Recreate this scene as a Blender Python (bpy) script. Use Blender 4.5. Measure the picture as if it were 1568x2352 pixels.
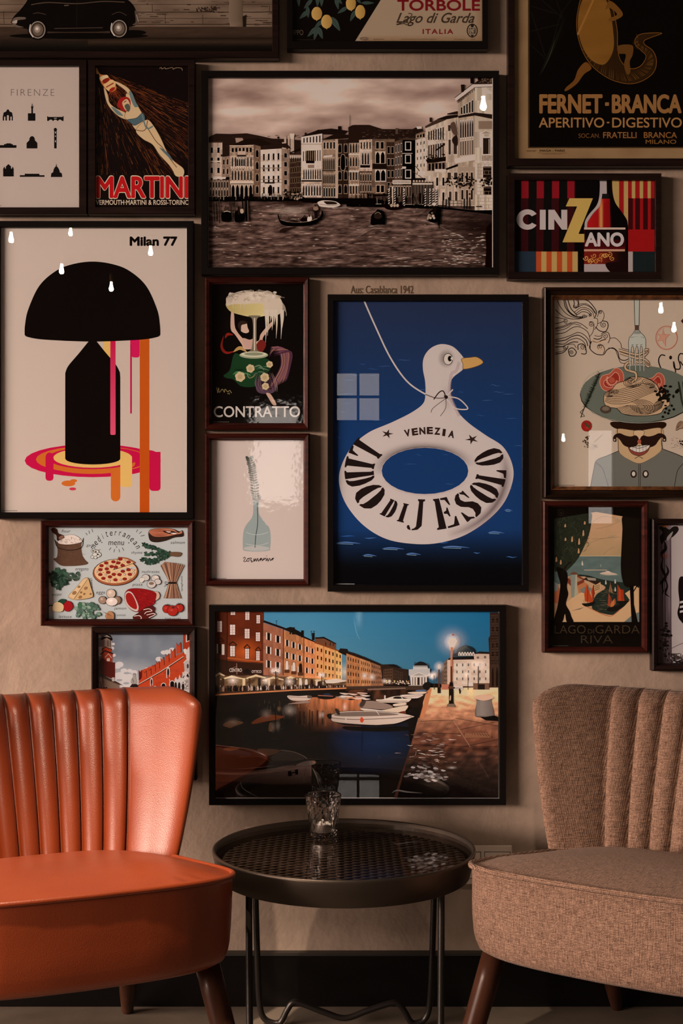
import bpy, bmesh, math, random
from mathutils import Vector, Matrix, noise
from mathutils.geometry import tessellate_polygon
for _o in list(bpy.data.objects): bpy.data.objects.remove(_o, do_unlink=True)
S = bpy.context.scene
COL = S.collection
PI = math.pi
# ---------------------------------------------------------------- camera, light, exposure
F = 3266.7            # focal length in photo pixels (50 mm lens, 36 mm tall frame)
D = 3.0               # camera to gallery wall
H = 1.0386            # camera height
cam = bpy.data.cameras.new('camera'); camo = bpy.data.objects.new('camera', cam); COL.objects.link(camo)
cam.sensor_fit = 'VERTICAL'; cam.sensor_height = 36.0; cam.sensor_width = 24.0; cam.lens = 50.0
camo.location = (0, -D, H); camo.rotation_euler = (PI/2, 0, 0)
cam.clip_start = 0.05
S.camera = camo
try: S.cycles.transparent_max_bounces = 32      # picture glass, window panes and ink films in a row
except Exception: pass
S.view_settings.view_transform = 'Standard'; S.view_settings.look = 'None'
S.view_settings.gamma = 1.0; S.view_settings.exposure = 0.0
try: S.view_settings.use_curve_mapping = False
except Exception: pass
w = bpy.data.worlds.new('world'); S.world = w; w.use_nodes = True
bg = w.node_tree.nodes['Background']; bg.inputs[0].default_value = (0.80, 0.78, 0.74, 1); bg.inputs[1].default_value = 0.6
LIGHT = (1.0, 0.73, 0.585)
def area(name, loc, target, sx, sy, watts, color=LIGHT):
    l = bpy.data.lights.new(name, 'AREA'); l.shape = 'RECTANGLE'; l.size = sx; l.size_y = sy
    l.energy = watts; l.color = color
    o = bpy.data.objects.new(name, l); COL.objects.link(o); o.location = loc
    o.rotation_euler = (Vector(target)-Vector(loc)).to_track_quat('-Z', 'Y').to_euler()
    return o
RX0, RX1, RY, RZ = -7.0, 3.2, -9.0, 3.2       # the room: left, right, rear wall, ceiling
area('daylight_sky', (-13.5, -8.4, 4.7), (-1.0, -1.6, 1.0), 10.0, 5.5, 11500)
area('daylight_rear_window', (-0.555, RY-0.14, 1.52), (-0.555, 0, 1.52), 0.43, 0.86, 2.9, (1.0, 0.86, 0.76))
area('daylight_rear_pane', (0.14, RY-0.14, 2.01), (0.14, 0, 2.01), 0.40, 0.44, 0.8, (1.0, 0.88, 0.8))
area('daylight_rear_door', (2.185, RY-0.14, 1.335), (2.185, 0, 1.335), 0.25, 0.83, 1.3, (1.0, 0.88, 0.8))

# ---------------------------------------------------------------- helpers
LUM = (0.62, 0.470, 0.400)      # white balance of the room light; observed colour / LUM = pigment
def s2l(c): return c/12.92 if c <= 0.04045 else ((c+0.055)/1.055)**2.4
def hx(h):
    h = h.lstrip('#'); return tuple(int(h[i:i+2], 16)/255 for i in (0, 2, 4))
def pig(c):
    """observed colour (hex or 0-1 sRGB) -> pigment, linear"""
    if isinstance(c, str): c = hx(c)
    return tuple(min(0.92, s2l(max(0, v))/k) for v, k in zip(c, LUM))
def mixc(a, b, t):
    if isinstance(a, str): a = hx(a)
    if isinstance(b, str): b = hx(b)
    t = max(0, min(1, t)); return tuple(x+(y-x)*t for x, y in zip(a, b))
def mulc(a, k):
    if isinstance(a, str): a = hx(a)
    return tuple(max(0, min(1, x*k)) for x in a)
def mat(name, color=(0.5, 0.5, 0.5), rough=0.5, metal=0.0, spec=0.5, coat=0.0, **kw):
    m = bpy.data.materials.new(name); m.use_nodes = True
    b = m.node_tree.nodes['Principled BSDF']
    b.inputs['Base Color'].default_value = (*color, 1); b.inputs['Roughness'].default_value = rough
    b.inputs['Metallic'].default_value = metal; b.inputs['Specular IOR Level'].default_value = spec
    b.inputs['Coat Weight'].default_value = coat
    for k, v in kw.items(): b.inputs[k].default_value = v
    return m
def nd(m, typ, **kw):
    n = m.node_tree.nodes.new(typ)
    for k, v in kw.items():
        if k in n.inputs: n.inputs[k].default_value = v
        else: setattr(n, k, v)
    return n
def lk(m, a, ao, b, bi): m.node_tree.links.new(a.outputs[ao], b.inputs[bi])
def ramp(m, stops):
    r = m.node_tree.nodes.new('ShaderNodeValToRGB'); e = r.color_ramp.elements
    while len(e) < len(stops): e.new(0.5)
    for q, (p, c) in zip(e, stops): q.position = p; q.color = (*c, 1)
    return r
def coords(m, scale=(1, 1, 1), rot=(0, 0, 0), kind='Object'):
    tc = nd(m, 'ShaderNodeTexCoord'); mp = nd(m, 'ShaderNodeMapping')
    mp.inputs['Scale'].default_value = scale; mp.inputs['Rotation'].default_value = rot
    lk(m, tc, kind, mp, 'Vector'); return mp
def bump(m, src, out, strength, dist):
    b = nd(m, 'ShaderNodeBump'); b.inputs['Strength'].default_value = strength; b.inputs['Distance'].default_value = dist
    lk(m, src, out, b, 'Height'); lk(m, b, 'Normal', m.node_tree.nodes['Principled BSDF'], 'Normal'); return b
def BS(m): return m.node_tree.nodes['Principled BSDF']

def obj(name, me, m=None, parent=None, smooth=False, kind=None):
    if isinstance(me, bmesh.types.BMesh):
        d = bpy.data.meshes.new(name); me.normal_update(); me.to_mesh(d); me.free(); me = d
    if m is not None:
        for q in (m if isinstance(m, (list, tuple)) else [m]): me.materials.append(q)
    if smooth:
        for p in me.polygons: p.use_smooth = True
    o = bpy.data.objects.new(name, me); COL.objects.link(o)
    if parent is not None: o.parent = parent
    if kind: o['kind'] = kind
    return o
def thing(name, label, cat, loc=(0, 0, 0), rotz=0, group=None):
    o = bpy.data.objects.new(name, None); COL.objects.link(o); o.empty_display_size = 0.05
    o.location = loc; o.rotation_euler = (0, 0, rotz); o['label'] = label; o['category'] = cat
    if group: o['group'] = group
    return o
def tag(o, label, cat, group=None):
    o['label'] = label; o['category'] = cat
    if group: o['group'] = group
    return o
def box(bm, a, b, bev=0.0):
    x0, y0, z0 = [min(p, q) for p, q in zip(a, b)]; x1, y1, z1 = [max(p, q) for p, q in zip(a, b)]
    vs = [bm.verts.new(p) for p in ((x0,y0,z0),(x1,y0,z0),(x1,y1,z0),(x0,y1,z0),(x0,y0,z1),(x1,y0,z1),(x1,y1,z1),(x0,y1,z1))]
    fs = [bm.faces.new([vs[i] for i in f]) for f in ((3,2,1,0),(4,5,6,7),(0,1,5,4),(1,2,6,5),(2,3,7,6),(3,0,4,7))]
    if bev:
        es = list({e for f in fs for e in f.edges})
        bmesh.ops.bevel(bm, geom=es, offset=bev, segments=2, affect='EDGES', profile=0.6)
    return bm
def tube(bm, pts, r, n=10, closed=False, caps=True):
    """round tube through pts; r may be a list"""
    pts = [Vector(p) for p in pts]; N = len(pts); rings = []
    rr = r if isinstance(r, (list, tuple)) else [r]*N
    up = None
    for i, p in enumerate(pts):
        if closed: t = (pts[(i+1) % N]-pts[i-1]).normalized()
        else: t = (pts[min(i+1, N-1)]-pts[max(i-1, 0)]).normalized()
        if up is None:
            up = Vector((0, 0, 1)) if abs(t.z) < 0.9 else Vector((1, 0, 0))
        a = t.cross(up).normalized(); b = a.cross(t).normalized(); up = b
        rings.append([bm.verts.new(p+(a*math.cos(2*PI*k/n)+b*math.sin(2*PI*k/n))*rr[i]) for k in range(n)])
    for i in range(N if closed else N-1):
        A, B = rings[i], rings[(i+1) % N]
        for k in range(n): bm.faces.new((A[k], A[(k+1) % n], B[(k+1) % n], B[k]))
    if caps and not closed:
        bm.faces.new(rings[0][::-1]); bm.faces.new(rings[-1])
    return bm
def lathe(bm, prof, n=64, c=(0, 0, 0), close=False):
    rings = []
    for r, z in prof:
        if r < 1e-6: rings.append([bm.verts.new((c[0], c[1], c[2]+z))])
        else: rings.append([bm.verts.new((c[0]+r*math.cos(2*PI*k/n), c[1]+r*math.sin(2*PI*k/n), c[2]+z)) for k in range(n)])
    prs = list(zip(rings, rings[1:]))
    if close: prs.append((rings[-1], rings[0]))
    for A, B in prs:
        for k in range(n):
            k2 = (k+1) % n
            if len(A) == 1 and len(B) == 1: continue
            if len(A) == 1: bm.faces.new((A[0], B[k2], B[k]))
            elif len(B) == 1: bm.faces.new((A[k], A[k2], B[0]))
            else: bm.faces.new((A[k], A[k2], B[k2], B[k]))
    return bm
def recalc(bm): bmesh.ops.recalc_face_normals(bm, faces=bm.faces[:]); return bm
def sp(pts, n=8, closed=False):
    """Catmull-Rom through pts"""
    P = [tuple(p) for p in pts]; N = len(P); out = []
    rng = range(N if closed else N-1)
    for i in rng:
        if closed: a, b, c, d = P[i-1], P[i], P[(i+1) % N], P[(i+2) % N]
        else: a, b, c, d = P[max(i-1, 0)], P[i], P[i+1], P[min(i+2, N-1)]
        for k in range(n):
            t = k/n; t2 = t*t; t3 = t2*t
            out.append(tuple(0.5*((2*q)+(-p+r)*t+(2*p-5*q+4*r-s)*t2+(-p+3*q-3*r+s)*t3) for p, q, r, s in zip(a, b, c, d)))
    if not closed: out.append(P[-1])
    return out
def WX(px, d): return (px-784)/F*d
def WZ(py, d): return H+(1176-py)/F*d

# ---------------------------------------------------------------- printed artwork: flat vector prints as coloured meshes
def print_material(name, soft):
    m = bpy.data.materials.new(name); m.use_nodes = True; b = BS(m)
    at = nd(m, 'ShaderNodeAttribute', attribute_name='Ink'); lk(m, at, 'Color', b, 'Base Color')
    b.inputs['Roughness'].default_value = 0.7; b.inputs['Specular IOR Level'].default_value = 0.0
    if soft:        # translucent film: transparent mixed with matt ink
        nt = m.node_tree; df = nd(m, 'ShaderNodeBsdfDiffuse'); tr = nd(m, 'ShaderNodeBsdfTransparent'); mx = nd(m, 'ShaderNodeMixShader')
        lk(m, at, 'Color', df, 'Color'); nt.links.new(at.outputs['Alpha'], mx.inputs[0]); nt.links.new(tr.outputs[0], mx.inputs[1]); nt.links.new(df.outputs[0], mx.inputs[2])
        nt.links.new(mx.outputs[0], nt.nodes['Material Output'].inputs['Surface']); nt.nodes.remove(b)
    return m
M_PRINT = print_material('printed_paper', False); M_SOFT = print_material('printed_soft_ink', True)
_txt = {}
def text_tris(s, bold=0.0, shear=0.0, space=1.0):
    k = (s, bold, shear, space)
    if k in _txt: return _txt[k]
    c = bpy.data.curves.new('lettering', 'FONT'); c.body = s; c.size = 1; c.offset = bold; c.shear = shear
    c.space_character = space; c.resolution_u = 5; c.fill_mode = 'FRONT'
    o = bpy.data.objects.new('lettering', c); COL.objects.link(o)
    bpy.context.view_layer.update()
    me = o.evaluated_get(bpy.context.evaluated_depsgraph_get()).to_mesh()
    me.calc_loop_triangles()
    vs = [(v.co.x, v.co.y) for v in me.vertices]
    tr = [tuple(vs[i] for i in t.vertices) for t in me.loop_triangles]
    bpy.data.objects.remove(o, do_unlink=True); bpy.data.curves.remove(c)
    xs = [p[0] for t in tr for p in t]; ys = [p[1] for t in tr for p in t]
    x0, x1, y0, y1 = min(xs), max(xs), min(ys), max(ys)
    tr = [tuple(((x-x0)/(x1-x0), (y-y0)/(y1-y0)) for x, y in t) for t in tr]
    _txt[k] = tr; return tr
STEP = 1.8e-6
class Art:
    def __init__(s, rect, depth, bg=None, tone=None):
        s.tone = tone
        s.r = rect; s.d = D-depth; s.y0 = -depth; s.layer = 0; s.v = []; s.f = []; s.c = []; s.m = []
        s.ox = s.oy = 0.0; s.s = 1.0
        if bg is not None: s.T(); s.rect(rect[0]-4, rect[1]-4, rect[2]+4, rect[3]+4, bg)
    def T(s, ox=0.0, oy=0.0, k=1.0): s.ox, s.oy, s.s = ox, oy, k; return s
    def P(s, p): return (s.ox+p[0]*s.s, s.oy+p[1]*s.s)
    def up(s): s.layer += 1
    def _emit(s, tri, cols, m):
        """clip convex polygon (photo px) to the print, keep colours"""
        x0, y0, x1, y1 = s.r[0]-5, s.r[1]-5, s.r[2]+5, s.r[3]+5
        if m == 1:      # a thin ink film is crossed twice by the light (in and out): split its opacity over both passes
            q = []
            for c in cols:
                r = math.sqrt(max(0.0, 1-c[3])); q.append((c[0]*(1+r), c[1]*(1+r), c[2]*(1+r), 1-r))
            cols = q
        pl = [(p[0], p[1], *c) for p, c in zip(tri, cols)]
        for ax, lim, sg in ((0, x0, 1), (0, x1, -1), (1, y0, 1), (1, y1, -1)):
            if all((p[ax]-lim)*sg >= 0 for p in pl): continue
            out = []
            for i in range(len(pl)):
                a, b = pl[i-1], pl[i]; da = (a[ax]-lim)*sg; db = (b[ax]-lim)*sg
                if (da >= 0) != (db >= 0):
                    t = da/(da-db); out.append(tuple(u+(v-u)*t for u, v in zip(a, b)))
                if db >= 0: out.append(b)
            pl = out
            if len(pl) < 3: return
        y = s.y0-STEP*s.layer
        i0 = len(s.v)
        for p in pl: s.v.append((WX(p[0], s.d), y, WZ(p[1], s.d)))
        a = sum(pl[i-1][0]*pl[i][1]-pl[i][0]*pl[i-1][1] for i in range(len(pl)))
        ids = list(range(i0, i0+len(pl)))
        cs = [p[2:6] for p in pl]
        if a > 0: ids.reverse(); cs.reverse()
        s.f.append(ids); s.c.extend(cs); s.m.append(m)
    def tri(s, t, col, m=0):
        t = [s.P(p) for p in t]
        s._emit(t, [col]*len(t), m)
    def _col(s, col, p, a=1.0):
        if callable(col):
            q = col(*p); aa = a
            if len(q) == 4: aa = q[3]; q = q[:3]
            return (*s.ink(q), aa)
        return (*s.ink(col), a)
    def ink(s, c):
        if isinstance(c, str): c = hx(c)
        return pig(s.tone(c) if s.tone else c)
    def poly(s, pts, col, holes=(), a=1.0, up=True):
        if up: s.up()
        loops = [[Vector((p[0], p[1], 0)) for p in pts]]+[[Vector((p[0], p[1], 0)) for p in h] for h in holes]
        flat = [p for l in loops for p in l]
        fixed = None if callable(col) else s._col(col, None, a)
        m = 1 if (a < 1 or (callable(col) and len(col(flat[0][0], flat[0][1])) == 4)) else 0
        for t in tessellate_polygon(loops):
            q = [(flat[i].x, flat[i].y) for i in t]
            cs = [fixed or s._col(col, p, a) for p in q]
            s._emit([s.P(p) for p in q], cs, m)
    def rect(s, x0, y0, x1, y1, col, a=1.0, up=True): s.poly([(x0, y0), (x1, y0), (x1, y1), (x0, y1)], col, a=a, up=up)
    def rrect(s, x0, y0, x1, y1, r, col, top=True, bot=True):
        p = []
        for cx, cy, a0, on in ((x1-r, y0+r, -90, top), (x1-r, y1-r, 0, bot), (x0+r, y1-r, 90, bot), (x0+r, y0+r, 180, top)):
            if on: p += [(cx+r*math.cos(math.radians(a0+15*k)), cy+r*math.sin(math.radians(a0+15*k))) for k in range(7)]
            else: p.append((x1 if cx > (x0+x1)/2-1e-6 and a0 in (-90, 0) else x0, y0 if a0 in (-90, 180) else y1))
        s.poly(p, col)
    def grid(s, x0, y0, x1, y1, nx, ny, fn, up=True):
        if up: s.up()
        cs = {}
        P = lambda i, j: (x0+(x1-x0)*i/nx, y0+(y1-y0)*j/ny)
        soft = len(fn(x0, y0)) == 4
        for i in range(nx+1):
            for j in range(ny+1): cs[i, j] = s._col(fn, P(i, j))
        for i in range(nx):
            for j in range(ny):
                k = ((i, j), (i+1, j), (i+1, j+1), (i, j+1))
                s._emit([s.P(P(*q)) for q in k], [cs[q] for q in k], 1 if soft else 0)
    def quad(s, q, col, up=False):
        if up: s.up()
        c = s._col(col, q[0]); s._emit([s.P(p) for p in q], [c]*len(q), 0)
    def ell(s, cx, cy, rx, ry, col, rot=0, n=28, a=1.0, a0=0, a1=360, up=True):
        s.poly(ellp(cx, cy, rx, ry, rot, n, a0, a1), col, a=a)
    def glow(s, cx, cy, rx, ry, col, a=1.0, pw=1.6, n=24, rings=6):
        """soft round blot of ink fading outwards"""
        s.up(); c = s.ink(col)
        for j in range(rings):
            r0, r1 = j/rings, (j+1)/rings
            a0, a1 = a*(1-r0)**pw, a*(1-r1)**pw
            for k in range(n):
                q = []
                for ra, an in ((r0, k), (r0, k+1), (r1, k+1), (r1, k)):
                    q.append((cx+rx*ra*math.cos(2*PI*an/n), cy+ry*ra*math.sin(2*PI*an/n)))
                cs = [(*c, a0), (*c, a0), (*c, a1), (*c, a1)]
                if j == 0: q = q[1:]; cs = cs[1:]
                s._emit([s.P(p) for p in q], cs, 1)
    def line(s, pts, wd, col, taper=False, closed=False, up=True, ends=None, a=1.0):
        s.up()
        N = len(pts); L = []; R = []
        if N < 2: return
        for i, p in enumerate(pts):
            if closed: t = (pts[(i+1) % N][0]-pts[i-1][0], pts[(i+1) % N][1]-pts[i-1][1])
            else:
                u, v = pts[max(i-1, 0)], pts[min(i+1, N-1)]; t = (v[0]-u[0], v[1]-u[1])
            l = math.hypot(*t) or 1; n_ = (-t[1]/l, t[0]/l)
            h = wd/2
            if taper: h *= max(0.12, math.sin(PI*i/(N-1))) if taper == 2 else max(0.1, 1-i/(N-1))
            L.append((p[0]+n_[0]*h, p[1]+n_[1]*h)); R.append((p[0]-n_[0]*h, p[1]-n_[1]*h))
        c = (*s.ink(col), a)
        for i in range(N if closed else N-1):
            j = (i+1) % N
            s._emit([s.P(p) for p in (L[i], L[j], R[j], R[i])], [c]*4, 1 if a < 1 else 0)
    def curve(s, pts, wd, col, n=8, taper=False, closed=False, up=True, a=1.0): s.line(sp(pts, n, closed), wd, col, taper, closed, up, a=a)
    def shape(s, pts, col, n=6, line=None, lw=2, a=1.0):
        q = sp(pts, n, True); s.poly(q, col, a=a)
        if line: s.line(q, lw, line, closed=True)
    def text(s, t, x0, y0, x1, y1, col, bold=0.0, shear=0.0, warp=None, a=1.0, space=1.0):
        """lettering whose ink box is x0..x1, y0 (top)..y1 (bottom)"""
        s.up(); c = (*s.ink(col), a)
        offs = [(0, 0)]; r = 0
        if bold > 0.004 and not warp:     # heavier stroke: the glyph laid down in a small ring of offsets
            r = bold*1.25*abs(y1-y0); offs = [(r*math.cos(k*PI/4), r*math.sin(k*PI/4)) for k in range(8)]+[(0, 0)]
        L0 = s.layer
        for tr in text_tris(t, min(bold, 0) if not warp else bold, shear, space):
            for no, (ox, oy) in enumerate(offs):
                s.layer = L0+no
                q = [(x0+r+u*(x1-x0-2*r)+ox, y1-r-v*(y1-y0-2*r)+oy) for u, v in tr]
                if warp: q = [warp(u, v) for u, v in tr]
                s._emit([s.P(p) for p in q], [c]*3, 1 if a < 1 else 0)
    def spiral(s, cx, cy, r, turns, wd, col, a0=0, cw=1, n=14):
        m = int(n*turns)
        s.line([(cx+r*(1-0.88*i/m)*math.cos(a0+cw*2*PI*turns*i/m), cy+r*(1-0.88*i/m)*math.sin(a0+cw*2*PI*turns*i/m)) for i in range(m+1)], wd, col)
    def build(s, parent, name='print'):
        me = bpy.data.meshes.new(name); me.from_pydata(s.v, [], s.f)
        at = me.color_attributes.new('Ink', 'FLOAT_COLOR', 'CORNER')
        flat = [x for c in s.c for x in c]
        at.data.foreach_set('color', flat)
        me.polygons.foreach_set('material_index', s.m)
        o = obj(name, me, [M_PRINT, M_SOFT]); o.parent = parent
        # prints are laid out in wall coordinates; the parent sits at the frame's base
        o.matrix_parent_inverse = parent.matrix_basis.inverted()
        return o
def ellp(cx, cy, rx, ry, rot=0, n=28, a0=0, a1=360):
    o = []; c, q = math.cos(math.radians(rot)), math.sin(math.radians(rot))
    full = abs(a1-a0) >= 360
    for i in range(n if full else n+1):
        t = math.radians(a0+(a1-a0)*i/n); x, y = rx*math.cos(t), ry*math.sin(t)
        o.append((cx+x*c-y*q, cy+x*q+y*c))
    return o
def fbm(x, y, oct=4, z=0.0):
    v = 0; a = 0.5
    for i in range(oct):
        v += a*noise.noise((x, y, z+i*7.3)); x *= 2.03; y *= 2.03; a *= 0.5
    return v
def bil(q, u, v):
    (ax, ay), (bx, by), (cx, cy), (dx, dy) = q      # TL TR BR BL
    return ((ax*(1-u)+bx*u)*(1-v)+(dx*(1-u)+cx*u)*v, (ay*(1-u)+by*u)*(1-v)+(dy*(1-u)+cy*u)*v)
def facade(A, q, col, rows, cols, win, wu=0.5, wv=0.55, v0=0.04, v1=0.96, u0=0.04, u1=0.96, arch=False, trim=None, shutter=None, rng=random, sill=None, skip=0.0, wall=True, mott=0.0):
    """one painted house front inside an artwork: wall quad with a window grid"""
    if wall:
        if mott:
            A.up()
            n = 8
            for i in range(n):
                for j in range(n):
                    k = [bil(q, u/n, v/n) for u, v in ((i, j), (i+1, j), (i+1, j+1), (i, j+1))]
                    A.quad(k, mulc(col, 1+mott*rng.uniform(-1, 1)))
        else: A.quad(q, col, up=True)
    A.up()
    W = []
    for r in range(rows):
        for c in range(cols):
            if rng.random() < skip: continue
            uc = u0+(u1-u0)*(c+0.5)/cols; vc = v0+(v1-v0)*(r+0.5)/rows
            hu = (u1-u0)/cols*wu/2; hv = (v1-v0)/rows*wv/2
            W.append((uc, vc, hu, hv))
    if trim:
        for uc, vc, hu, hv in W:
            A.quad([bil(q, uc+a*hu*1.35, vc+b*hv*1.18) for a, b in ((-1, -1), (1, -1), (1, 1), (-1, 1))], trim)
        A.up()
    if shutter:
        for uc, vc, hu, hv in W:
            for sgn in (-1, 1):
                A.quad([bil(q, uc+a*hu, vc+b*hv) for a, b in ((sgn*1.0, -1), (sgn*1.9, -1), (sgn*1.9, 1), (sgn*1.0, 1))], shutter)
        A.up()
    for uc, vc, hu, hv in W:
        cc = mulc(win, rng.uniform(0.8, 1.25))
        if arch:
            p = [bil(q, uc+hu*x, vc+hv*y) for x, y in ((-1, 1), (-1, -0.45), (-0.6, -0.85), (0, -1.1), (0.6, -0.85), (1, -0.45), (1, 1))]
        else: p = [bil(q, uc+hu*x, vc+hv*y) for x, y in ((-1, 1), (-1, -1), (1, -1), (1, 1))]
        A.quad(p, cc)
    if sill:
        A.up()
        for uc, vc, hu, hv in W:
            A.quad([bil(q, uc+a*hu*1.4, vc+hv*(1.0+b)) for a, b in ((-1, 0), (1, 0), (1, 0.16), (-1, 0.16))], sill)
# ---------------------------------------------------------------- room
def plaster(name, base, vary=0.25, sc=1.0, rough=0.75, bmp=0.25):
    m = mat(name, base, rough, spec=0.3)
    mp = coords(m, (sc, sc, sc))
    n1 = nd(m, 'ShaderNodeTexNoise', Scale=2.3, Detail=7.0, Roughness=0.62, Distortion=0.6); lk(m, mp, 0, n1, 'Vector')
    mp2 = coords(m, (sc*1.0, sc, sc*0.55), (0, 0.5, 0))
    n2 = nd(m, 'ShaderNodeTexNoise', Scale=7.0, Detail=5.0, Roughness=0.7, Distortion=1.8); lk(m, mp2, 0, n2, 'Vector')
    vo = nd(m, 'ShaderNodeTexVoronoi', Scale=5.5); vo.feature = 'SMOOTH_F1'; vo.inputs['Smoothness'].default_value = 0.12
    nm = nd(m, 'ShaderNodeMix', data_type='RGBA'); nm.inputs[0].default_value = 0.25
    lk(m, mp2, 0, nm, 6); lk(m, n1, 'Color', nm, 7); lk(m, nm, 2, vo, 'Vector')
    a = nd(m, 'ShaderNodeMath', operation='MULTIPLY_ADD'); a.inputs[1].default_value = 0.55; lk(m, n1, 'Fac', a, 0)
    b2 = nd(m, 'ShaderNodeMath', operation='MULTIPLY_ADD'); b2.inputs[1].default_value = 0.3; lk(m, n2, 'Fac', b2, 0); lk(m, b2, 0, a, 2)
    b3 = nd(m, 'ShaderNodeMath', operation='MULTIPLY'); b3.inputs[1].default_value = 0.22; lk(m, vo, 'Distance', b3, 0); lk(m, b3, 0, b2, 2)
    lo = tuple(c*(1-vary) for c in base); hi = tuple(min(1, c*(1+vary)) for c in base)
    r = ramp(m, [(0.40, lo), (0.53, base), (0.66, hi)]); lk(m, a, 0, r, 'Fac'); lk(m, r, 0, BS(m), 'Base Color')
    n3 = nd(m, 'ShaderNodeTexNoise', Scale=55.0, Detail=3.0); lk(m, mp, 0, n3, 'Vector')
    ad = nd(m, 'ShaderNodeMath', operation='MULTIPLY_ADD'); ad.inputs[1].default_value = 0.25; lk(m, n3, 'Fac', ad, 0); lk(m, a, 0, ad, 2)
    bump(m, ad, 0, bmp, 0.006)
    return m
M_WALL = plaster('troweled_plaster', (0.335, 0.262, 0.208), 0.24, bmp=0.8)
M_WALL2 = plaster('dark_plaster', (0.10, 0.085, 0.07), 0.2)
M_CEIL = mat('ceiling_paint', (0.055, 0.045, 0.04), 0.9)
M_FLOOR = plaster('polished_concrete', (0.15, 0.125, 0.098), 0.22, 1.3, 0.45, 0.08)
M_BLACK = mat('black_gloss_paint', (0.0035, 0.003, 0.003), 0.25, spec=0.25)
nz = nd(M_BLACK, 'ShaderNodeTexNoise', Scale=60.0, Detail=4.0); bump(M_BLACK, nz, 'Fac', 0.05, 0.002)
M_PANE = bpy.data.materials.new('picture_glass'); M_PANE.use_nodes = True
def glazing(m, rough, tint, f0=0.043):
    nt = m.node_tree; nt.nodes.clear()
    out = nt.nodes.new('ShaderNodeOutputMaterial'); mx = nt.nodes.new('ShaderNodeMixShader')
    tr = nt.nodes.new('ShaderNodeBsdfTransparent'); tr.inputs[0].default_value = (*tint, 1)
    gl = nt.nodes.new('ShaderNodeBsdfGlossy'); gl.inputs['Roughness'].default_value = rough; gl.inputs[0].default_value = (1, 1, 1, 1)
    lw = nt.nodes.new('ShaderNodeLayerWeight'); lw.inputs[0].default_value = 0.5
    pw = nt.nodes.new('ShaderNodeMath'); pw.operation = 'POWER'; pw.inputs[1].default_value = 5.0
    ma = nt.nodes.new('ShaderNodeMath'); ma.operation = 'MULTIPLY_ADD'; ma.inputs[1].default_value = 0.8; ma.inputs[2].default_value = f0
    L = nt.links.new
    L(lw.outputs['Facing'], pw.inputs[0]); L(pw.outputs[0], ma.inputs[0]); L(ma.outputs[0], mx.inputs[0])
    L(tr.outputs[0], mx.inputs[1]); L(gl.outputs[0], mx.inputs[2]); L(mx.outputs[0], out.inputs[0])
    return gl
glazing(M_PANE, 0.0, (0.985, 0.985, 0.985))
M_WAVY = bpy.data.materials.new('acrylic_sheet'); M_WAVY.use_nodes = True
_g = glazing(M_WAVY, 0.03, (0.985, 0.985, 0.985))
_n = M_WAVY.node_tree.nodes.new('ShaderNodeTexNoise'); _n.inputs['Scale'].default_value = 90; _n.inputs['Detail'].default_value = 1
_tc = M_WAVY.node_tree.nodes.new('ShaderNodeTexCoord'); M_WAVY.node_tree.links.new(_tc.outputs['Object'], _n.inputs['Vector'])
_b = M_WAVY.node_tree.nodes.new('ShaderNodeBump'); _b.inputs['Strength'].default_value = 0.03; _b.inputs['Distance'].default_value = 0.002
M_WAVY.node_tree.links.new(_n.outputs['Fac'], _b.inputs['Height']); M_WAVY.node_tree.links.new(_b.outputs['Normal'], _g.inputs['Normal'])

def slab(name, a, b, m): return obj(name, box(bmesh.new(), a, b), m, kind='structure')
T = 0.12
slab('wall_front', (RX0-T, 0, 0), (RX1+T, T, RZ), M_WALL)
slab('floor', (RX0-T, RY-T, -T), (RX1+T, T, 0), M_FLOOR)
slab('ceiling', (RX0-T, RY-T, RZ), (RX1+T, T, RZ+T), M_CEIL)
slab('wall_right', (RX1, RY, 0), (RX1+T, 0, RZ), M_WALL2)
def wall_with_holes(name, axis, at, lo, hi, holes, m):
    """wall of blocks around rectangular openings; axis 'x': plane x=at spanning y; 'y': plane y=at spanning x"""
    bm = bmesh.new(); cuts = sorted({lo, hi, *[h[0] for h in holes], *[h[1] for h in holes]})
    def bx(a0, a1, z0, z1):
        if z1-z0 < 1e-4: return
        if axis == 'x': box(bm, (at-T, a0, z0), (at, a1, z1))
        else: box(bm, (a0, at-T, z0), (a1, at, z1))
    for a0, a1 in zip(cuts, cuts[1:]):
        hs = sorted([h for h in holes if h[0] <= a0+1e-6 and h[1] >= a1-1e-6], key=lambda h: h[2]); z = 0
        for h in hs: bx(a0, a1, z, h[2]); z = h[3]
        bx(a0, a1, z, RZ)
    return obj(name, bm, m, kind='structure')
left_holes = [(-7.4, -1.6, 0.5, 2.95)]
rear_holes = [(-0.77, -0.34, 1.09, 1.95), (-0.06, 0.34, 1.79, 2.23), (2.06, 2.31, 0.92, 1.75)]
wall_with_holes('wall_left', 'x', RX0, RY, 0, left_holes, M_WALL2)
wall_with_holes('wall_rear', 'y', RY, RX0-T, RX1+T, rear_holes, M_WALL2)
M_WFRAME = mat('window_frame_paint', (0.02, 0.018, 0.016), 0.4)
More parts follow.
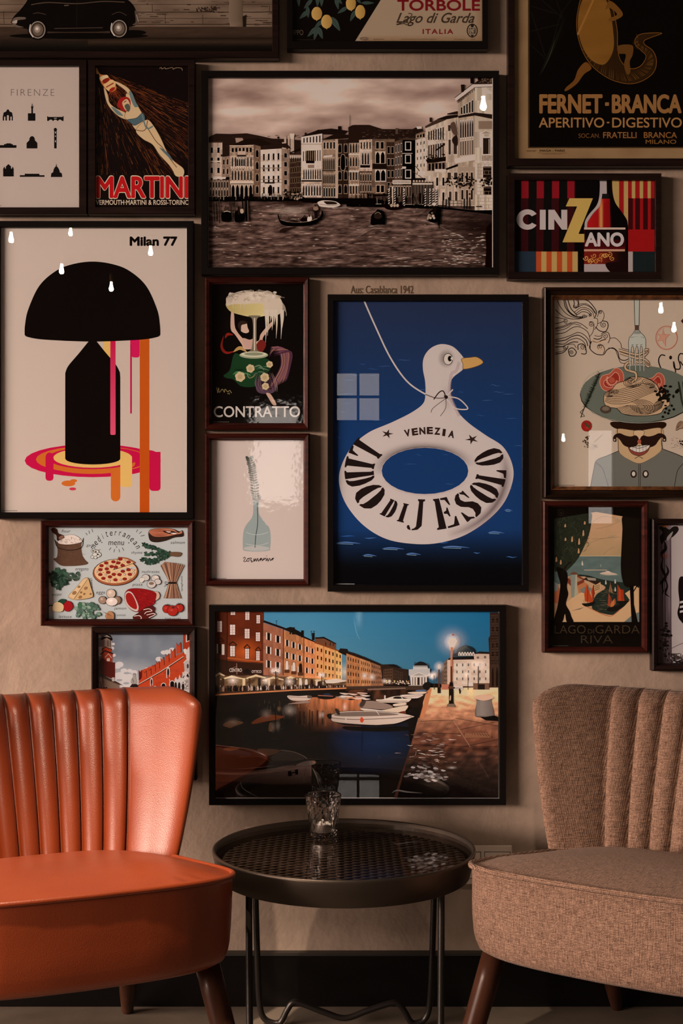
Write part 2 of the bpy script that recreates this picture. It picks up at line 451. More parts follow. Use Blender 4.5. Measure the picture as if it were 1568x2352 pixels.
def window(n, axis, at, h, nu, nv):
    a0, a1, z0, z1 = h; bm = bmesh.new(); g = bmesh.new(); t = 0.035 if axis == 'x' else 0.022
    def bx(bm, u0, u1, w0, w1, d0, d1):
        if axis == 'x': box(bm, (at-d1, u0, w0), (at-d0, u1, w1))
        else: box(bm, (u0, at-d1, w0), (u1, at-d0, w1))
    bx(bm, a0, a1, z0, z0+t, 0.02, 0.08); bx(bm, a0, a1, z1-t, z1, 0.02, 0.08)
    bx(bm, a0, a0+t, z0+t, z1-t, 0.02, 0.08); bx(bm, a1-t, a1, z0+t, z1-t, 0.02, 0.08)
    for i in range(1, nu):
        u = a0+(a1-a0)*i/nu; bx(bm, u-t/2, u+t/2, z0+t, z1-t, 0.025, 0.075)
    for j in range(1, nv):
        q = z0+(z1-z0)*j/nv; bx(bm, a0+t, a1-t, q-t/2, q+t/2, 0.03, 0.07)
    o = obj('window_%d' % n, bm, M_WFRAME, kind='structure')
    bx(g, a0+t, a1-t, z0+t, z1-t, 0.048, 0.052)
    obj('pane', g, M_PANE, o)
window(1, 'x', RX0, left_holes[0], 4, 1)
window(2, 'y', RY, rear_holes[0], 1, 1)
window(3, 'y', RY, rear_holes[1], 2, 2)
window(4, 'y', RY, rear_holes[2], 1, 1)
# tall black baseboard
bm = bmesh.new(); box(bm, (RX0, -0.016, 0), (RX1, 0, 0.108), 0.003)
obj('baseboard_front', bm, M_BLACK, kind='structure')
bm = bmesh.new(); box(bm, (RX0, -0.018, 0.108), (RX1, 0, 0.114))
obj('trim_1', recalc(bm), mat('trim_dark', (0.02, 0.017, 0.014), 0.5), kind='structure')

# lettering left over on the wall above the duck poster
A = Art((800, 650, 955, 676), 0.0006)
A.text('Aus: Casablanca 1942', 805, 656, 949, 674, '#4a3424', bold=0.006)
_e = bpy.data.objects.new('tmp', None)
o = A.build(_e, 'wall_lettering'); o.parent = None; bpy.data.objects.remove(_e)
tag(o, 'faded brown lettering on the plaster above the swim ring poster', 'lettering')

# bare bulbs hanging further back in the room, seen as points in the picture glass
M_BULB = mat('lit_bulb', (1, 0.9, 0.75), 0.3); BS(M_BULB).inputs['Emission Color'].default_value = (1, 0.78, 0.55, 1); BS(M_BULB).inputs['Emission Strength'].default_value = 110
M_CORD = mat('black_cord', (0.01, 0.01, 0.01), 0.6); M_SOCK = mat('brass_socket', (0.25, 0.16, 0.06), 0.35, 1.0)
def pendant(x, y, z, label):
    t = thing('pendant_bulb', label, 'lamp', (x, y, z), group='bare bulbs hanging from the ceiling')
    b = bmesh.new(); lathe(b, [(0, -0.022), (0.009, -0.02), (0.0145, -0.011), (0.015, -0.001), (0.011, 0.012), (0.008, 0.025), (0.008, 0.04), (0, 0.04)], 20); obj('bulb', recalc(b), M_BULB, t, True)
    b = bmesh.new(); lathe(b, [(0, 0.04), (0.011, 0.04), (0.012, 0.085), (0.006, 0.1), (0, 0.1)], 20); obj('socket', recalc(b), M_SOCK, t, True)
    b = bmesh.new(); tube(b, [(0, 0, 0.1), (0, 0, RZ-z)], 0.004, 8); obj('cord', b, M_CORD, t, True)
def mirror_pt(px, py, y):      # where something at depth y must hang to show in a flat picture glass at that spot
    L = D-y; return WX(px, L), y, WZ(py, L)
for px, py, y in ((30, 548, -5.2), (165, 534, -6.6), (145, 620, -5.6), (258, 660, -6.2), (348, 578, -5.9), (1107, 243, -3.35), (1515, 708, -5.5), (1545, 752, -5.9), (1292, 1005, -8.2)):
    x, yy, z = mirror_pt(px, py, y)
    if z < RZ-0.12: pendant(x, yy, z-0.012, 'bare glowing bulb hanging on a black cord behind the viewer')

# unseen ceiling spotlights added to brighten the two seat tops (light inside each can)
def spotlight(x, y, aim, watts, label):
    t = thing('added_spotlight', label, 'lamp', (x, y, RZ))
    SP = Vector((x, y, RZ-0.16)); sd = (Vector(aim)-SP).normalized(); q_ = sd.to_track_quat('Z', 'Y').to_matrix()
    b = bmesh.new(); lathe(b, [(0.030, -0.05), (0.038, -0.05), (0.040, 0.07), (0.036, 0.07), (0.034, 0.0), (0.0, 0.0), (0.0, -0.05)], 28)
    bmesh.ops.transform(b, matrix=Matrix.Translation((0, 0, -0.16)) @ q_.to_4x4(), verts=b.verts[:]); obj('can', recalc(b), M_CORD, t, True)
    b = bmesh.new(); tube(b, [(0, 0, 0), (0, 0, -0.12)], 0.007, 10); lathe(b, [(0, 0), (0.045, 0), (0.045, -0.012), (0, -0.012)], 28); obj('mount', recalc(b), M_CORD, t, True)
    l = bpy.data.lights.new('spot_beam', 'SPOT'); l.energy = watts; l.color = (1.0, 0.74, 0.55); l.spot_size = math.radians(21); l.spot_blend = 0.8; l.shadow_soft_size = 0.03
    lo = bpy.data.objects.new('spot_beam', l); COL.objects.link(lo); lo.location = SP+sd*0.06; lo.rotation_euler = sd.to_track_quat('-Z', 'Y').to_euler()
spotlight(-1.05, -1.45, (-0.44, -0.52, 0.45), 540, 'added black ceiling spotlight out of view, brightening the orange chair')
spotlight(0.15, -1.75, (0.52, -0.50, 0.45), 130, 'added black ceiling spotlight out of view, brightening the tweed chair')
# ---------------------------------------------------------------- picture frames
def wood(name, base, rough=0.35, streak=0.5, coat=0.3, scale=(6, 6, 120)):
    m = mat(name, base, rough, spec=0.12, coat=coat*0.12); mp = coords(m, scale)
    n = nd(m, 'ShaderNodeTexNoise', Scale=1.0, Detail=5.0, Roughness=0.6); lk(m, mp, 0, n, 'Vector')
    r = ramp(m, [(0.3, tuple(c*(1-streak) for c in base)), (0.7, tuple(c*(1+streak) for c in base))])
    lk(m, n, 'Fac', r, 'Fac'); lk(m, r, 0, BS(m), 'Base Color'); bump(m, n, 'Fac', 0.06, 0.002); return m
M_FBLACK = mat('black_lacquered_frame', (0.006, 0.005, 0.005), 0.3, spec=0.08)
_n = nd(M_FBLACK, 'ShaderNodeTexNoise', Scale=140.0); bump(M_FBLACK, _n, 'Fac', 0.03, 0.001)
M_FMAHO = wood('mahogany_frame', (0.032, 0.0065, 0.0045), 0.3)
M_FDARK = wood('espresso_frame', (0.012, 0.006, 0.005), 0.35)
M_FWALN = wood('walnut_frame', (0.014, 0.007, 0.004), 0.3)
M_FSTREAK = wood('streaked_wood_lip', (0.13, 0.052, 0.018), 0.35, 0.9, 0.2, (60, 60, 7))
SEC = {   # frame sections: (0 outer .. 1 inner, depth towards the room)
    'flat': [(0, 0), (0, 0.026), (0.06, 0.028), (0.94, 0.028), (1, 0.0265), (1, 0.004)],
    'bevel': [(0, 0), (0, 0.022), (0.05, 0.0235), (0.25, 0.026), (0.72, 0.024), (0.92, 0.0185), (1, 0.017), (1, 0.004)],
    'scoop': [(0, 0), (0, 0.027), (0.05, 0.031), (0.14, 0.033), (0.24, 0.031), (0.34, 0.0255), (0.5, 0.0225), (0.62, 0.0225), (0.70, 0.024)],
    'lip': [(0.70, 0.004), (0.70, 0.024), (0.76, 0.0235), (0.88, 0.019), (0.97, 0.016), (1, 0.015), (1, 0.004)],
}
def sweep_frame(bm, o, i, sec, d=0.028):
    """o, i = outer and inner rectangles in photo px of the frame's front plane; mitred corners"""
    dd = D-d
    O = [(WX(o[0], dd), WZ(o[3], dd)), (WX(o[2], dd), WZ(o[3], dd)), (WX(o[2], dd), WZ(o[1], dd)), (WX(o[0], dd), WZ(o[1], dd))]
    I = [(WX(i[0], dd), WZ(i[3], dd)), (WX(i[2], dd), WZ(i[3], dd)), (WX(i[2], dd), WZ(i[1], dd)), (WX(i[0], dd), WZ(i[1], dd))]
    rings = [[bm.verts.new((a[0]+(b[0]-a[0])*t, -y, a[1]+(b[1]-a[1])*t)) for t, y in sec] for a, b in zip(O, I)]
    n = len(sec)
    for k in range(4):
        A, B = rings[k], rings[(k+1) % 4]
        for j in range(n): bm.faces.new((A[j], A[(j+1) % n], B[(j+1) % n], B[j]))
    return recalc(bm)
PICS = []
def picture(kind, label, outer, inner, m, sec, art, glass=None, tilt=(0, 0), wavy=False):
    """framed picture: frame, print and pane, hung on the gallery wall"""
    cx = WX((outer[0]+outer[2])/2, D); zb = WZ(outer[3], D)
    t = thing(kind, label, 'picture', (cx, 0, zb))
    inv = t.matrix_basis.inverted()
    if sec == 'scoop':
        f = obj('frame', sweep_frame(bmesh.new(), outer, inner, SEC['scoop']+[(0.70, 0.002)]), m, t)
        l = obj('frame_lip', sweep_frame(bmesh.new(), outer, inner, SEC['lip']), M_FSTREAK, t); l.matrix_parent_inverse = inv
        l['label'] = 'streaked brown wooden inner lip'
    else: f = obj('frame', sweep_frame(bmesh.new(), outer, inner, SEC[sec]), m, t)
    f.matrix_parent_inverse = inv
    art.build(t)
    dd = D-0.028; bm = bmesh.new(); e = 0.003
    gd = {'flat': 0.0228, 'bevel': 0.0138, 'scoop': 0.0123}[sec]
    box(bm, (WX(inner[0], dd)-e, -gd, WZ(inner[3], dd)-e), (WX(inner[2], dd)+e, -gd-0.0015, WZ(inner[1], dd)+e))
    g = obj('glass_pane', bm, M_WAVY if wavy else M_PANE, t); g.matrix_parent_inverse = inv
    # paper backing board
    bm = bmesh.new(); box(bm, (WX(inner[0], dd)-e, -0.003, WZ(inner[3], dd)-e), (WX(inner[2], dd)+e, -0.0075, WZ(inner[1], dd)+e))
    b = obj('backing_board', bm, M_CORD, t); b.matrix_parent_inverse = inv
    t.rotation_euler = (math.radians(tilt[0]), 0, math.radians(tilt[1]))
    PICS.append(t); return t
DEP = 0.0190      # prints in flat frames sit close behind the glass
DEPB = 0.0092
# ---------------------------------------------------------------- vintage car photograph (upper left corner)
R = random.Random(3)
A = Art((-310, -420, 625, 117), DEP, '#0d0805').T(0, 0, .4209)
def _wallc(x, y): return mixc('#79604f', '#5a4436', 0.5+1.4*fbm(x*.004, y*.02))
A.grid(-740, -200, 1484, 148, 120, 24, _wallc)
A.up()
for y in (24, 66, 100, 133): A.line([(x, y+3*fbm(x*.01, y)) for x in range(-740, 1490, 30)], 4 if y in (66, 133) else 2.5, '#2c1e16', up=False)
for x, a, b in ((900, 68, 132), (1105, 80, 132), (1470, 30, 66), (830, 24, 66), (20, 60, 130)): A.line([(x, a), (x+2, b)], 3, '#2f2017', up=False)
for i in range(60):
    x, y = R.uniform(700, 1480), R.uniform(5, 140); A.line([(x, y), (x+R.uniform(8, 50), y+R.uniform(-1, 1))], R.uniform(1.5, 6), '#38281e', up=False)
for i in range(40):
    x, y = R.uniform(1060, 1180), R.uniform(32, 62); A.line([(x, y), (x+R.uniform(3, 10), y+R.uniform(3, 12))], 6, '#2a1d15', up=False)
A.poly([(1250, -60), (1322, -60), (1325, 100), (1340, 118), (1328, 150), (1256, 145), (1248, 110)], lambda x, y: mixc('#8b7060', '#54402f', abs((x-1270)/60)))
A.poly([(1322, 90), (1345, 80), (1342, 150), (1325, 150)], '#1d130d')
A.grid(-740, 146, 1484, 290, 60, 14, lambda x, y: mixc(mixc('#443024', '#2e2018', 0.5+fbm(x*.01, y*.08)), '#090604', max(0, (y-185)/85)))
A.grid(480, 205, 1484, 250, 40, 6, lambda x, y: (*mixc('#3a281c', '#1a110b', abs(y-228)/22), 0.8))
A.ell(430, 196, 380, 17, '#060403'); A.ell(730, 178, 68, 14, '#070504')
A.shape([(62, 128), (74, 92), (112, 52), (150, 0), (210, -120), (380, -160), (560, -140), (660, -30), (715, 14), (742, 58), (752, 110), (740, 138), (690, 150), (560, 172), (250, 172), (110, 150)], '#080504')
A.poly(sp([(240, -90), (300, -130), (420, -140), (540, -120), (610, -20), (230, -10)], 6, True), '#2a1e18')
A.curve([(170, 26), (260, 14), (420, 20), (560, 8), (680, 12)], 5, '#4c392d'); A.curve([(180, 75), (210, 70), (250, 80)], 4, '#3e2e24'); A.curve([(610, 80), (650, 66), (690, 84)], 4, '#3a2b22')
A.line([(296, 156), (560, 151)], 4, '#43322a'); A.line([(420, -40), (418, 150)], 2, '#221712'); A.line([(350, 30), (375, 29)], 5, '#5d4a3e')
for x0 in (0,):
    A.poly(sp([(64, 118), (85, 95), (135, 94), (137, 105), (95, 112), (88, 135), (130, 148), (80, 146)], 5, True), '#5d4b40'); A.poly(sp([(66, 122), (92, 108), (90, 128)], 4, True), '#a08c7e')
A.poly(sp([(735, 60), (752, 70), (757, 120), (742, 135), (722, 135), (740, 118)], 5, True), '#4f3e33'); A.line([(745, 80), (755, 118)], 4, '#9a8475')
for cx, cy in ((206, 163), (650, 156)):
    A.ell(cx, cy, 54, 56, '#060404'); A.ell(cx, cy, 42, 47, '#8f7b6d'); A.ell(cx, cy, 37, 42, '#2f231c'); A.ell(cx, cy, 29, 33, '#5e4c40'); A.ell(cx-3, cy-4, 17, 20, '#8a7567'); A.ell(cx-4, cy-6, 8, 9, '#cbb5a5')
    A.curve([(cx-40, cy-30), (cx-44, cy+8), (cx-25, cy+40)], 5, '#d4bdac')
picture('framed_photograph', 'sepia photograph of a black vintage car cut by the top left corner', (-326, -436, 640, 133), (-310, -420, 625, 117), M_FDARK, 'flat', A)

# ---------------------------------------------------------------- lemon poster (top centre)
A = Art((672, -545, 1107.5, 93.5), DEP, '#090504').T(640, 0, .338)
A.poly([(705, -20), (1390, -900), (1390, 290), (512, 290)], lambda x, y: mixc('#a58873', '#93765d', 0.5+1.2*fbm(x*.008, y*.008)))
A.grid(1300, -700, 1395, 290, 4, 20, lambda x, y: (*hx('#7a5636'), max(0, (x-1320)/90)*0.8)); A.grid(500, 235, 1395, 282, 30, 3, lambda x, y: (*hx('#7f5a3a'), max(0, (y-235)/60) if x > 560 else 0))
A.text('TORBOLE', 805, -3, 1368, 74, '#6a0f14', bold=0.03)
A.rect(805, -8, 870, 6, '#6a0f14')
def lemon(x, y, w, h, r=0):
    p = [(0, -1), (.55, -.86), (.95, -.35), (1, .1), (.8, .6), (.42, .86), (.12, .95), (0, 1.12), (-.12, .95), (-.45, .86), (-.85, .55), (-1, .05), (-.92, -.4), (-.5, -.88)]
    c, s = math.cos(r), math.sin(r); q = [(x+(a*c-b*s)*w, y+(a*s+b*c)*h) for a, b in p]
    A.poly(sp(q, 3, True), lambda X, Y: mixc('#bf9250', '#9c6f36', (X-x)/w*.5+.4))
def leaf(x0, y0, x1, y1, w, c='#38423a'):
    dx, dy = x1-x0, y1-y0; l = math.hypot(dx, dy); nx, ny = -dy/l, dx/l
    q = sp([(x0, y0), (x0+dx*.35+nx*w, y0+dy*.35+ny*w), (x0+dx*.75+nx*w*.6, y0+dy*.75+ny*w*.6), (x1, y1), (x0+dx*.75-nx*w*.6, y0+dy*.75-ny*w*.6), (x0+dx*.35-nx*w, y0+dy*.35-ny*w)], 4, True)
    A.poly(q, c); A.line([(x0, y0), (x1, y1)], 2, '#1c231d')
for a in ((205, 70, 140, 128, 15), (195, 40, 200, 122, 13), (230, -10, 170, 60, 13), (130, -40, 138, 45, 12), (265, -30, 262, 45, 13), (292, -30, 290, 45, 12), (385, -20, 405, 65, 13), (400, -10, 430, 28, 10), (470, 45, 398, 92, 13), (520, 70, 485, 145, 14), (560, 20, 648, 20, 11, ), (530, -10, 558, 24, 10), (358, 115, 416, 210, 20), (300, 140, 245, 185, 14), (262, 180, 195, 250, 14), (262, 182, 240, 272, 14), (266, 180, 298, 265, 16)): leaf(*a)
lemon(258, 93, 36, 46); lemon(325, 148, 37, 48); lemon(490, 25, 34, 48, -.1); lemon(553, 82, 34, 48)
A.text('IPPO', 100, 203, 166, 238, '#6b5846', bold=-.01); A.line([(98, 270), (240, 271)], 1.5, '#4a3b2e')
A.text('Lago di Garda', 798, 86, 1330, 178, '#3a2a1e', bold=0.012, shear=0.42)
A.curve([(880, 90), (905, 100), (865, 140), (800, 168), (850, 160), (870, 172)], 6, '#3a2a1e')
A.text('ITALIA', 977, 197, 1185, 231, '#6e1319', bold=0.03, space=1.25)
A.line(ellp(1314, 208, 34, 44), 7, '#221811', closed=True); A.rect(1292, 190, 1336, 228, '#221811'); A.text('ENIT', 1296, 194, 1332, 224, '#a38b74', bold=.02); A.ell(1314, 175, 11, 11, '#221811'); A.poly([(1300, 236), (1328, 236), (1314, 252)], '#221811')
A.line(ellp(580, 263, 28, 9), 2.5, '#35241a', closed=True); A.text('STELLA', 558, 258, 600, 268, '#35241a'); A.text('PRINTED IN ITALY', 642, 264, 714, 271, '#4a3526'); A.text('EDIZIONE AUTORIZZATA DALLA QUESTURA DI GENOVA', 832, 264, 1070, 271, '#4a3526'); A.text('VIETATO DAL BOLLO', 1190, 264, 1264, 271, '#4a3526'); A.text('GRATIS', 1305, 264, 1335, 271, '#4a3526')
picture('framed_poster', 'poster with lemons and TORBOLE in red letters, black frame cut by the top edge', (658.5, -560, 1120.5, 112), (672, -545, 1107.5, 93.5), M_FBLACK, 'flat', A)

# ---------------------------------------------------------------- dark liqueur poster (upper right corner): plain curled horn shape instead of the known drawing
A = Art((1181.5, -560, 1640, 363.4), DEP, '#8a6a4c').T(1150, 0, .26657)
A.grid(115, -600, 1860, 1366, 30, 50, lambda x, y: mixc('#94714f', '#7c5a3c', 0.5+fbm(x*.004, y*.004)))
A.rect(233, -2100, 1860-130, 1276, '#3a2716'); A.rect(246, -2100, 1860-143, 1266, '#060302')
for q in ([(640, -40), (520, 120), (440, 380), (330, 650)], [(350, 0), (500, 130), (530, 170)], [(470, -20), (530, 150)], [(250, 50), (480, 120)], [(255, 270), (500, 210)], [(260, 100), (380, 480)], [(250, 380), (380, 500)]): A.curve(q, 7, '#15120a')
A.curve([(560, 120), (480, 330), (420, 480), (345, 640)], 26, '#100e07', taper=2); A.curve([(470, 330), (420, 480), (350, 630)], 5, '#3b372a', taper=2)
OCH = '#7d501f'
A.shape([(715, -60), (840, -80), (950, 40), (1000, 250), (1005, 400), (1030, 520), (1110, 590), (1200, 570), (1250, 490), (1215, 440), (1160, 390), (1160, 330), (1220, 290), (1385, 285), (1300, 320), (1235, 350), (1240, 385), (1310, 440), (1340, 530), (1310, 630), (1210, 700), (1100, 722), (960, 690), (830, 610), (740, 510), (680, 380), (652, 230), (665, 80)], '#2a1707', line='#7a4a1c', lw=5)
for i in range(60):
    t = i/59; 
    P0 = sp([(700, 440), (830, 600), (1000, 690), (1150, 690), (1270, 620), (1315, 520), (1270, 430), (1190, 380), (1180, 330)], 10)
    p = P0[int(t*(len(P0)-1))]; q = P0[min(len(P0)-1, int(t*(len(P0)-1))+1)]; a = math.atan2(q[1]-p[1], q[0]-p[0])-1.9
    L_ = 95*(1-.5*t); A.line([p, (p[0]+L_*math.cos(a), p[1]+L_*math.sin(a))], 6, mixc('#6e441b', '#3a2109', R.random()), taper=True)
A.shape([(735, -40), (850, -60), (930, 60), (970, 300), (965, 440), (910, 540), (850, 555), (760, 500), (690, 370), (662, 220), (680, 60)], lambda x, y: mixc('#82531f', '#70461a', 0.5+fbm(x*.01, y*.01)))
A.line([(795, 0), (660, 300)], 16, '#916029')
A.shape([(730, 535), (780, 590), (715, 640), (660, 715), (590, 770), (550, 785), (560, 755), (630, 690), (665, 600)], '#6b3f18'); A.shape([(1010, 395), (1130, 390), (1135, 470), (1110, 530), (1115, 620), (1085, 640), (1060, 560), (1075, 470), (1015, 460)], '#5d3816'); A.shape([(930, 10), (990, 40), (1050, 130), (950, 185), (930, 160), (1000, 125), (940, 70), (900, 80)], '#6b4219')
c = '#8a5c33'
A.text('FERNET', 330, 812, 875, 978, c, bold=0.034, space=1.0); A.text('BRANCA', 955, 812, 1556, 978, c, bold=0.034, space=1.0); A.rect(897, 882, 930, 912, c)
A.text('APERITIVO', 326, 1013, 890, 1100, '#9a6a3e', bold=0.012); A.rect(912, 1050, 934, 1062, '#9a6a3e'); A.text('DIGESTIVO', 958, 1013, 1558, 1100, '#9a6a3e', bold=0.012)
A.text('SOC.AN.', 668, 1150, 852, 1188, '#6c4320'); A.text('FRATELLI', 880, 1138, 1168, 1190, '#85532a', bold=.015); A.text('BRANCA', 1230, 1138, 1516, 1190, '#85532a', bold=.015); A.text('MILANO', 1246, 1203, 1510, 1240, '#7b5027', bold=.015)
A.text('MAGA - PARIS', 334, 1288, 550, 1308, '#35220f', bold=.03); A.text('PROP. DEPT', 222, 1294, 305, 1308, '#4f3720'); A.line([(318, 1318), (570, 1318)], 3, '#5c4128'); A.line([(352, 1328), (530, 1328)], 3, '#5c4128')
picture('framed_poster', 'large black and ochre FERNET-BRANCA poster on tan paper in the upper right corner', (1166.5, -575, 1656, 381), (1181.5, -560, 1640, 363.4), M_FDARK, 'flat', A)

# ---------------------------------------------------------------- Firenze icons
A = Art((-31, 150.7, 181, 475.7), DEP, lambda x, y: hx('#ab9387')).T(0, 0, .4209)
A.text('FIRENZE', 60, 487, 296, 522, '#41332c', bold=-0.022, space=1.25)
K = '#0f0b0a'; G = '#a8918a'
A.poly([(15, 658), (15, 636), (20, 614), (34, 608), (37, 600), (43, 596), (49, 600), (52, 608), (66, 614), (70, 636), (70, 658)], K)
for x, w, h in ((26, 7, 24), (43, 10, 32), (60, 7, 24)): A.rect(x-w/2, 660-h+w/2, x+w/2, 660, '#ab9387'); A.ell(x, 660-h+w/2, w/2, w/2, '#ab9387')
A.rect(152, 618, 193, 659, K); A.rect(171, 585, 180, 620, K); A.poly([(169, 590), (170, 578), (175.5, 563), (181, 578), (182, 590)], K); A.ell(175, 576, 2, 4, '#ab9387')
A.rect(257, 638, 347, 652, K); A.rect(257, 634, 262, 640, K); A.rect(342, 634, 347, 640, K)
A.rect(257, 650, 347, 660, K)
for x in (277, 302, 327): A.ell(x, 661, 10, 8, '#ab9387', a0=180, a1=360)
for x in (297, 302, 307): A.rect(x-1.5, 643, x+1.5, 648, '#ab9387')
A.rect(-5, 792, 90, 807, K); A.rect(22, 786, 70, 794, K); A.rect(34, 782, 60, 788, K)
A.poly([(145, 810), (145, 780), (160, 765), (160, 756), (166, 746), (175, 742), (184, 746), (190, 756), (190, 765), (204, 780), (204, 810)], K)
A.rect(295, 706, 309, 810, K); A.rect(293, 702, 311, 712, K); A.rect(297, 698, 307, 704, K)
for y in (718, 740, 766): A.rect(300, y, 305, y+10 if y != 740 else y+6, '#ab9387')
A.poly([(17, 963), (17, 922), (23, 908), (29, 922), (32, 918), (32, 908), (46, 895), (60, 908), (60, 918), (64, 922), (70, 908), (75, 922), (75, 963)], K)
A.rect(108, 956, 243, 965, K); A.rect(135, 948, 215, 957, K)
A.poly([(277, 966), (280, 945), (290, 940), (291, 930), (297, 915), (304, 908), (307, 890), (310, 908), (317, 915), (325, 930), (326, 940), (337, 945), (340, 966)], K)
for x0, x1, y in ((15, 88, 667), (132, 220, 667), (256, 345, 667), (0, 90, 821), (106, 243, 823), (260, 346, 823), (15, 75, 972), (108, 243, 972), (277, 340, 972)): A.line([(x0, y), (x1, y)], 3, G)
A.text('FIRENZE ITALY', 150, 1025, 202, 1031, G)
A.line([(-40, 1122), (6, 1122)], 3, '#5a4a42')
picture('framed_poster', 'white FIRENZE poster with rows of small black landmark icons', (-47, 137, 199, 491), (-31, 150.7, 181, 475.7), M_FDARK, 'flat', A)

# ---------------------------------------------------------------- red and black vermouth poster with a diving figure
A = Art((219, 150.7, 432, 475.2), DEP, '#0e0606').T(0, 0, .4209)
A.up()
for i in range(1300):
    a = math.radians(R.choice((R.uniform(22, 92), R.uniform(20, 62)))); r = 60+R.random()**.8*620; l = R.uniform(10, 70)
    x, y = 528+r*math.cos(a), 380+r*math.sin(a)
    if x > 1040 or y > 965: continue
    c = R.choice(('#7d3517', '#9c4a22', '#5f260f', '#b5602e', '#4a1b0c')) if R.random() > .12 else R.choice(('#c27a44', '#a85a2c'))
    A.line([(x, y), (x+l*math.cos(a), y+l*math.sin(a))], R.uniform(2, 5.5), c, taper=2, up=False)
SK = '#bd9a75'; LN = '#5d3a22'
A.shape([(608, 440), (650, 452), (700, 482), (725, 520), (752, 585), (775, 640), (742, 612), (712, 552), (690, 502), (640, 462)], SK, line=LN)      # right arm
A.shape([(566, 470), (590, 520), (598, 560), (630, 590), (690, 620), (700, 655), (650, 638), (602, 592), (578, 545)], SK, line=LN)      # left arm
A.shape([(688, 515), (720, 530), (765, 600), (790, 650), (800, 690), (802, 720), (745, 712), (712, 670), (680, 640), (690, 600)], SK, line=LN)
A.shape([(742, 712), (800, 655), (840, 690), (880, 760), (912, 830), (950, 880), (1000, 920), (998, 950), (960, 955), (925, 905), (870, 845), (832, 790), (780, 760)], SK, line=LN)
A.curve([(800, 690), (850, 770), (885, 805), (930, 870), (965, 915)], 4, LN); A.curve([(745, 712), (790, 712), (806, 660)], 4, LN); A.curve([(870, 805), (910, 840), (945, 880)], 14, '#4c5b60', taper=2)
A.shape([(695, 655), (745, 645), (778, 618), (792, 650), (770, 668), (735, 686), (712, 672)], '#46555a', line='#20282b')
A.shape([(705, 500), (722, 510), (742, 560), (755, 580), (735, 585), (715, 545)], '#5f6a68'); A.shape([(608, 585), (640, 600), (672, 632), (640, 625)], '#5f6a68'); A.curve([(775, 625), (800, 700), (835, 690)], 8, '#5f6a68')
A.shape([(640, 575), (655, 540), (690, 530), (712, 550), (708, 600), (680, 610), (660, 598)], '#8e1b16'); A.shape([(668, 560), (690, 542), (706, 560), (712, 600), (690, 605), (676, 590)], SK); A.shape([(680, 580), (700, 568), (712, 590), (700, 612)], '#4b4a40'); A.curve([(676, 560), (690, 552)], 4, '#701510')
for i in range(16):
    a = math.radians(55+i*5); A.line([(620+10*math.cos(a), 480), (620+90*math.cos(a)*R.uniform(.5, 1), 480+70*R.uniform(.6, 1))], 3, '#7c2a14', taper=True)
A.shape([(516, 375), (530, 372), (548, 405), (585, 415), (630, 462), (635, 490), (605, 505), (570, 480), (545, 440), (540, 408)], '#b0642f', line='#3d1a0c')
A.shape([(545, 425), (580, 410), (592, 425), (560, 446)], '#cfa67c'); A.shape([(565, 462), (610, 436), (632, 462), (600, 500)], '#c79a68'); A.shape([(560, 440), (590, 426), (598, 440), (570, 458)], '#7d1c14'); A.curve([(580, 478), (620, 455)], 6, '#8a2417'); A.curve([(516, 374), (536, 405)], 12, '#c58a56'); A.ell(612, 490, 18, 9, '#8a1f16', rot=-35)
def mart(dx, c, b): A.text('MARTINI', 525-dx, 962-dx, 1030+dx, 1083+dx, c, bold=b, space=.96)
A.rect(519, 955, 1030, 1130, '#100706'); A.shape([(950, 930), (1000, 925), (1003, 955), (985, 966), (958, 960)], SK)
mart(4, '#c9a98f', 0.045); mart(-1, '#a51216', 0.028)
A.text('VERMOUTH·MARTINI & ROSSI-TORINO', 524, 1092, 1032, 1119, '#c2a68e', bold=.012)
A.curve([(870, 376), (880, 370), (885, 378), (900, 370), (905, 378), (940, 370), (945, 380), (960, 372), (990, 374), (995, 388)], 3, '#8b6a4e', n=4)
picture('framed_poster', 'black poster with red MARTINI letters and a figure diving up beside the white icons poster', (202, 137, 447, 491.7), (219, 150.7, 432, 475.2), M_FDARK, 'flat', A)

# ---------------------------------------------------------------- striped aperitif poster (right)
A = Art((1182, 413, 1504.6, 624), DEP, '#090505').T(1150, 380, .26657)
for i in range(4):
    x = 176+i*132; A.rect(x, 120, x+62, 283, '#7d131b'); A.rect(x-4, 283, x+60, 745, '#300b0d')
    A.rect(x+62, 120, x+132 if i < 3 else x+70, 745, '#0d0a09')
A.rect(117, 740, 303, 920, '#222b36'); A.rect(303, 742, 662, 918, '#a9854f')
for x in (303, 392, 482, 570): A.rect(x, 742, x+45, 918, '#a3401f')
A.rect(662, 742, 720, 920, '#0a0606')
A.rect(957, 120, 1335, 285, '#a9854f'); A.rect(957, 285, 1095, 520, '#a9854f')
A.rect(1018, 120, 1058, 450, '#8e1716')
for x, w in ((1095, 32), (1157, 38), (1225, 38), (1291, 44)): A.rect(x, 120, x+w, 285, '#8e1716')
A.rect(1095, 283, 1335, 745, '#8e1314')
for x in (1097, 1157, 1225, 1291): A.rect(x, 283, x+40, 552, '#330a0c')
A.rect(1095, 742, 1136, 918, '#a08a84'); A.rect(1136, 742, 1335, 918, '#171e1e'); A.rect(1326, 120, 1335, 920, '#3a0c0c')
A.poly(sp([(850, 80), (856, 150), (850, 250), (825, 340), (770, 410), (730, 465), (716, 530), (716, 600)], 6)+[(716, 930), (1096, 930)]+sp([(1096, 540), (1085, 470), (1040, 400), (985, 320), (962, 230), (957, 120), (957, 80)], 6), '#080404')
A.poly(sp([(850, 118), (852, 180), (845, 280), (820, 350), (760, 420), (725, 480), (720, 540)], 6)+[(742, 540)]+sp([(745, 490), (790, 420), (850, 350), (868, 280), (872, 244)], 6)+[(912, 244), (910, 118)], '#a38f8b')
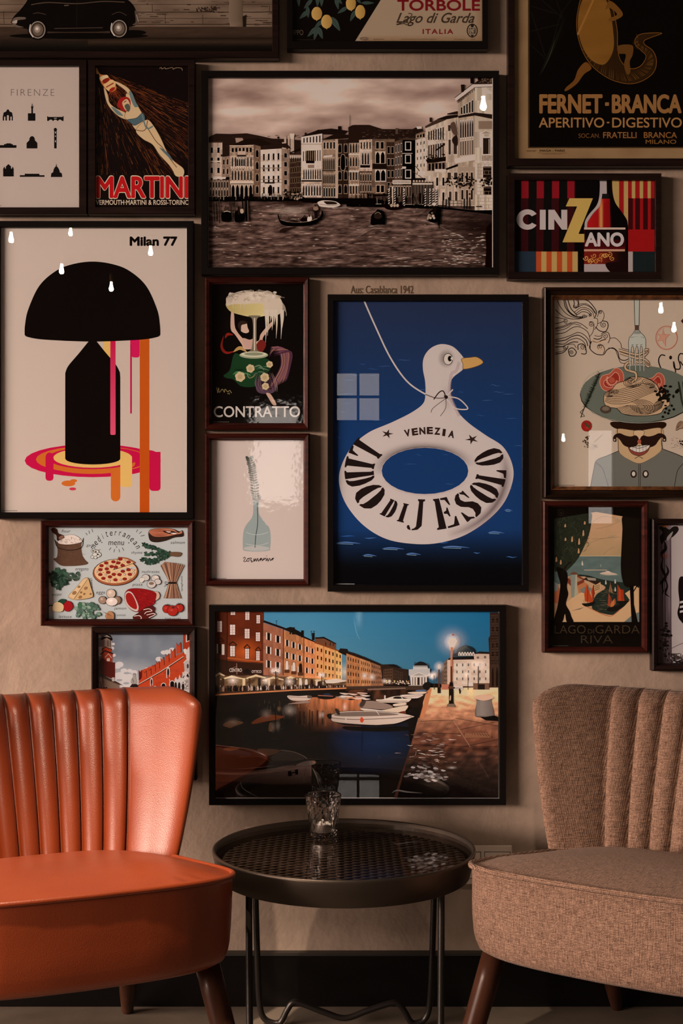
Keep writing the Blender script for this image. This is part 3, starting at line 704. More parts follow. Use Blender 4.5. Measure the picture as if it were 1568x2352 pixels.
A.rect(872, 244, 930, 286, '#141210')
A.poly(sp([(866, 287), (850, 350), (790, 425), (748, 490), (742, 535)], 6)+[(945, 535), (938, 287)], lambda x, y: mixc('#a51616', '#7a0d0f', (x-860)/80))
A.grid(838, 290, 890, 533, 10, 10, lambda x, y: (*hx('#cf8d50'), max(0, 1-abs(x-862)/22)*0.85*min(1, (y-250)/120)))
A.grid(716, 535, 1076, 720, 30, 12, lambda x, y: mixc('#4a0b0f', '#2a0709', (x-716)/360)); A.rect(716, 535, 1072, 552, '#b99c8c'); A.rect(720, 556, 1074, 640, '#0e0708'); 
A.rect(716, 722, 1068, 740, '#b6836a'); A.rect(716, 700, 1068, 722, '#4a0a0d')
A.grid(716, 740, 1096, 922, 20, 12, lambda x, y: mixc('#6b1a12', '#150806', (x-860)/180))
A.rect(716, 850, 960, 922, '#a18a86'); A.shape([(900, 850), (990, 830), (1080, 830), (1080, 930), (960, 930)], '#180807')
for i in range(11):
    x = 735+i*22+R.uniform(-5, 5); y = 790+R.uniform(-20, 40); A.spiral(x, y, 24, 1.3, 6, R.choice(('#c07a35', '#a85f26', '#d1964f')), R.uniform(0, 6), R.choice((1, -1)))
A.poly([(590, 283), (792, 283), (668, 590), (718, 590), (718, 662), (530, 662), (656, 353), (558, 353)], '#b48f4b')
W_ = '#af9a94'
ring = ellp(222, 466, 88, 88); 
A.poly(ellp(228, 466, 94, 88, 0, 34, 33, 327)+ellp(232, 466, 44, 44, 0, 34, 322, 38), W_)
A.poly([(335, 382), (386, 382), (386, 553), (335, 553)], W_); A.poly([(408, 382), (462, 382), (520, 470), (520, 382), (571, 382), (571, 553), (525, 553), (459, 462), (459, 553), (408, 553)], W_)
A.text('ANO', 722, 576, 1060, 700, '#b8a49f', bold=0.04, space=1.0)
picture('framed_poster', 'red striped CINZANO poster with a tall bottle, in a small dark frame', (1166.5, 397.5, 1519, 641), (1182, 413, 1504.6, 624), M_FDARK, 'flat', A)
# ---------------------------------------------------------------- lamp poster (left)
A = Art((0, 521.7, 428.5, 1176.6), DEP, '#b39b8e').T(0, 490, .30184)
K = '#0b0605'; MG = '#ad0f3a'; PK = '#cf4560'; OR = '#b55a20'; OD = '#a8420e'; YL = '#cc9b57'
A.text('Milan 77', 986, 176, 1350, 249, K, bold=0.05, space=1.0)
A.poly(ellp(705, 1882, 517, 126), MG); A.poly(ellp(705, 1873, 432, 104), OR); A.poly(ellp(735, 1872, 388, 96), MG)
A.poly(ellp(700, 1905, 330, 78), OR); A.poly(ellp(705, 1865, 340, 82), MG)
A.poly(ellp(705, 1860, 300, 76), YL)
A.rrect(346, 1850, 407, 2035, 24, MG, top=False); A.poly(ellp(377, 1860, 31, 40), MG)
A.rrect(843, 1945, 915, 2192, 36, OR, top=False); A.rrect(915, 1850, 1004, 2083, 22, YL, top=False)
A.rrect(1136, 1815, 1221, 2112, 26, MG, top=False); A.poly(ellp(1136, 1882, 86, 80, 0, 20, -90, 90), MG)
A.rect(1063, 930, 1136, 2290, lambda x, y: mixc(OR, OD, abs((y-1450)/800)))
A.rect(788, 950, 842, 1130, YL)
A.rrect(990, 950, 1003, 1524, 6, '#a3123c', top=False); A.rrect(1000, 940, 1062, 1097, 18, '#b8164a', top=False); A.rect(990, 940, 1004, 1000, '#b8164a')
A.poly([(674, 960), (735, 960)]+sp([(735, 974), (800, 1055), (880, 1150), (912, 1210)], 6)+[(915, 1250), (915, 1868)]+ellp(706, 1868, 208, 43, 0, 24, 0, 180)+[(496, 1868), (496, 1215)]+sp([(496, 1215), (520, 1160), (600, 1065), (674, 974)], 6), K)
A.rrect(839, 950, 879, 1686, 10, lambda x, y: mixc(MG, PK, (y-950)/500), top=False)
A.poly([(187, 920)]+sp([(187, 920), (190, 850), (215, 730), (300, 550), (430, 435), (560, 385), (705, 367), (850, 385), (980, 435), (1110, 550), (1195, 730), (1217, 850), (1220, 920)], 8)+sp([(1220, 925), (1190, 943), (1060, 962), (705, 976), (350, 962), (218, 943), (187, 925)], 6), K)
A.poly(ellp(520, 2055, 52, 22), OR); A.poly(ellp(560, 2035, 26, 12), OR); A.poly(ellp(553, 2097, 26, 11), '#b02a42')
A.line([(0, 2263), (132, 2263)], 4, '#5b4a42')
A.rect(1416, 100, 1421, 2280, '#cdb7aa')
picture('framed_poster', 'tall cream Milan 77 poster of a black dome lamp dripping pink and orange', (-16, 507, 444, 1191.7), (0, 521.7, 428.5, 1176.6), M_FBLACK, 'flat', A)

# ---------------------------------------------------------------- coupe glass poster: plain foaming coupe over swirls of cloth
A = Art((484, 650.5, 696, 971), DEPB, '#0a0605').T(460, 620, .31447)
R = random.Random(5)
A.shape([(250, 610), (330, 640), (460, 640), (520, 680), (500, 740), (440, 800), (400, 850), (300, 850), (240, 800), (190, 790), (170, 770), (215, 730)], '#16321a')
for q in ([(170, 480), (155, 560), (190, 605), (260, 590)], [(180, 500), (200, 470), (240, 475)]): A.curve(q, 20, '#7d1d14', taper=2)
A.curve([(240, 600), (290, 570), (340, 600)], 26, '#a87f4c', taper=2)
for i in range(26):
    t = i/25; a = (500+40*t, 640-80*math.sin(t*3)); b = (560+100*t, 560+40*t); c = (590+65*t, 700); d = (480+150*t, 880-70*t)
    A.curve([a, b, c, d], R.uniform(8, 18), R.choice(('#5b3140', '#6d4048', '#8a5a48', '#4b2836', '#9c6e55', '#3d2130', '#70434f')), taper=2)
A.shape([(405, 800), (440, 860), (520, 870), (560, 800), (540, 890), (460, 905), (410, 880)], '#4c3440')
for i in range(14): A.curve([(420+8*i, 760+R.uniform(-20, 20)), (400+12*i, 830), (430+10*i, 890)], R.uniform(3, 8), R.choice(('#6b4b55', '#3c2732', '#8f6a62')), taper=2)
for i in range(12):
    x = R.uniform(230, 430); y = R.uniform(670, 800); A.curve([(x, y), (x+R.uniform(20, 60), y+R.uniform(-30, 10)), (x+R.uniform(60, 110), y+R.uniform(-20, 30))], R.uniform(6, 14), R.choice(('#3c6a40', '#0d2010', '#5b6a52', '#22422a')), taper=2)
for x, y, r in ((290, 780, 36), (365, 720, 30), (470, 785, 32), (505, 690, 24), (475, 850, 26)):
    for k in range(6): A.ell(x+r*.55*math.cos(k*PI/3+.3), y+r*.55*math.sin(k*PI/3+.3), r*.5, r*.5, '#b89c78')
    A.ell(x, y, r*.5, r*.5, '#a98a64')
A.curve([(340, 760), (360, 790), (400, 770)], 4, '#8f7b55')
# pale ribbons where the bowl is held up
A.shape([(225, 310), (245, 320), (250, 400), (262, 440), (300, 490), (340, 520), (420, 520), (440, 470), (480, 420), (520, 380), (530, 395), (490, 450), (455, 500), (455, 560), (330, 580), (300, 540), (255, 475), (222, 430)], '#bb937f')
A.shape([(310, 500), (360, 510), (400, 500), (400, 560), (330, 570)], '#b58a7c'); A.shape([(400, 560), (440, 510), (480, 540), (450, 600), (395, 600)], '#6a1d18')
A.shape([(275, 400), (300, 385), (335, 385), (345, 420), (355, 450), (330, 462), (295, 445)], '#c09a86'); A.shape([(272, 405), (300, 370), (345, 385), (330, 395), (300, 405), (295, 445)], '#2a1b16'); A.shape([(480, 900), (510, 905), (540, 950), (555, 985), (530, 985), (500, 940)], '#b38a76')
# coupe
A.shape([(190, 240), (320, 235), (470, 240), (580, 250), (560, 300), (470, 335), (390, 345), (300, 330), (215, 300)], lambda x, y: mixc('#a8905a', '#c9b27c', (x-200)/250))
A.shape([(350, 335), (440, 335), (412, 360), (405, 450), (412, 570), (430, 600), (350, 600), (375, 570), (385, 450), (378, 360)], '#6d5f4c'); A.line([(395, 350), (395, 590)], 8, '#cdb89f'); A.line([(407, 350), (406, 570)], 4, '#8c7a64')
A.ell(390, 622, 105, 26, '#8e8a70'); A.ell(390, 616, 96, 20, '#b9ae93'); A.ell(390, 614, 70, 12, '#7f7b62')
A.shape([(188, 235), (195, 195), (260, 165), (330, 150), (400, 158), (490, 155), (560, 185), (595, 230), (600, 290), (560, 330), (470, 330), (455, 250), (330, 250), (240, 250), (195, 262)], '#bda592')
for i in range(60): A.ell(R.uniform(205, 580), R.uniform(165, 230), R.uniform(8, 22), R.uniform(6, 16), mixc('#cbb5a3', '#a58d7a', R.random()), up=(i % 10 == 0))
for i in range(70):
    x = 190+R.random()*410; y = 158+((x-395)/205)**2*50; A.curve([(x, y), (x+R.uniform(-10, 10), y-R.uniform(4, 16)), (x+R.uniform(4, 22), y-R.uniform(-4, 12))], 2, R.choice(('#7a6a5a', '#4d4037', '#a89482')), n=4, up=(i % 10 == 0))
for x, y1 in ((478, 530), (492, 480), (525, 440), (555, 500), (590, 505), (600, 420), (540, 400), (512, 380)): A.curve([(x, 290), (x+3, (290+y1)/2), (x-2, y1)], 22, '#c2ac99', taper=True)
for i in range(10): A.curve([(600, 240+i*4), (618+i, 270+i*5), (626, 310+i*3)], 2.5, '#8d7b6a', n=4)
for x in (240, 295, 320): A.line([(x, 245), (x+3, 300)], 5, '#d6c2a0', taper=True)
A.text('CONTRATTO', 98, 995, 728, 1076, '#b7a59b', bold=0.012)
A.curve([(118, 858), (128, 900), (132, 860), (140, 895), (160, 870), (175, 895), (180, 870), (200, 890), (215, 880), (228, 900)], 3, '#a48a5a', n=4); A.text('1922', 198, 898, 216, 908, '#a48a5a')
A.line([(90, 1110), (210, 1110)], 3, '#6b5c52')
picture('framed_poster', 'black CONTRATTO poster of a foaming champagne coupe over swirling cloth', (470, 636, 710, 987), (484, 650.5, 696, 971), M_FMAHO, 'bevel', A, wavy=True)

# ---------------------------------------------------------------- rosemary sprig print
A = Art((484, 1010, 696.5, 1331), DEPB, '#b8a197').T(460, 620, .31447)
A.shape([(388, 1690), (424, 1690), (428, 1780), (470, 1840), (505, 1890), (514, 1960), (510, 2025), (500, 2050), (410, 2058), (320, 2050), (310, 2020), (312, 1930), (330, 1870), (375, 1810), (386, 1760)], '#868a86')
A.ell(410, 2036, 98, 20, '#a39a94'); A.curve([(310, 2025), (330, 2045), (410, 2052), (490, 2045), (510, 2030)], 3, '#8d8d89')
A.curve([(415, 1700), (418, 1850), (405, 1940), (398, 2028)], 5, '#23302c')
A.curve([(335, 1915), (380, 1932), (440, 1932), (495, 1915)], 3, '#b5aaa3'); A.curve([(332, 2000), (380, 2010), (440, 2010), (497, 1992)], 3, '#b5aaa3'); A.curve([(450, 1820), (470, 1840), (485, 1865)], 4, '#b0a8a3')
st = [(412, 1690), (403, 1640), (392, 1560), (380, 1490), (370, 1430), (355, 1375)]
A.curve(st, 4, '#6f6a64', taper=False)
SS = sp(st, 8)
for i in range(2, len(SS), 2):
    x, y = SS[i]
    for sg in (-1, 1):
        ln = 38+R.uniform(-6, 6); an = math.radians(-90+sg*(62-10*(i/len(SS)))); ex, ey = x+ln*math.cos(an), y+ln*math.sin(an)*.7
        A.shape([(x, y), ((x+ex)/2-6*sg*.5, (y+ey)/2-6), (ex, ey), ((x+ex)/2+5*sg, (y+ey)/2+6)], mixc('#77726b', '#33352f', max(0, (i/len(SS)-.45)*1.7 if sg < 0 else 0)), n=4)
A.curve([(312, 2108), (322, 2098), (328, 2108), (316, 2128), (330, 2130), (338, 2122), (345, 2108), (356, 2112), (352, 2128), (340, 2126), (345, 2110), (372, 2104), (366, 2120), (376, 2124), (370, 2132), (388, 2128), (392, 2108), (396, 2128), (404, 2108), (409, 2128), (418, 2106), (424, 2128), (432, 2116), (444, 2104), (436, 2124), (450, 2108), (452, 2126), (466, 2104), (462, 2118), (478, 2104), (480, 2126), (490, 2106), (494, 2128), (506, 2106), (512, 2124), (518, 2116), (530, 2104), (528, 2118), (518, 2116), (538, 2104)], 4.5, '#15100e', n=5)
A.line([(482, 2092), (485, 2088)], 5, '#15100e'); A.line([(80, 2254), (190, 2254)], 4, '#5a4b45')
picture('framed_poster', 'pale rosmarino print of a grey bottle holding a single herb sprig', (470, 995, 711, 1346), (484, 1010, 696.5, 1331), M_FMAHO, 'bevel', A, wavy=True)

# ---------------------------------------------------------------- swim ring poster
A = Art((766, 691, 1199.5, 1344), DEP, '#123059').T(740, 640, .31888)
A.grid(75, 150, 1450, 2220, 24, 40, lambda x, y: mixc(mixc('#222b45', '#14315c', min(1, max(0, (y-200)/900))), '#050507', max(0, min(1, (y-1800)/280))))
R = random.Random(9)
for i in range(46):
    x, y = R.uniform(90, 1400), R.choice((R.uniform(560, 1200), R.uniform(1200, 2010))); w = R.uniform(40, 110)
    c = mixc('#46638f', '#2b5596', R.random()) if y > 1500 else mixc('#3c5379', '#2a4a7c', R.random())
    A.curve([(x, y), (x+w*.3, y+R.uniform(-8, 4)), (x+w*.6, y+R.uniform(-3, 5)), (x+w, y-2)], 7 if y > 1500 else 4, c, taper=2, n=4)
for x, y, w in ((1190, 1830, 120), (1310, 1670, 60), (600, 1985, 110), (860, 1935, 200), (430, 1945, 160), (290, 1995, 100), (95, 1905, 180)): A.curve([(x, y), (x+w*.4, y-6), (x+w, y+3)], 10, '#4a6698', taper=2, n=5); A.curve([(x+10, y+4), (x+w*.7, y+8)], 3, '#7f97bf', n=4)
BW = '#b9a59e'
bodyp = sp([(742, 830), (725, 900), (640, 965), (500, 1035), (330, 1110), (205, 1220), (130, 1370), (125, 1500), (180, 1640), (300, 1780), (460, 1875), (650, 1910), (830, 1905), (1020, 1850), (1190, 1740), (1310, 1610), (1372, 1450), (1365, 1330), (1300, 1210), (1180, 1130), (1060, 1045), (985, 970), (935, 880), (920, 800), (935, 720), (1015, 650), (1025, 590), (985, 530), (930, 485), (850, 472), (775, 505), (730, 570), (724, 650), (740, 740)], 6, True)
hole = ellp(739, 1385, 312, 167)
A.poly(bodyp, BW, holes=[hole])
def shade(cx, cy, rx, ry, a0, a1, w, c, amax, n=40, inner=True, mid=.5):
    """soft printed airbrush band along an ellipse"""
    A.up(); m = 6
    for i in range(n):
        for j in range(m):
            q = []; cs = []
            for ii, jj in ((i, j), (i+1, j), (i+1, j+1), (i, j+1)):
                t = ii/n; a = math.radians(a0+(a1-a0)*t); k = (1+w*jj/m)
                q.append((cx+rx*k*math.cos(a), cy+ry*k*math.sin(a))); al = amax*math.sin(PI*t)**.6*((1-jj/m)**1.5 if inner else (1-abs(2*jj/m-1)))
                cs.append((*A.ink(c), al))
            A._emit([A.P(p) for p in q], cs, 1)
shade(739, 1385, 314, 168, 170, 350, .32, '#3d2a28', .85); shade(739, 1385, 314, 168, 20, 160, .1, '#5b4644', .3)
shade(749, 1400, 628, 508, -20, 75, -.17, '#4a3336', .8, inner=False)
A.glow(893, 575, 64, 72, '#1c100e', .95, 1.0); A.glow(905, 860, 60, 130, '#5b4644', .35)
A.curve([(985, 600), (965, 660), (930, 690), (915, 790), (925, 860), (985, 990)], 22, '#8d7571', a=.55)
A.curve([(300, 158), (380, 340), (490, 570), (610, 740), (742, 832), (820, 858), (880, 858)], 11, BW)
A.curve([(742, 834), (820, 860), (885, 858)], 6, '#4a3835')
A.shape([(1003, 578), (1060, 568), (1115, 566), (1158, 602), (1110, 632), (1020, 652), (1012, 615)], '#b98a50', line='#5c3c1d', lw=4)
A.ell(906, 580, 34, 43, '#100908'); A.ell(905, 580, 30, 39, '#c3b2ab'); A.ell(918, 576, 15, 20, '#0b0606'); A.poly([(925, 570), (940, 560), (940, 588), (922, 580)], '#c3b2ab')
A.curve([(802, 870), (840, 820), (870, 810), (888, 850)], 8, '#221614'); A.curve([(888, 855), (950, 930), (1035, 942), (1040, 920), (980, 865), (905, 850)], 9, BW); A.curve([(885, 855), (915, 825), (940, 798)], 9, BW); A.curve([(886, 865), (800, 930), (782, 965)], 4, '#3d2c29'); A.curve([(888, 860), (888, 930), (850, 990)], 4, '#3d2c29'); A.shape([(875, 845), (895, 840), (905, 855), (890, 868)], '#221614')
INK = '#1c1110'
# stencil lettering bent around the ring
LET = {
 'L': [[(.04, .0), (.04, .06), (.12, .08), (.12, .92), (.04, .94), (.04, 1), (.56, 1), (.56, .94), (.47, .92), (.47, .0)], [(.53, 0), (.53, .06), (.75, .1), (.9, .34), (.97, .34), (.95, 0)]],
 'I': [[(.08, 0), (.08, .05), (.22, .08), (.22, .92), (.08, .95), (.08, 1), (.92, 1), (.92, .95), (.78, .92), (.78, .08), (.92, .05), (.92, 0)]],
 'D': [[(.02, 0), (.02, .05), (.1, .08), (.1, .92), (.02, .95), (.02, 1), (.45, 1), (.45, 0)], [(.51, 0), (.51, .07), (.58, .12), (.62, .3), (.62, .7), (.58, .88), (.51, .93), (.51, 1), (.72, .97), (.9, .85), (.98, .6), (.98, .4), (.9, .15), (.72, .03)]],
 'O': [[(.46, 0), (.46, .07), (.4, .12), (.37, .3), (.37, .7), (.4, .88), (.46, .93), (.46, 1), (.26, .96), (.08, .82), (.01, .6), (.01, .4), (.08, .18), (.26, .04)], [(.54, 0), (.54, .07), (.6, .12), (.63, .3), (.63, .7), (.6, .88), (.54, .93), (.54, 1), (.74, .96), (.92, .82), (.99, .6), (.99, .4), (.92, .18), (.74, .04)]],
 'J': [[(.42, 1), (.42, .95), (.52, .92), (.5, .12), (.4, .05), (.3, .03), (.3, -.02), (.6, .02), (.8, .15), (.84, .92), (.98, .95), (.98, 1)], [(.25, -.02), (.1, .0), (.02, .06), (.03, .12), (.12, .14), (.2, .06)]],
 'E': [[(.02, 0), (.02, .05), (.1, .08), (.1, .92), (.02, .95), (.02, 1), (.4, 1), (.4, 0)], [(.46, 1), (.46, .94), (.7, .92), (.85, .72), (.92, .72), (.9, 1)], [(.46, .54), (.46, .48), (.6, .46), (.66, .36), (.72, .36), (.72, .66), (.66, .66), (.6, .57)], [(.46, 0), (.46, .06), (.74, .08), (.9, .32), (.97, .32), (.95, 0)]],
 'S': [[(.5, 1), (.28, .96), (.1, .84), (.06, .68), (.2, .54), (.5, .42), (.6, .3), (.58, .14), (.5, .06), (.5, 0), (.74, .04), (.93, .18), (.96, .36), (.84, .52), (.5, .64), (.38, .76), (.42, .88), (.5, .93)], [(.56, .93), (.56, 1), (.7, .97), (.8, 1), (.86, 1), (.86, .68), (.8, .68), (.72, .86)], [(.44, .06), (.44, 0), (.3, .04), (.16, 0), (.1, 0), (.06, .36), (.12, .36), (.26, .14)]],
}
def ringletter(ch, ac, hw, v0=0.0, v1=1.0):
    for p in LET[ch]:
        q = []
        P2 = []
        for i in range(len(p)):      # subdivide so that stems bend with the ring
            a, b = p[i], p[(i+1) % len(p)]
            for k in range(4): P2.append((a[0]+(b[0]-a[0])*k/4, a[1]+(b[1]-a[1])*k/4))
        for u, v in P2:
            a = math.radians(ac+hw*(1-2*u)); v = v0+(v1-v0)*v; k = max(0, math.sin(a))
            bx, by = 583, 430; tx, ty = 372, 205
            cx, cy = 742, 1385
            q.append((cx+(bx+(tx-bx)*v)*math.cos(a), cy+(by+(ty-by)*v)*math.sin(a)))
        A.poly(q, INK)
for ch, ac, hw in (('L', 206, 9), ('I', 189, 6.5), ('D', 171, 9.5), ('O', 146, 12), ('J', 97, 7), ('E', 73, 9), ('S', 51, 10), ('O', 28, 10), ('L', 7.5, 9), ('O', -17, 9.5)): ringletter(ch, ac, hw)
ringletter('D', 122, 5.6, .18, .80); ringletter('I', 109.5, 3.4, .18, .80)
for i, ch in enumerate('VENEZIA'):
    cx = 612+54*i-(6 if i > 4 else 0); t = (i-3)/3
    y = 1090+22*abs(t)**1.6+ (t+1)*4; an = t*.2
    def wp(u, v, cx=cx, y=y, an=an):
        X, Y = (u-.5)*(44 if ch not in 'I' else 22), (.5-v)*52; return (cx+X*math.cos(an)-Y*math.sin(an), y+X*math.sin(an)+Y*math.cos(an))
    A.text(ch, 0, 0, 1, 1, '#2b1a17', bold=.05, warp=wp)
def star(cx, cy, r, rot):
    A.poly([(cx+(r if k % 2 == 0 else r*.32)*math.cos(rot+k*PI/5), cy+(r if k % 2 == 0 else r*.32)*math.sin(rot+k*PI/5)*.75) for k in range(10)], '#2b1a17')
star(468, 1118, 46, -1.3); star(1077, 1157, 50, -2.0)
A.line([(95, 2199), (232, 2199)], 3, '#b5a8a2'); A.rect(1437, 150, 1443, 2214, '#a6938c')
picture('framed_poster', 'blue LIDO DI JESOLO poster of a white duck-headed swim ring', (752, 675.7, 1214, 1359), (766, 691, 1199.5, 1344), M_FBLACK, 'flat', A)
# ---------------------------------------------------------------- sepia canal photograph (top centre)
A = Art((477.4, 177, 1132, 613.6), DEP, '#1b110c', tone=lambda c: (max(0, .48+(c[0]-.40)*1.5), max(0, .395+(c[1]-.33)*1.5), max(0, .34+(c[2]-.28)*1.5)))
R = random.Random(21)
def sky(x, y):
    v = fbm(x*.006, y*.021, 5, 2.0)*1.5+fbm(x*.0022, y*.007, 3, 9.0)*1.1
    b = .56+.55*v-max(0, (y-255)/110)*.22+max(0, (y-200)/60 if y < 260 else 1-(y-260)/50)*.12
    if y < 195: b -= .15*(195-y)/18
    return mixc('#5b4339', '#b59b8c', b)
A.grid(473, 173, 1136, 335, 150, 64, sky)
def water(x, y):
    t = (y-453)/160
    v = fbm(x*.02, y*.13, 4, 4.0)+.7*fbm(x*.07, y*.45, 3, 1.0)
    b = .44+.62*v-.12*t
    dk = max(0, min(1, (x-1010)/70))*max(0, 1-abs(y-520)/75)
    dk = max(dk, max(0, min(1, (x-1085)/40))*.6); dk = max(dk, .75*max(0, 1-abs(y-462)/14)*(1 if x > 640 else .55))
    return mixc('#1c110c', '#937466', b*(1-.85*dk)+.03)
A.grid(473, 450, 1136, 617, 165, 90, water)
A.up()
for i in range(420):
    x, y = R.uniform(478, 1132), 470+R.random()**.8*142; w = R.uniform(4, 22)*(0.5+(y-450)/160); dk = R.random() < .55
    c = mixc('#1d120d', '#3a2820', R.random()) if dk else mixc('#8a6f61', '#b59a8b', R.random()*.8)
    if x > 1020 and y < 560 and not dk: continue
    A.line([(x, y), (x+w*.4, y+R.uniform(-.9, .9)), (x+w, y+R.uniform(-.6, .6))], R.uniform(.7, 2.0), c, taper=2, up=False, a=.8)
for i in range(90):
    x, y = R.uniform(1010, 1110), R.uniform(535, 610); w = R.uniform(4, 16); A.line([(x, y), (x+w*.5, y-.6), (x+w, y)], 1.3, mixc('#8a6e5f', '#c2a797', R.random()), taper=2, up=False)
for i in range(40):
    x, y = R.uniform(1020, 1100), R.uniform(495, 540); A.line([(x, y), (x+R.uniform(3, 9), y)], 1.2, '#6f574a', taper=2, up=False)
A.curve([(820, 545), (870, 520), (960, 505), (1050, 540), (1080, 560)], 2, '#a08576', a=.12)
# rooftops behind
A.T(450, 150, .24235)
ROOF = '#2b1d16'
A.poly([(100, 690), (190, 648), (330, 652), (380, 650), (480, 645), (600, 668), (720, 695), (870, 700), (1000, 712), (1000, 860), (100, 860)], ROOF)
for i in range(120):
    x, y = R.uniform(120, 990), R.uniform(665, 780); A.line([(x, y), (x+R.uniform(8, 30), y+R.uniform(-6, 6))], 3, mixc('#3c2b22', '#1c120d', R.random()), up=(i == 0))
A.poly([(372, 690), (440, 690), (455, 722), (380, 735)], '#7a6253')
for x, y0, w in ((835, 680, 20), (870, 668, 18), (815, 730, 20), (895, 690, 34)): A.rect(x, y0, x+w, 830, '#8a7263')
A.poly([(885, 648), (935, 648), (925, 700), (895, 700)], '#9d8474'); A.ell(778, 686, 8, 10, '#1b110d')
LW, LD = '#8b7364', '#0c0706'
def B(x0, x1, yl, yr, yb, col, rows, cols, **k):
    q = [(x0, yl), (x1, yr), (x1, yb), (x0, yb)]; facade(A, q, col, rows, cols, k.pop('win', LD), rng=R, mott=.13, **k); return q
def cornice(x0, x1, yl, yr, h=12, c='#3b2a20', over=8):
    A.poly([(x0-over, yl-h), (x1+over, yr-h), (x1+over, yr), (x0-over, yr if yl == yr else yl)], c)
def band(x0, x1, y, h, c): A.rect(x0, y, x1, y+h, c)
B(112, 250, 735, 735, 1255, '#8c7465', 5, 2, trim='#a08878', wu=.35, wv=.5, sill='#3b2c23'); cornice(112, 250, 735, 735)
band(118, 240, 905, 14, '#9d8574'); band(118, 240, 1040, 14, '#8a7161'); A.poly([(165, 1055), (285, 1055), (280, 1078), (155, 1078)], '#a89080'); B(118, 320, 1085, 1085, 1255, '#4a372c', 2, 7, wu=.5, wv=.8, trim='#8b7363', arch=True)
B(243, 320, 870, 860, 1060, '#6b5446', 2, 2, trim='#826a5a', wu=.4); cornice(243, 320, 868, 845, 20, '#2a1c15')
B(318, 550, 768, 752, 1255, '#78604f', 1, 1, wu=0); B(548, 612, 752, 770, 1255, '#5a4436', 4, 1, wu=.4, wv=.6, arch=True, trim='#766050')
A.poly([(318, 768), (470, 700), (600, 690), (730, 755), (612, 765), (545, 748)], '#241811'); band(318, 545, 760, 8, '#97806f')
B(322, 545, 780, 775, 830, '#7d6554', 1, 6, wu=.55, wv=.75, v0=0, v1=1); B(322, 545, 860, 855, 970, '#82695a', 1, 7, wu=.42, wv=.85, v0=0, v1=1, arch=True, trim='#9b8373')
B(378, 470, 880, 880, 960, '#3a2a20', 1, 4, wu=.6, wv=.9, v0=0, v1=1, arch=True, trim='#a18a79'); band(322, 545, 960, 22, '#988070'); band(372, 470, 984, 12, '#20150f')
for x in range(325, 545, 22): A.line([(x, 962), (x, 982)], 5, '#5a4537', up=(x == 325))
B(322, 545, 990, 990, 1095, '#745c4c', 1, 7, wu=.45, wv=.9, v0=0, v1=1, arch=True, trim='#967d6c'); band(322, 545, 1098, 24, '#9a8271'); band(330, 540, 1122, 8, '#1b110c')
A.rect(395, 815, 470, 850, '#8d7565'); A.rect(390, 850, 475, 866, '#2a1d15')
B(322, 548, 1135, 1135, 1255, '#33241b', 1, 5, wu=.7, wv=.95, v0=0, v1=1, trim='#8d7665', arch=True)
A.poly([(612, 800), (815, 778), (905, 795), (860, 740), (700, 750)], '#2b1d16')
B(612, 812, 802, 790, 1255, '#a18979', 4, 4, wu=.34, wv=.55, trim='#b39b8a', win='#17100c', sill='#5d4a3e'); B(810, 888, 790, 800, 1255, '#6d5648', 5, 1, wu=.36, wv=.5, trim='#816a5a')
for y in (970, 1080, 1110): band(612, 812, y, 6, '#6a5547')
for x in (640, 676, 738, 776): A.spiral(x, 900, 10, 1, 4, '#66513f'); A.line([(x-14, 985), (x+14, 980)], 6, '#5c4839')
A.rect(650, 1108, 745, 1122, '#20150f'); A.shape([(690, 1160), (705, 1135), (722, 1160), (720, 1250), (692, 1250)], '#1a110c'); A.rect(612, 1238, 812, 1252, '#b29a8a')
B(886, 1002, 838, 815, 1255, '#35251c', 4, 5, wu=.5, wv=.5, trim='#69523f', win='#0c0705'); band(886, 1000, 850, 26, '#7b6454'); A.poly([(880, 838), (1002, 800), (1002, 780), (890, 826)], '#20150f')
for x in range(892, 1000, 20): A.rect(x, 855, x+8, 885, '#a48c7b')
A.poly([(990, 678), (1150, 615), (1280, 600), (1440, 622), (1400, 660), (1195, 655)], '#251913'); A.rect(1345, 578, 1375, 620, '#20150f'); A.rect(1030, 640, 1045, 670, '#20150f'); A.rect(1150, 612, 1170, 640, '#20150f')
B(996, 1196, 680, 648, 1250, '#ab9382', 1, 1, wu=0); B(1000, 1196, 690, 655, 740, '#a89080', 1, 6, wu=.36, wv=.8, v0=0, v1=1); B(1000, 1194, 800, 780, 930, '#ab9382', 1, 8, wu=.36, wv=.7, v0=0, v1=1)
A.rect(1045, 810, 1125, 915, '#2a1d15'); B(1045, 1125, 810, 808, 910, '#6a5444', 1, 4, wu=.6, wv=.95, v0=0, v1=1); A.rect(1042, 905, 1122, 930, '#1a110c'); band(996, 1196, 745, 7, '#7c6656'); band(1060, 1120, 945, 30, '#6c5646')
B(1004, 1194, 985, 980, 1085, '#917867', 1, 8, wu=.5, wv=.95, v0=0, v1=1, arch=True, trim='#b59d8c'); band(998, 1194, 1090, 14, '#1d130e'); B(998, 1196, 1105, 1105, 1255, '#8a7262', 1, 7, wu=.5, wv=.72, v0=.1, v1=1, arch=True, trim='#a58d7c')
B(1192, 1335, 712, 700, 1262, '#6e5747', 1, 1, wu=0); A.poly([(1192, 705), (1320, 650), (1450, 660), (1450, 690), (1335, 700)], '#271a13'); B(1196, 1330, 725, 720, 800, '#7a6252', 1, 4, wu=.5, wv=.8, v0=0, v1=1, trim='#9a8271'); A.poly([(1212, 858), (1295, 850), (1290, 868), (1208, 874)], '#b7a08f')
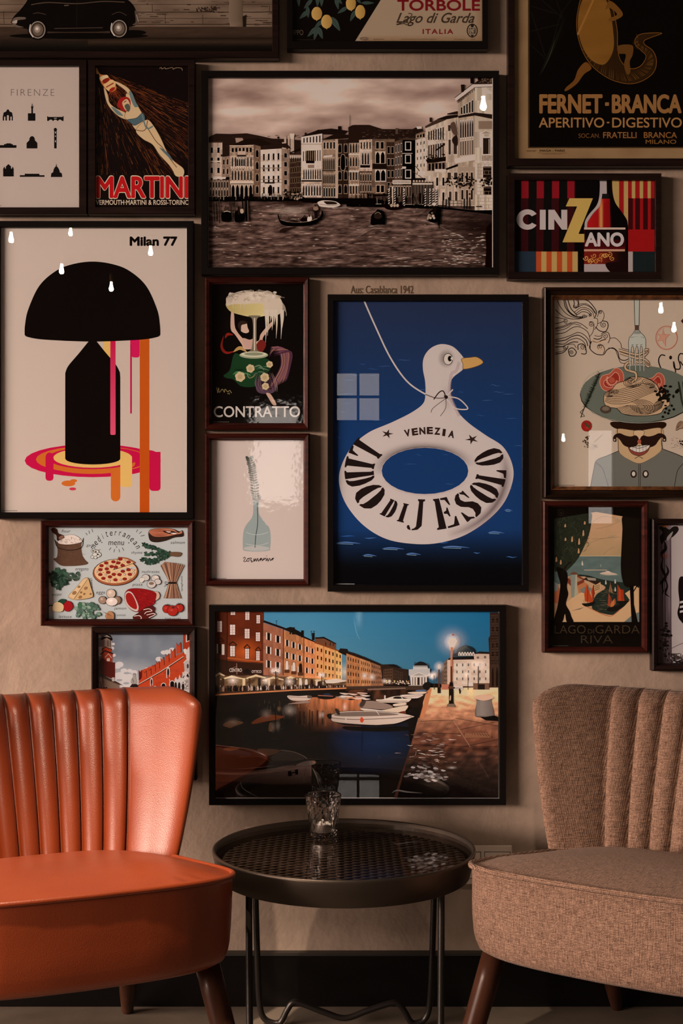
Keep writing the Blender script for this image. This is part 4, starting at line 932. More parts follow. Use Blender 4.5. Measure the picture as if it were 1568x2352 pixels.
B(1198, 1320, 880, 878, 995, '#4a372b', 1, 6, wu=.6, wv=.95, v0=0, v1=1, arch=True, trim='#8d7564'); band(1198, 1330, 995, 10, '#1d130e'); B(1200, 1322, 1030, 1030, 1125, '#3d2c22', 1, 7, wu=.55, wv=.95, v0=0, v1=1, arch=True, trim='#8c7463'); B(1196, 1330, 1150, 1150, 1262, '#4b382c', 1, 5, wu=.55, wv=.8, trim='#9c8473')
B(1330, 1450, 705, 700, 1262, '#2e2018', 4, 2, wu=.5, wv=.6, arch=True, trim='#6b5545'); A.rect(1320, 700, 1345, 1262, '#8b7363'); A.shape([(1372, 985), (1372, 870), (1392, 845), (1412, 870), (1412, 985)], '#0b0605', line='#8a7262', lw=4)
B(1445, 1620, 700, 690, 1262, '#705848', 4, 6, wu=.5, wv=.7, arch=True, trim='#957c6b'); A.poly([(1440, 590), (1500, 566), (1620, 566), (1620, 700), (1450, 700)], '#3a2a20'); B(1450, 1620, 610, 610, 690, '#6b5445', 1, 5, wu=.6, wv=.7); A.line([(1457, 470), (1457, 590)], 4, '#3b2a21'); band(1445, 1620, 690, 10, '#9d8574')
for y in (840, 1000, 1130): band(1445, 1620, y, 14, '#a28a79')
# right half
A.T(800, 150, .22959)
A.poly([(0, 620), (40, 600), (210, 598), (340, 640), (640, 640), (690, 615), (740, 640), (770, 760), (0, 780)], '#2a1c15')
for i in range(80):
    x, y = R.uniform(120, 660), R.uniform(650, 735); A.line([(x, y), (x+R.uniform(8, 26), y+R.uniform(-6, 6))], 4, mixc('#5d493b', '#1a110c', R.random()), up=(i == 0))
A.rect(470, 630, 495, 690, '#4a382d'); A.poly([(675, 615), (730, 612), (735, 635), (690, 640)], '#a89181')
B(106, 240, 748, 740, 1290, '#8a7161', 1, 1, wu=0); B(110, 235, 765, 760, 845, '#8d7565', 1, 4, wu=.4, wv=.8, v0=0, v1=1); band(106, 330, 850, 12, '#a88f7e'); B(125, 215, 870, 870, 1000, '#7c6454', 1, 3, wu=.55, wv=.9, v0=0, v1=1, arch=True, trim='#b39b8a'); A.rect(118, 1000, 215, 1025, '#1a110c'); band(110, 238, 1030, 8, '#a58d7c'); B(106, 240, 1060, 1060, 1290, '#4d3a2e', 2, 5, wu=.5, wv=.7, arch=True, trim='#8f7766')
B(236, 462, 740, 740, 1290, '#5d4839', 1, 1, wu=0); B(262, 365, 765, 765, 840, '#5d4839', 1, 2, wu=.6, wv=.9, v0=0, v1=1, trim='#8d7463'); B(262, 372, 870, 870, 985, '#54402f', 1, 2, wu=.75, wv=.95, v0=0, v1=1, arch=True, trim='#9b8270'); A.rect(240, 985, 380, 1040, '#231811'); B(262, 378, 1050, 1050, 1160, '#3c2b20', 1, 2, wu=.8, wv=.95, v0=0, v1=1, arch=True, trim='#a58d7b'); B(270, 366, 1200, 1200, 1275, '#5f4a3c', 1, 2, wu=.7, wv=.9, v0=0, v1=1, trim='#8e7564')
B(380, 462, 770, 770, 1290, '#33241b', 4, 2, wu=.6, wv=.55, trim='#7c6454')
B(458, 545, 770, 745, 1290, '#4d3a2e', 4, 3, wu=.4, wv=.6, trim='#a8907f', v0=.02); B(540, 672, 742, 748, 1290, '#140d09', 4, 2, wu=.0); A.poly([(440, 770), (560, 725), (680, 735), (672, 750), (545, 748)], '#3f2e24')
for y in (765, 895, 1045): A.rect(565, y, 627, y+90, '#a8907f'); A.rect(574, y+8, 618, y+80, '#0d0806')
band(535, 640, 880, 6, '#b9a292'); band(535, 575, 1015, 22, '#b49c8b'); B(440, 625, 1150, 1150, 1190, '#a48c7b', 1, 12, wu=.3, wv=.6); B(400, 640, 1200, 1200, 1330, '#4f3c2f', 1, 8, wu=.55, wv=.8, trim='#8b7363')
B(668, 778, 745, 715, 1130, '#a08877', 5, 3, wu=.25, wv=.4); A.poly([(672, 690), (770, 655), (775, 715), (668, 750)], '#5d493c'); B(676, 770, 700, 670, 730, '#79614f', 1, 3, wu=.6, wv=.7); A.line([(670, 1010), (710, 1060)], 8, '#271a13'); A.line([(640, 1060), (740, 1130)], 6, '#3d2c22'); A.rect(690, 1060, 775, 1100, '#b29a89'); A.poly([(640, 1130), (840, 1130), (835, 1170), (630, 1170)], '#1a110c')
B(770, 978, 632, 545, 1400, '#958070', 1, 1, wu=0); A.poly([(765, 612), (880, 545), (980, 520), (985, 545), (770, 632)], '#3e2d23'); A.rect(810, 525, 835, 570, '#2c1e17')
B(785, 965, 660, 600, 760, '#947d6d', 1, 7, wu=.5, wv=.8, v0=0, v1=1, win='#150d0a'); B(785, 965, 800, 765, 940, '#8a7262', 1, 7, wu=.5, wv=.9, v0=0, v1=1, trim='#b49c8b', win='#150d0a'); A.poly([(860, 855), (965, 775), (965, 800), (875, 860)], '#20150f'); A.poly([(770, 945), (975, 915), (975, 960), (790, 985)], '#20150f'); B(785, 975, 980, 970, 1060, '#6b5445', 1, 5, wu=.6, wv=.9); A.rect(860, 1040, 975, 1070, '#b39b8a')
for i in range(26): A.ell(R.uniform(780, 970), R.uniform(890, 945), R.uniform(6, 16), R.uniform(5, 12), R.choice(('#20150f', '#35261c', '#120b08')), up=(i == 0))
B(630, 850, 1165, 1165, 1400, '#2a1c15', 1, 7, wu=.45, wv=.95, v0=0, v1=1, trim='#8d7564', win='#120b08'); band(640, 840, 1180, 16, '#a18978'); B(850, 985, 1080, 1080, 1400, '#8d7666', 2, 2, wu=.3, wv=.55, win='#150d0a', trim='#a8917f')
B(973, 1105, 545, 520, 1410, '#8d7767', 3, 2, wu=.0); A.poly([(880, 540), (985, 505), (1100, 495), (1100, 520), (975, 545)], '#251913'); A.poly([(985, 485), (1090, 460), (1100, 490), (990, 495)], '#2b1d16')
for (a, b, w, h, ar) in ((1000, 745, 22, 150, 1), (995, 600, 26, 60, 0), (1050, 780, 34, 110, 0), (990, 1075, 34, 70, 0), (1055, 1075, 34, 70, 0), (1005, 1265, 24, 90, 0), (1065, 1265, 24, 90, 0)): A.rect(a-6, b-6, a+w+6, b+h+6, '#ab9484'); A.rect(a, b, a+w, b+h, '#3a2a20')
A.shape([(1020, 590), (1060, 570), (1085, 640), (1090, 700), (1060, 700), (1030, 660)], '#4d3a2e'); A.shape([(1035, 740), (1080, 700), (1095, 760), (1085, 810), (1050, 790)], '#2c1e17'); A.line([(1075, 560), (1165, 960)], 5, '#2a1c15'); A.poly([(970, 1035), (1100, 985), (1100, 1010), (980, 1050)], '#1d130e')
B(1094, 1266, 400, 215, 1410, '#86705f', 1, 1, wu=0); B(1262, 1452, 200, 190, 1452, '#94806f', 1, 1, wu=0)
A.poly([(1062, 328), (1240, 190), (1452, 185), (1452, 215), (1265, 222), (1075, 365)], '#a58e7d'); A.line([(1062, 328), (1240, 190), (1452, 186)], 6, '#241811'); A.line([(1078, 362), (1265, 224), (1452, 216)], 5, '#33241b')
for i in range(9): A.poly([(1090+i*20, 350-i*15), (1100+i*20, 340-i*15), (1102+i*20, 372-i*15), (1092+i*20, 385-i*15)], '#4f3d31')
A.poly([(1250, 190), (1300, 150), (1400, 120), (1455, 118), (1455, 188)], '#2c1e16')
for i in range(40):
    x, y = R.uniform(1290, 1445), R.uniform(130, 180); A.line([(x, y), (x+14, y-6)], 4, '#665143', up=(i == 0))
A.rect(1218, 118, 1252, 185, '#1d130e'); A.rect(1290, 110, 1330, 150, '#1d130e'); A.poly([(1122, 195), (1160, 195), (1152, 270), (1128, 270)], '#241811')
q = [(1110, 420), (1255, 310), (1255, 480), (1115, 500)]
facade(A, [(1110, 430), (1258, 330), (1258, 480), (1112, 500)], '#7c6656', 1, 5, LD, wu=.5, wv=.85, v0=0, v1=1, rng=R, trim='#a8917f')
A.poly([(1095, 510), (1265, 475), (1452, 495), (1440, 540), (1265, 505), (1100, 530)], '#2b1e17')
facade(A, [(1105, 560), (1258, 540), (1258, 720), (1105, 740)], '#7a6454', 1, 6, '#1a110d', wu=.55, wv=.9, v0=0, v1=1, arch=True, rng=R, trim='#a8907f'); facade(A, [(1105, 760), (1258, 740), (1258, 900), (1105, 915)], '#7e6858', 1, 6, '#4f3d31', wu=.55, wv=.9, v0=0, v1=1, rng=R, trim='#a08978')
A.poly([(1060, 935), (1270, 890), (1270, 950), (1065, 985)], '#ad9685'); A.rect(1265, 955, 1452, 968, '#b7a190')
A.rect(1330, 715, 1425, 900, '#b39c8b'); A.rect(1345, 730, 1415, 890, '#2c2018'); A.rect(1400, 740, 1408, 890, '#8d7665'); A.poly([(1310, 690), (1375, 648), (1445, 690)], '#b8a190'); A.poly([(1330, 685), (1375, 660), (1425, 685)], '#7b6555'); A.rect(1300, 560, 1440, 640, '#6d5748'); A.poly([(1330, 285), (1385, 240), (1445, 275), (1440, 290)], '#a8917f')
B(1330, 1445, 900, 900, 960, '#8f7868', 1, 7, wu=.4, wv=.9, v0=0, v1=1, win='#4b392d', trim='#b9a391')
A.rect(1345, 1015, 1428, 1130, '#251a13'); A.rect(1350, 1215, 1428, 1298, '#1d130e')
for y in range(990, 1440, 34): A.line([(1285, y), (1450, y+1)], 3, '#745e4f', up=(y == 990))
for y in range(990, 1430, 68):
    for x in range(1300, 1450, 40): A.line([(x+(20 if (y//34) % 4 else 0), y), (x+(20 if (y//34) % 4 else 0), y+34)], 3, '#745e4f', up=False)
facade(A, [(1108, 1020), (1262, 1020), (1262, 1400), (1108, 1400)], '#7f6959', 2, 3, '#20150f', wu=.4, wv=.55, rng=R, trim='#97806f')
for cx, cy, n, sx, sy in ((1110, 1165, 60, 50, 50), (1215, 1180, 50, 38, 60), (1390, 1165, 50, 50, 35), (1000, 1160, 20, 26, 40)):
    for i in range(n): A.ell(cx+R.gauss(0, sx*.6), cy+R.gauss(0, sy*.6), R.uniform(5, 12), R.uniform(4, 11), R.choice(('#120b08', '#241812', '#3a2a20', '#1a110d')), up=(i % 25 == 0))
# quay, posts and dark waterline
A.poly([(-20, 1345), (350, 1350), (700, 1395), (940, 1420), (1270, 1455), (1455, 1450), (1455, 1500), (1290, 1475), (940, 1440), (650, 1430), (300, 1420), (-20, 1415)], '#0f0806')
A.line([(220, 1390), (360, 1388)], 5, '#9e8777'); A.line([(540, 1392), (660, 1394)], 5, '#8f7867'); A.line([(1275, 1415), (1335, 1415)], 10, '#1d130e')
for i in range(120):
    x = R.uniform(0, 760); A.line([(x, R.uniform(1275, 1330)), (x+R.uniform(-3, 3), R.uniform(1350, 1410))], R.uniform(3, 8), R.choice(('#0d0806', '#1d130e', '#3a2a20', '#5f4b3d')), up=(i == 0))
for x, w in ((405, 16), (463, 16), (555, 18), (768, 18), (815, 16), (848, 18), (880, 18)):
    A.rect(x-w/2, 1245, x+w/2, 1400, '#1a110d')
    for y in range(1250, 1395, 24): A.poly([(x-w/2, y+10), (x+w/2, y), (x+w/2, y+11), (x-w/2, y+21)], '#b5a090')
    A.ell(x, 1243, w*.5, 8, '#a8917f')
A.rect(436, 1215, 447, 1390, '#9c8473'); A.ell(441, 1228, 9, 14, '#b39c8b')
for x in (975, 1000, 1155, 1185, 1210, 945): A.line([(x, 1320+R.uniform(0, 30)), (x+R.uniform(-6, 6), 1440)], 10, '#120b08')
for x in (1010, 1050, 1090, 1130): A.line([(x, 1355), (x, 1420)], 3, '#2c1f18')
A.line([(960, 1358), (1135, 1358)], 3, '#4b392e'); A.line([(960, 1385), (1135, 1385)], 3, '#3b2b22')
# gondolas on the right
A.shape([(330, 1380), (400, 1400), (480, 1385), (540, 1400), (560, 1420), (480, 1448), (390, 1445), (345, 1410)], '#1a100c'); 
for x in (430, 460, 490): A.ell(x, 1405, 14, 16, '#86705f'); 
A.shape([(222, 1550), (232, 1500), (268, 1470), (290, 1445), (310, 1448), (345, 1465), (362, 1500), (366, 1540), (360, 1595), (300, 1590), (250, 1600), (222, 1590)], '#0d0705'); A.shape([(255, 1500), (290, 1475), (320, 1490), (335, 1520), (300, 1540), (262, 1530)], '#2c1f18'); A.curve([(262, 1490), (295, 1472), (325, 1492)], 4, '#7c6656')
A.shape([(775, 1540), (800, 1480), (830, 1450), (870, 1450), (905, 1490), (915, 1550), (860, 1580), (800, 1560)], '#120a08'); A.shape([(780, 1540), (800, 1490), (815, 1500), (800, 1545)], '#7a6454')
for x, y, r in ((815, 1505, 12), (845, 1510, 14), (835, 1480, 10), (855, 1530, 12), (820, 1530, 12)): A.ell(x, y, r, r, R.choice(('#8d7666', '#5f4b3e', '#6f5949')))
A.shape([(845, 1380), (870, 1375), (880, 1420), (875, 1480), (850, 1480), (835, 1420)], '#20150f'); A.ell(855, 1392, 20, 18, '#a08a7a'); A.line([(670, 1550), (780, 1450), (850, 1400)], 4, '#1d130e')
for x in (905, 915, 890): A.line([(x, 1440), (x+R.uniform(-10, 10), 1640)], 26, '#120b08', taper=True)
A.shape([(1370, 1700), (1390, 1610), (1440, 1600), (1452, 1900), (1452, 2030), (1370, 2030), (1375, 1850)], '#1d120d')
# left water life (left crop coordinates)
A.T(450, 150, .24235)
A.rect(100, 1248, 1020, 1290, '#120a07')
for i in range(70):
    x = R.uniform(120, 1000); A.line([(x, R.uniform(1215, 1245)), (x+R.uniform(-2, 2), R.uniform(1262, 1280))], R.uniform(3, 7), R.choice(('#0d0806', '#1d130e', '#7b6555', '#3a2a20')), up=(i == 0))
for i in range(60): A.ell(R.uniform(835, 1005), R.uniform(1195, 1275), R.uniform(6, 14), R.uniform(5, 12), R.choice(('#120a07', '#241812', '#3d2d23', '#7a6454')), up=(i % 20 == 0))
A.poly([(1010, 1262), (1700, 1262), (1700, 1330), (1010, 1300)], '#160d09')
A.poly([(820, 1290), (1010, 1290), (1000, 1345), (840, 1345)], '#2b1c15', a=.8); A.grid(500, 1290, 700, 1360, 8, 6, lambda x, y: (*hx('#33231b'), .7*max(0, 1-abs(x-600)/90)*max(0, 1-abs(y-1325)/32)))
A.grid(640, 1330, 1060, 1430, 10, 8, lambda x, y: (*hx('#a08474'), .45*max(0, 1-abs(x-900)/200)*max(0, 1-abs(y-1380)/48)))
for x, y0, y1, w in ((122, 1290, 1440, 8), (178, 1310, 1480, 14), (205, 1290, 1480, 10), (222, 1270, 1500, 10), (338, 1300, 1470, 12), (324, 1300, 1400, 8), (372, 1298, 1400, 10), (450, 1290, 1440, 20), (485, 1285, 1480, 30)): A.line([(x-4, y0), (x+4, y1)], w, '#150d09'); A.line([(x+w*.2-3, y0), (x+4+w*.2, y1)], w*.25, '#4f3c30')
A.shape([(240, 1420), (262, 1385), (285, 1370), (325, 1385), (338, 1420), (340, 1470), (300, 1485), (250, 1480)], '#0e0806'); A.shape([(365, 1410), (385, 1380), (440, 1380), (458, 1410), (460, 1470), (420, 1485), (372, 1485)], '#0e0806'); A.shape([(275, 1340), (290, 1335), (300, 1365), (330, 1385), (265, 1390)], '#3b2b22'); A.shape([(398, 1350), (412, 1345), (418, 1400), (400, 1420)], '#241811'); A.shape([(420, 1370), (445, 1365), (450, 1400), (425, 1405)], '#86705f'); A.curve([(262, 1392), (295, 1385), (328, 1395)], 5, '#9c8574')
for x in (290, 410): A.grid(x-60, 1480, x+60, 1560, 6, 5, lambda X, Y, x=x: (*hx('#1d120d'), .8*max(0, 1-abs(X-x)/58)*(1-(Y-1480)/80)))
A.line([(118, 1445), (190, 1450)], 6, '#2a1c15')
A.shape([(1150, 1302), (1185, 1286), (1230, 1283), (1318, 1292), (1368, 1325), (1330, 1345), (1270, 1352), (1180, 1342), (1160, 1325)], '#b09a8b', line='#5d4a3e'); A.shape([(1215, 1292), (1310, 1296), (1335, 1318), (1250, 1322), (1225, 1310)], '#2a1d16'); A.line([(1170, 1320), (1270, 1332), (1365, 1325)], 5, '#6f5a4c'); A.line([(1290, 1355), (1440, 1352)], 5, '#a58e7e', taper=True)
A.shape([(775, 1408), (788, 1432), (798, 1462), (840, 1480), (930, 1487), (1050, 1480), (1120, 1465), (1170, 1440), (1187, 1405), (1190, 1375), (1206, 1395), (1204, 1435), (1165, 1480), (1110, 1512), (1000, 1524), (880, 1526), (815, 1512), (790, 1480), (776, 1440)], '#0a0504')
A.curve([(800, 1466), (900, 1490), (1050, 1485), (1150, 1455)], 5, '#715b4d'); A.curve([(860, 1488), (1000, 1494)], 4, '#4a382d')
A.shape([(1112, 1345), (1128, 1335), (1150, 1345), (1158, 1365), (1152, 1400), (1150, 1448), (1128, 1450), (1118, 1400), (1106, 1372)], '#1f1410'); A.ell(1132, 1322, 11, 13, '#2e2019'); A.rect(1116, 1312, 1150, 1318, '#6b5546'); A.shape([(1112, 1345), (1150, 1342), (1158, 1370), (1130, 1380), (1112, 1370)], '#6b5445'); A.line([(1108, 1350), (1104, 1470)], 5, '#33251c'); A.shape([(985, 1478), (1015, 1440), (1045, 1440), (1052, 1478)], '#1a110d'); A.ell(1030, 1436, 12, 13, '#33241c'); A.shape([(1055, 1478), (1060, 1440), (1085, 1425), (1098, 1450), (1090, 1476)], '#b39d8e'); A.ell(1075, 1428, 10, 12, '#3a2a20'); A.shape([(885, 1478), (920, 1462), (945, 1480)], '#2b1d16'); A.ell(878, 1450, 6, 6, '#2b1d16')
A.shape([(790, 1575), (830, 1545), (950, 1535), (900, 1550), (840, 1575), (800, 1590)], '#2b1c16'); A.line([(870, 1528), (1150, 1530)], 8, '#3b2a21', taper=2)
A.T(); A.rect(474, 173, 479.5, 617, '#a68c7d', a=.35); A.rect(1129.5, 173, 1131.5, 617, '#bda596')
picture('framed_photograph', 'large sepia photograph of a canal with gondolas under clouds, black frame', (461.5, 161.6, 1146, 631), (477.4, 177, 1132, 613.6), M_FBLACK, 'flat', A)
# ---------------------------------------------------------------- night canal photograph (bottom centre)
A = Art((494, 1405, 1147, 1835.4), DEP, '#050303', tone=lambda c: tuple(1.13*v**1.08 for v in c))
R = random.Random(33)
A.rect(488, 1400, 1152, 1840, '#b8a79c'); A.r = (494, 1405, 1138.5, 1827)
def tsky(x, y):
    t = (y-1405)/150; b = mixc(mixc('#3f7089', '#1c5878', (x-700)/420), mixc('#4f7583', '#2c566c', (x-700)/420), t)
    return mixc(b, '#24455a', max(0, t-.85)*2)
A.grid(484, 1400, 1152, 1580, 60, 16, tsky)
A.grid(484, 1570, 1152, 1840, 60, 40, lambda x, y: mixc(mixc('#100a07', '#15100d', .5+fbm(x*.02, y*.06)), '#0b1c31', max(0, 1-abs(x-880)/150)*max(0, 1-abs(y-1710)/60)*1.0))
A.grid(700, 1650, 960, 1800, 24, 16, lambda x, y: (*hx('#132a4c'), .85*max(0, 1-abs(x-845)/115)*max(0, 1-abs(y-1705)/75)))
A.T(460, 1370, .23597)
# houses on the left bank
def H_(q, c, rows, cols, **k): facade(A, q, c, rows, cols, k.pop('win', '#1a0c07'), rng=R, mott=k.pop('mott', .08), **k)
H_([(120, 130), (620, 150), (612, 770), (120, 770)], '#552312', 1, 1, wu=0)
A.grid(265, 380, 612, 640, 14, 10, lambda x, y: (*hx('#b5521e'), .75*max(0, 1-abs(x-440)/180)*max(0, 1-abs(y-540)/150)))
A.rect(120, 130, 262, 770, '#3d1b10', a=.65); A.line([(264, 140), (258, 770)], 6, '#1d0d07'); A.line([(600, 230), (600, 770)], 6, '#3a1a0e')
SH = '#b99d95'
def shut(x, y, w, h, c=SH, d='#7d655c'):
    A.rect(x-5, y-6, x+w+5, y+h+6, '#3b190d'); A.rect(x, y, x+w, y+h, c); A.rect(x+w/2-2, y, x+w/2+2, y+h, d)
    for k in range(1, 4): A.line([(x, y+h*k/4), (x+w, y+h*k/4)], 2.5, d, up=(k == 1))
for x, y, w, h in ((295, 140, 44, 40), (437, 148, 40, 80), (546, 182, 34, 80), (165, 240, 44, 105), (288, 275, 50, 98), (432, 316, 46, 92), (540, 350, 40, 85), (290, 482, 46, 100), (436, 508, 38, 98), (543, 530, 34, 92)): shut(x, y, w, h)
A.rect(162, 460, 205, 560, '#1d0d08'); A.rect(208, 465, 234, 568, '#c3a79e'); A.rect(160, 462, 172, 555, '#a38980')
for x, y, w in ((270, 468, 90), (420, 496, 70), (530, 520, 66), (155, 430, 80)): A.poly([(x, y), (x+w*.5, y-34), (x+w, y+4), (x+w*.9, y+8), (x+w*.5, y-20), (x+w*.1, y+8)], '#2a120a'); A.rect(x+8, y+4, x+w-8, y+12, '#2a120a')
A.poly([(262, 590), (612, 630), (612, 645), (262, 606)], '#8a4420'); A.poly([(130, 600), (262, 620), (262, 760), (130, 770)], '#1f1009', a=.8); A.poly([(262, 625), (612, 655), (612, 770), (262, 770)], '#2b140b')
A.text('CENTRO', 282, 700, 404, 734, '#c4a99c', bold=.01); A.text('OTTICO', 500, 718, 594, 744, '#c4a99c', bold=.01)
A.shape([(420, 750), (425, 715), (452, 705), (482, 718), (488, 752)], '#120806')
A.line([(352, 650), (356, 760)], 5, '#8d6b5a'); A.line([(300, 700), (352, 682)], 3, '#8d6b5a')
A.poly([(610, 250), (620, 232), (810, 300), (1010, 388), (1125, 440), (1125, 455), (1010, 405), (810, 320)], '#1c0e09')
H_([(612, 255), (808, 322), (804, 790), (612, 770)], '#82503c', 3, 2, wu=.3, wv=.52, shutter='#c2a69c', v0=.1, v1=.9)
H_([(806, 322), (1008, 405), (1005, 800), (804, 790)], '#96603f', 3, 3, wu=.34, wv=.5, shutter='#c2a69c', v0=.12, v1=.92)
H_([(1006, 405), (1122, 450), (1120, 808), (1004, 800)], '#aa6a44', 3, 2, wu=.34, wv=.5, shutter='#c2a69c', v0=.12, v1=.92)
A.line([(808, 320), (806, 770)], 7, '#2c130b'); A.line([(1008, 400), (1006, 800)], 6, '#3a1a0d'); A.line([(1122, 445), (1120, 810)], 4, '#6a351b')
for i, (x, y, w) in enumerate(((842, 640, 26), (910, 655, 26), (975, 668, 24))): A.shape([(x-14, y+85), (x-14, y), (x, y-16), (x+14, y), (x+14, y+85)], '#c7aca2' if i < 2 else '#1d0d08', line='#5d3322', lw=4); A.rect(x-26, y+72, x+26, y+104, '#4a2817')
A.poly([(1120, 395), (1200, 405), (1320, 455), (1320, 520), (1110, 455)], '#5f3a28'); A.poly([(1115, 400), (1200, 392), (1325, 458), (1310, 462), (1200, 408), (1120, 412)], '#14100e')
H_([(1120, 452), (1200, 480), (1198, 815), (1118, 808)], '#bc7d50', 4, 2, wu=.34, wv=.45); H_([(1200, 482), (1312, 520), (1310, 825), (1198, 815)], '#c08252', 4, 3, wu=.36, wv=.48); H_([(1310, 520), (1378, 545), (1378, 830), (1310, 825)], '#c28855', 4, 2, wu=.36, wv=.48)
A.line([(1200, 480), (1199, 815)], 4, '#5a3019'); A.line([(1312, 520), (1310, 825)], 4, '#5a3019'); A.poly([(1118, 440), (1380, 535), (1380, 548), (1118, 456)], '#6d3a1e')
for x in (1215, 1260, 1290): A.rect(x, 445, x+9, 480, '#2c1a12')
for x, y0, w in ((868, 298, 14), (890, 300, 28), (980, 330, 26), (1085, 355, 26)): A.rect(x, y0, x+w, y0+70, '#17100d')
A.poly([(830, 310), (880, 295), (1000, 360), (1000, 395)], '#17100d')
for x, y in ((740, 235), (1080, 335), (1105, 335)): A.line([(x, y), (x, y+50)], 3, '#17100d'); A.line([(x-9, y+4), (x+9, y)], 3, '#17100d')
A.poly([(1340, 540), (1360, 505), (1430, 510), (1440, 540), (1568, 590), (1568, 640), (1380, 560)], '#1b1310')
A.glow(1405, 735, 110, 110, '#f0b48a', .8)
A.up()
# umbrellas, lights and crowd along the quay
A.poly([(130, 770), (612, 765), (1120, 800), (1480, 832), (1568, 840), (1568, 890), (130, 950)], '#3a2114')
A.grid(130, 770, 1480, 900, 60, 6, lambda x, y: (*hx('#d59066'), .6*max(0, fbm(x*.012, y*.02, 3)+.25)))
for x0, x1, y in ((190, 420, 790), (440, 640, 780), (600, 820, 800), (800, 950, 795), (130, 240, 760)): A.poly([(x0, y+14), ((x0+x1)/2, y-22), (x1, y+8), (x1-10, y+16), ((x0+x1)/2, y), (x0+12, y+24)], '#c49a7c')
for x in (205, 300, 410, 470, 560, 660, 740, 810, 900, 960): A.rect(x, 795, x+R.uniform(18, 44), 870, R.choice(('#241510', '#6b4230', '#c79a7a', '#3c2418')))
for x in (975, 1030, 1085, 1135): A.shape([(x-12, 865), (x-12, 820), (x, 805), (x+12, 820), (x+12, 865)], R.choice(('#f0d0ae', '#2b170e', '#f5dcc0')))
A.poly([(1210, 815), (1320, 800), (1440, 822), (1300, 845), (1225, 845)], '#d8b294'); A.poly([(1110, 810), (1200, 805), (1205, 820), (1120, 825)], '#c79a78'); A.rect(1140, 830, 1170, 880, '#2b170e'); A.rect(1180, 828, 1200, 880, '#d9b090')
for i in range(420):
    x = R.uniform(140, 1420); t = (x-140)/1280; yb = 925-t*45; h = R.uniform(22, 52)*(1-.55*t); w = h*.42
    c = R.choice(('#120a08', '#1d100c', '#2e1a13', '#0c0605', '#5a3b2e', '#8d6a58')) if R.random() < .93 else '#cdb0a0'
    A.ell(x, yb-h*.4, w*.55, h*.55, c, n=8, up=(i % 60 == 0)); A.ell(x, yb-h, w*.3, h*.2, c, n=6, up=False)
for x, y, r in ((318, 815, 1.0), (640, 820, .9), (866, 825, .9), (735, 725, .8)):
    A.glow(x, y, 70*r, 60*r, '#ffe9cf', .95, 1.5)
    for k in range(10): a = k*PI/5; A.line([(x, y), (x+55*r*math.cos(a), y+55*r*math.sin(a))], 4, '#ffeeda', taper=True, a=.6)
for x, y in ((706, 722), (760, 722), (1165, 765), (1192, 765)): A.glow(x, y, 38, 38, '#fff0da', 1, 1.2); A.ell(x, y, 14, 18, '#ffeeda')
A.line([(733, 725), (735, 905)], 9, '#1d0f0a'); A.line([(706, 742), (760, 742)], 6, '#1d0f0a'); A.line([(1180, 775), (1183, 900)], 8, '#2b170e')
A.poly([(130, 950), (900, 905), (1568, 880), (1568, 893), (900, 918), (130, 966)], '#a96a44'); A.poly([(130, 966), (900, 918), (1568, 893), (1700, 905), (1568, 960), (900, 960), (130, 990)], '#120b08')
# moored boats far, reflections on the water
A.grid(860, 980, 1568, 1350, 50, 26, lambda x, y: (*hx('#b96d47'), min(1, max(0, min(1, (x-860)/300))*max(0, 1-(y-985)/340)*(.85+1.3*fbm(x*.03, y*.004, 3)))))
for i in range(150):
    x = R.uniform(560, 1560); y = R.uniform(990, 1200); A.line([(x, y), (x+R.uniform(-3, 3), y+R.uniform(20, 80))], R.uniform(4, 12), R.choice(('#c98255', '#f0bd92', '#6d3a26', '#3a1f14', '#e09a6a')), taper=2, up=(i == 0), a=.7)
for x in (1055, 1080, 1130, 1180, 1000, 960): A.rect(x, 1130+R.uniform(-30, 30), x+16, 1250+R.uniform(-20, 60), '#1d110c', a=.8)
for x, y, r in ((1165, 1155, 1), (1190, 1150, 1), (1405, 1075, 1.4)): A.glow(x, y, 22*r, 46*r, '#ffe6cc', .9)
A.poly(sp([(500, 1225), (560, 1185), (660, 1150), (810, 1165), (760, 1195), (640, 1215), (520, 1240)], 6, True), '#b5612f'); A.glow(640, 1145, 80, 70, '#ffe6cc', 1); A.glow(866, 1115, 90, 80, '#f5c8a4', 1); A.poly(sp([(220, 1250), (300, 1205), (420, 1225), (330, 1262), (290, 1278)], 5, True), '#a57a58'); A.glow(318, 1220, 100, 60, '#efd0b2', 1)
A.glow(765, 1095, 30, 40, '#d98e66', .7); A.line([(733, 1070), (733, 1220)], 9, '#120a07'); A.shape([(665, 1305), (670, 1240), (690, 1230), (700, 1305)], '#c98c66', a=.7); A.glow(706, 1270, 30, 64, '#ffe8d2', 1, 1.1); A.glow(755, 1258, 32, 64, '#ffe8d2', 1, 1.1); A.line([(660, 1305), (800, 1285)], 6, '#8c5a3e', taper=2); A.line([(690, 1385), (755, 1385)], 6, '#8c6a52', taper=2)
for i in range(60):
    x = R.uniform(150, 900); y = R.uniform(1180, 1400); A.line([(x, y), (x+R.uniform(10, 50), y+R.uniform(-2, 2))], R.uniform(1.5, 4), R.choice(('#3a2418', '#5c3d2a', '#241610')), taper=2, up=(i == 0))
A.shape([(848, 965), (960, 968), (1060, 962), (1082, 975), (1060, 1005), (960, 1015), (880, 1005)], '#b59c90'); A.line([(855, 975), (1060, 985)], 4, '#5a4438'); A.shape([(1040, 965), (1080, 965), (1085, 985), (1050, 990)], '#54423a'); A.shape([(850, 1045), (1000, 1018), (1075, 1025), (1000, 1040)], '#8a7065')
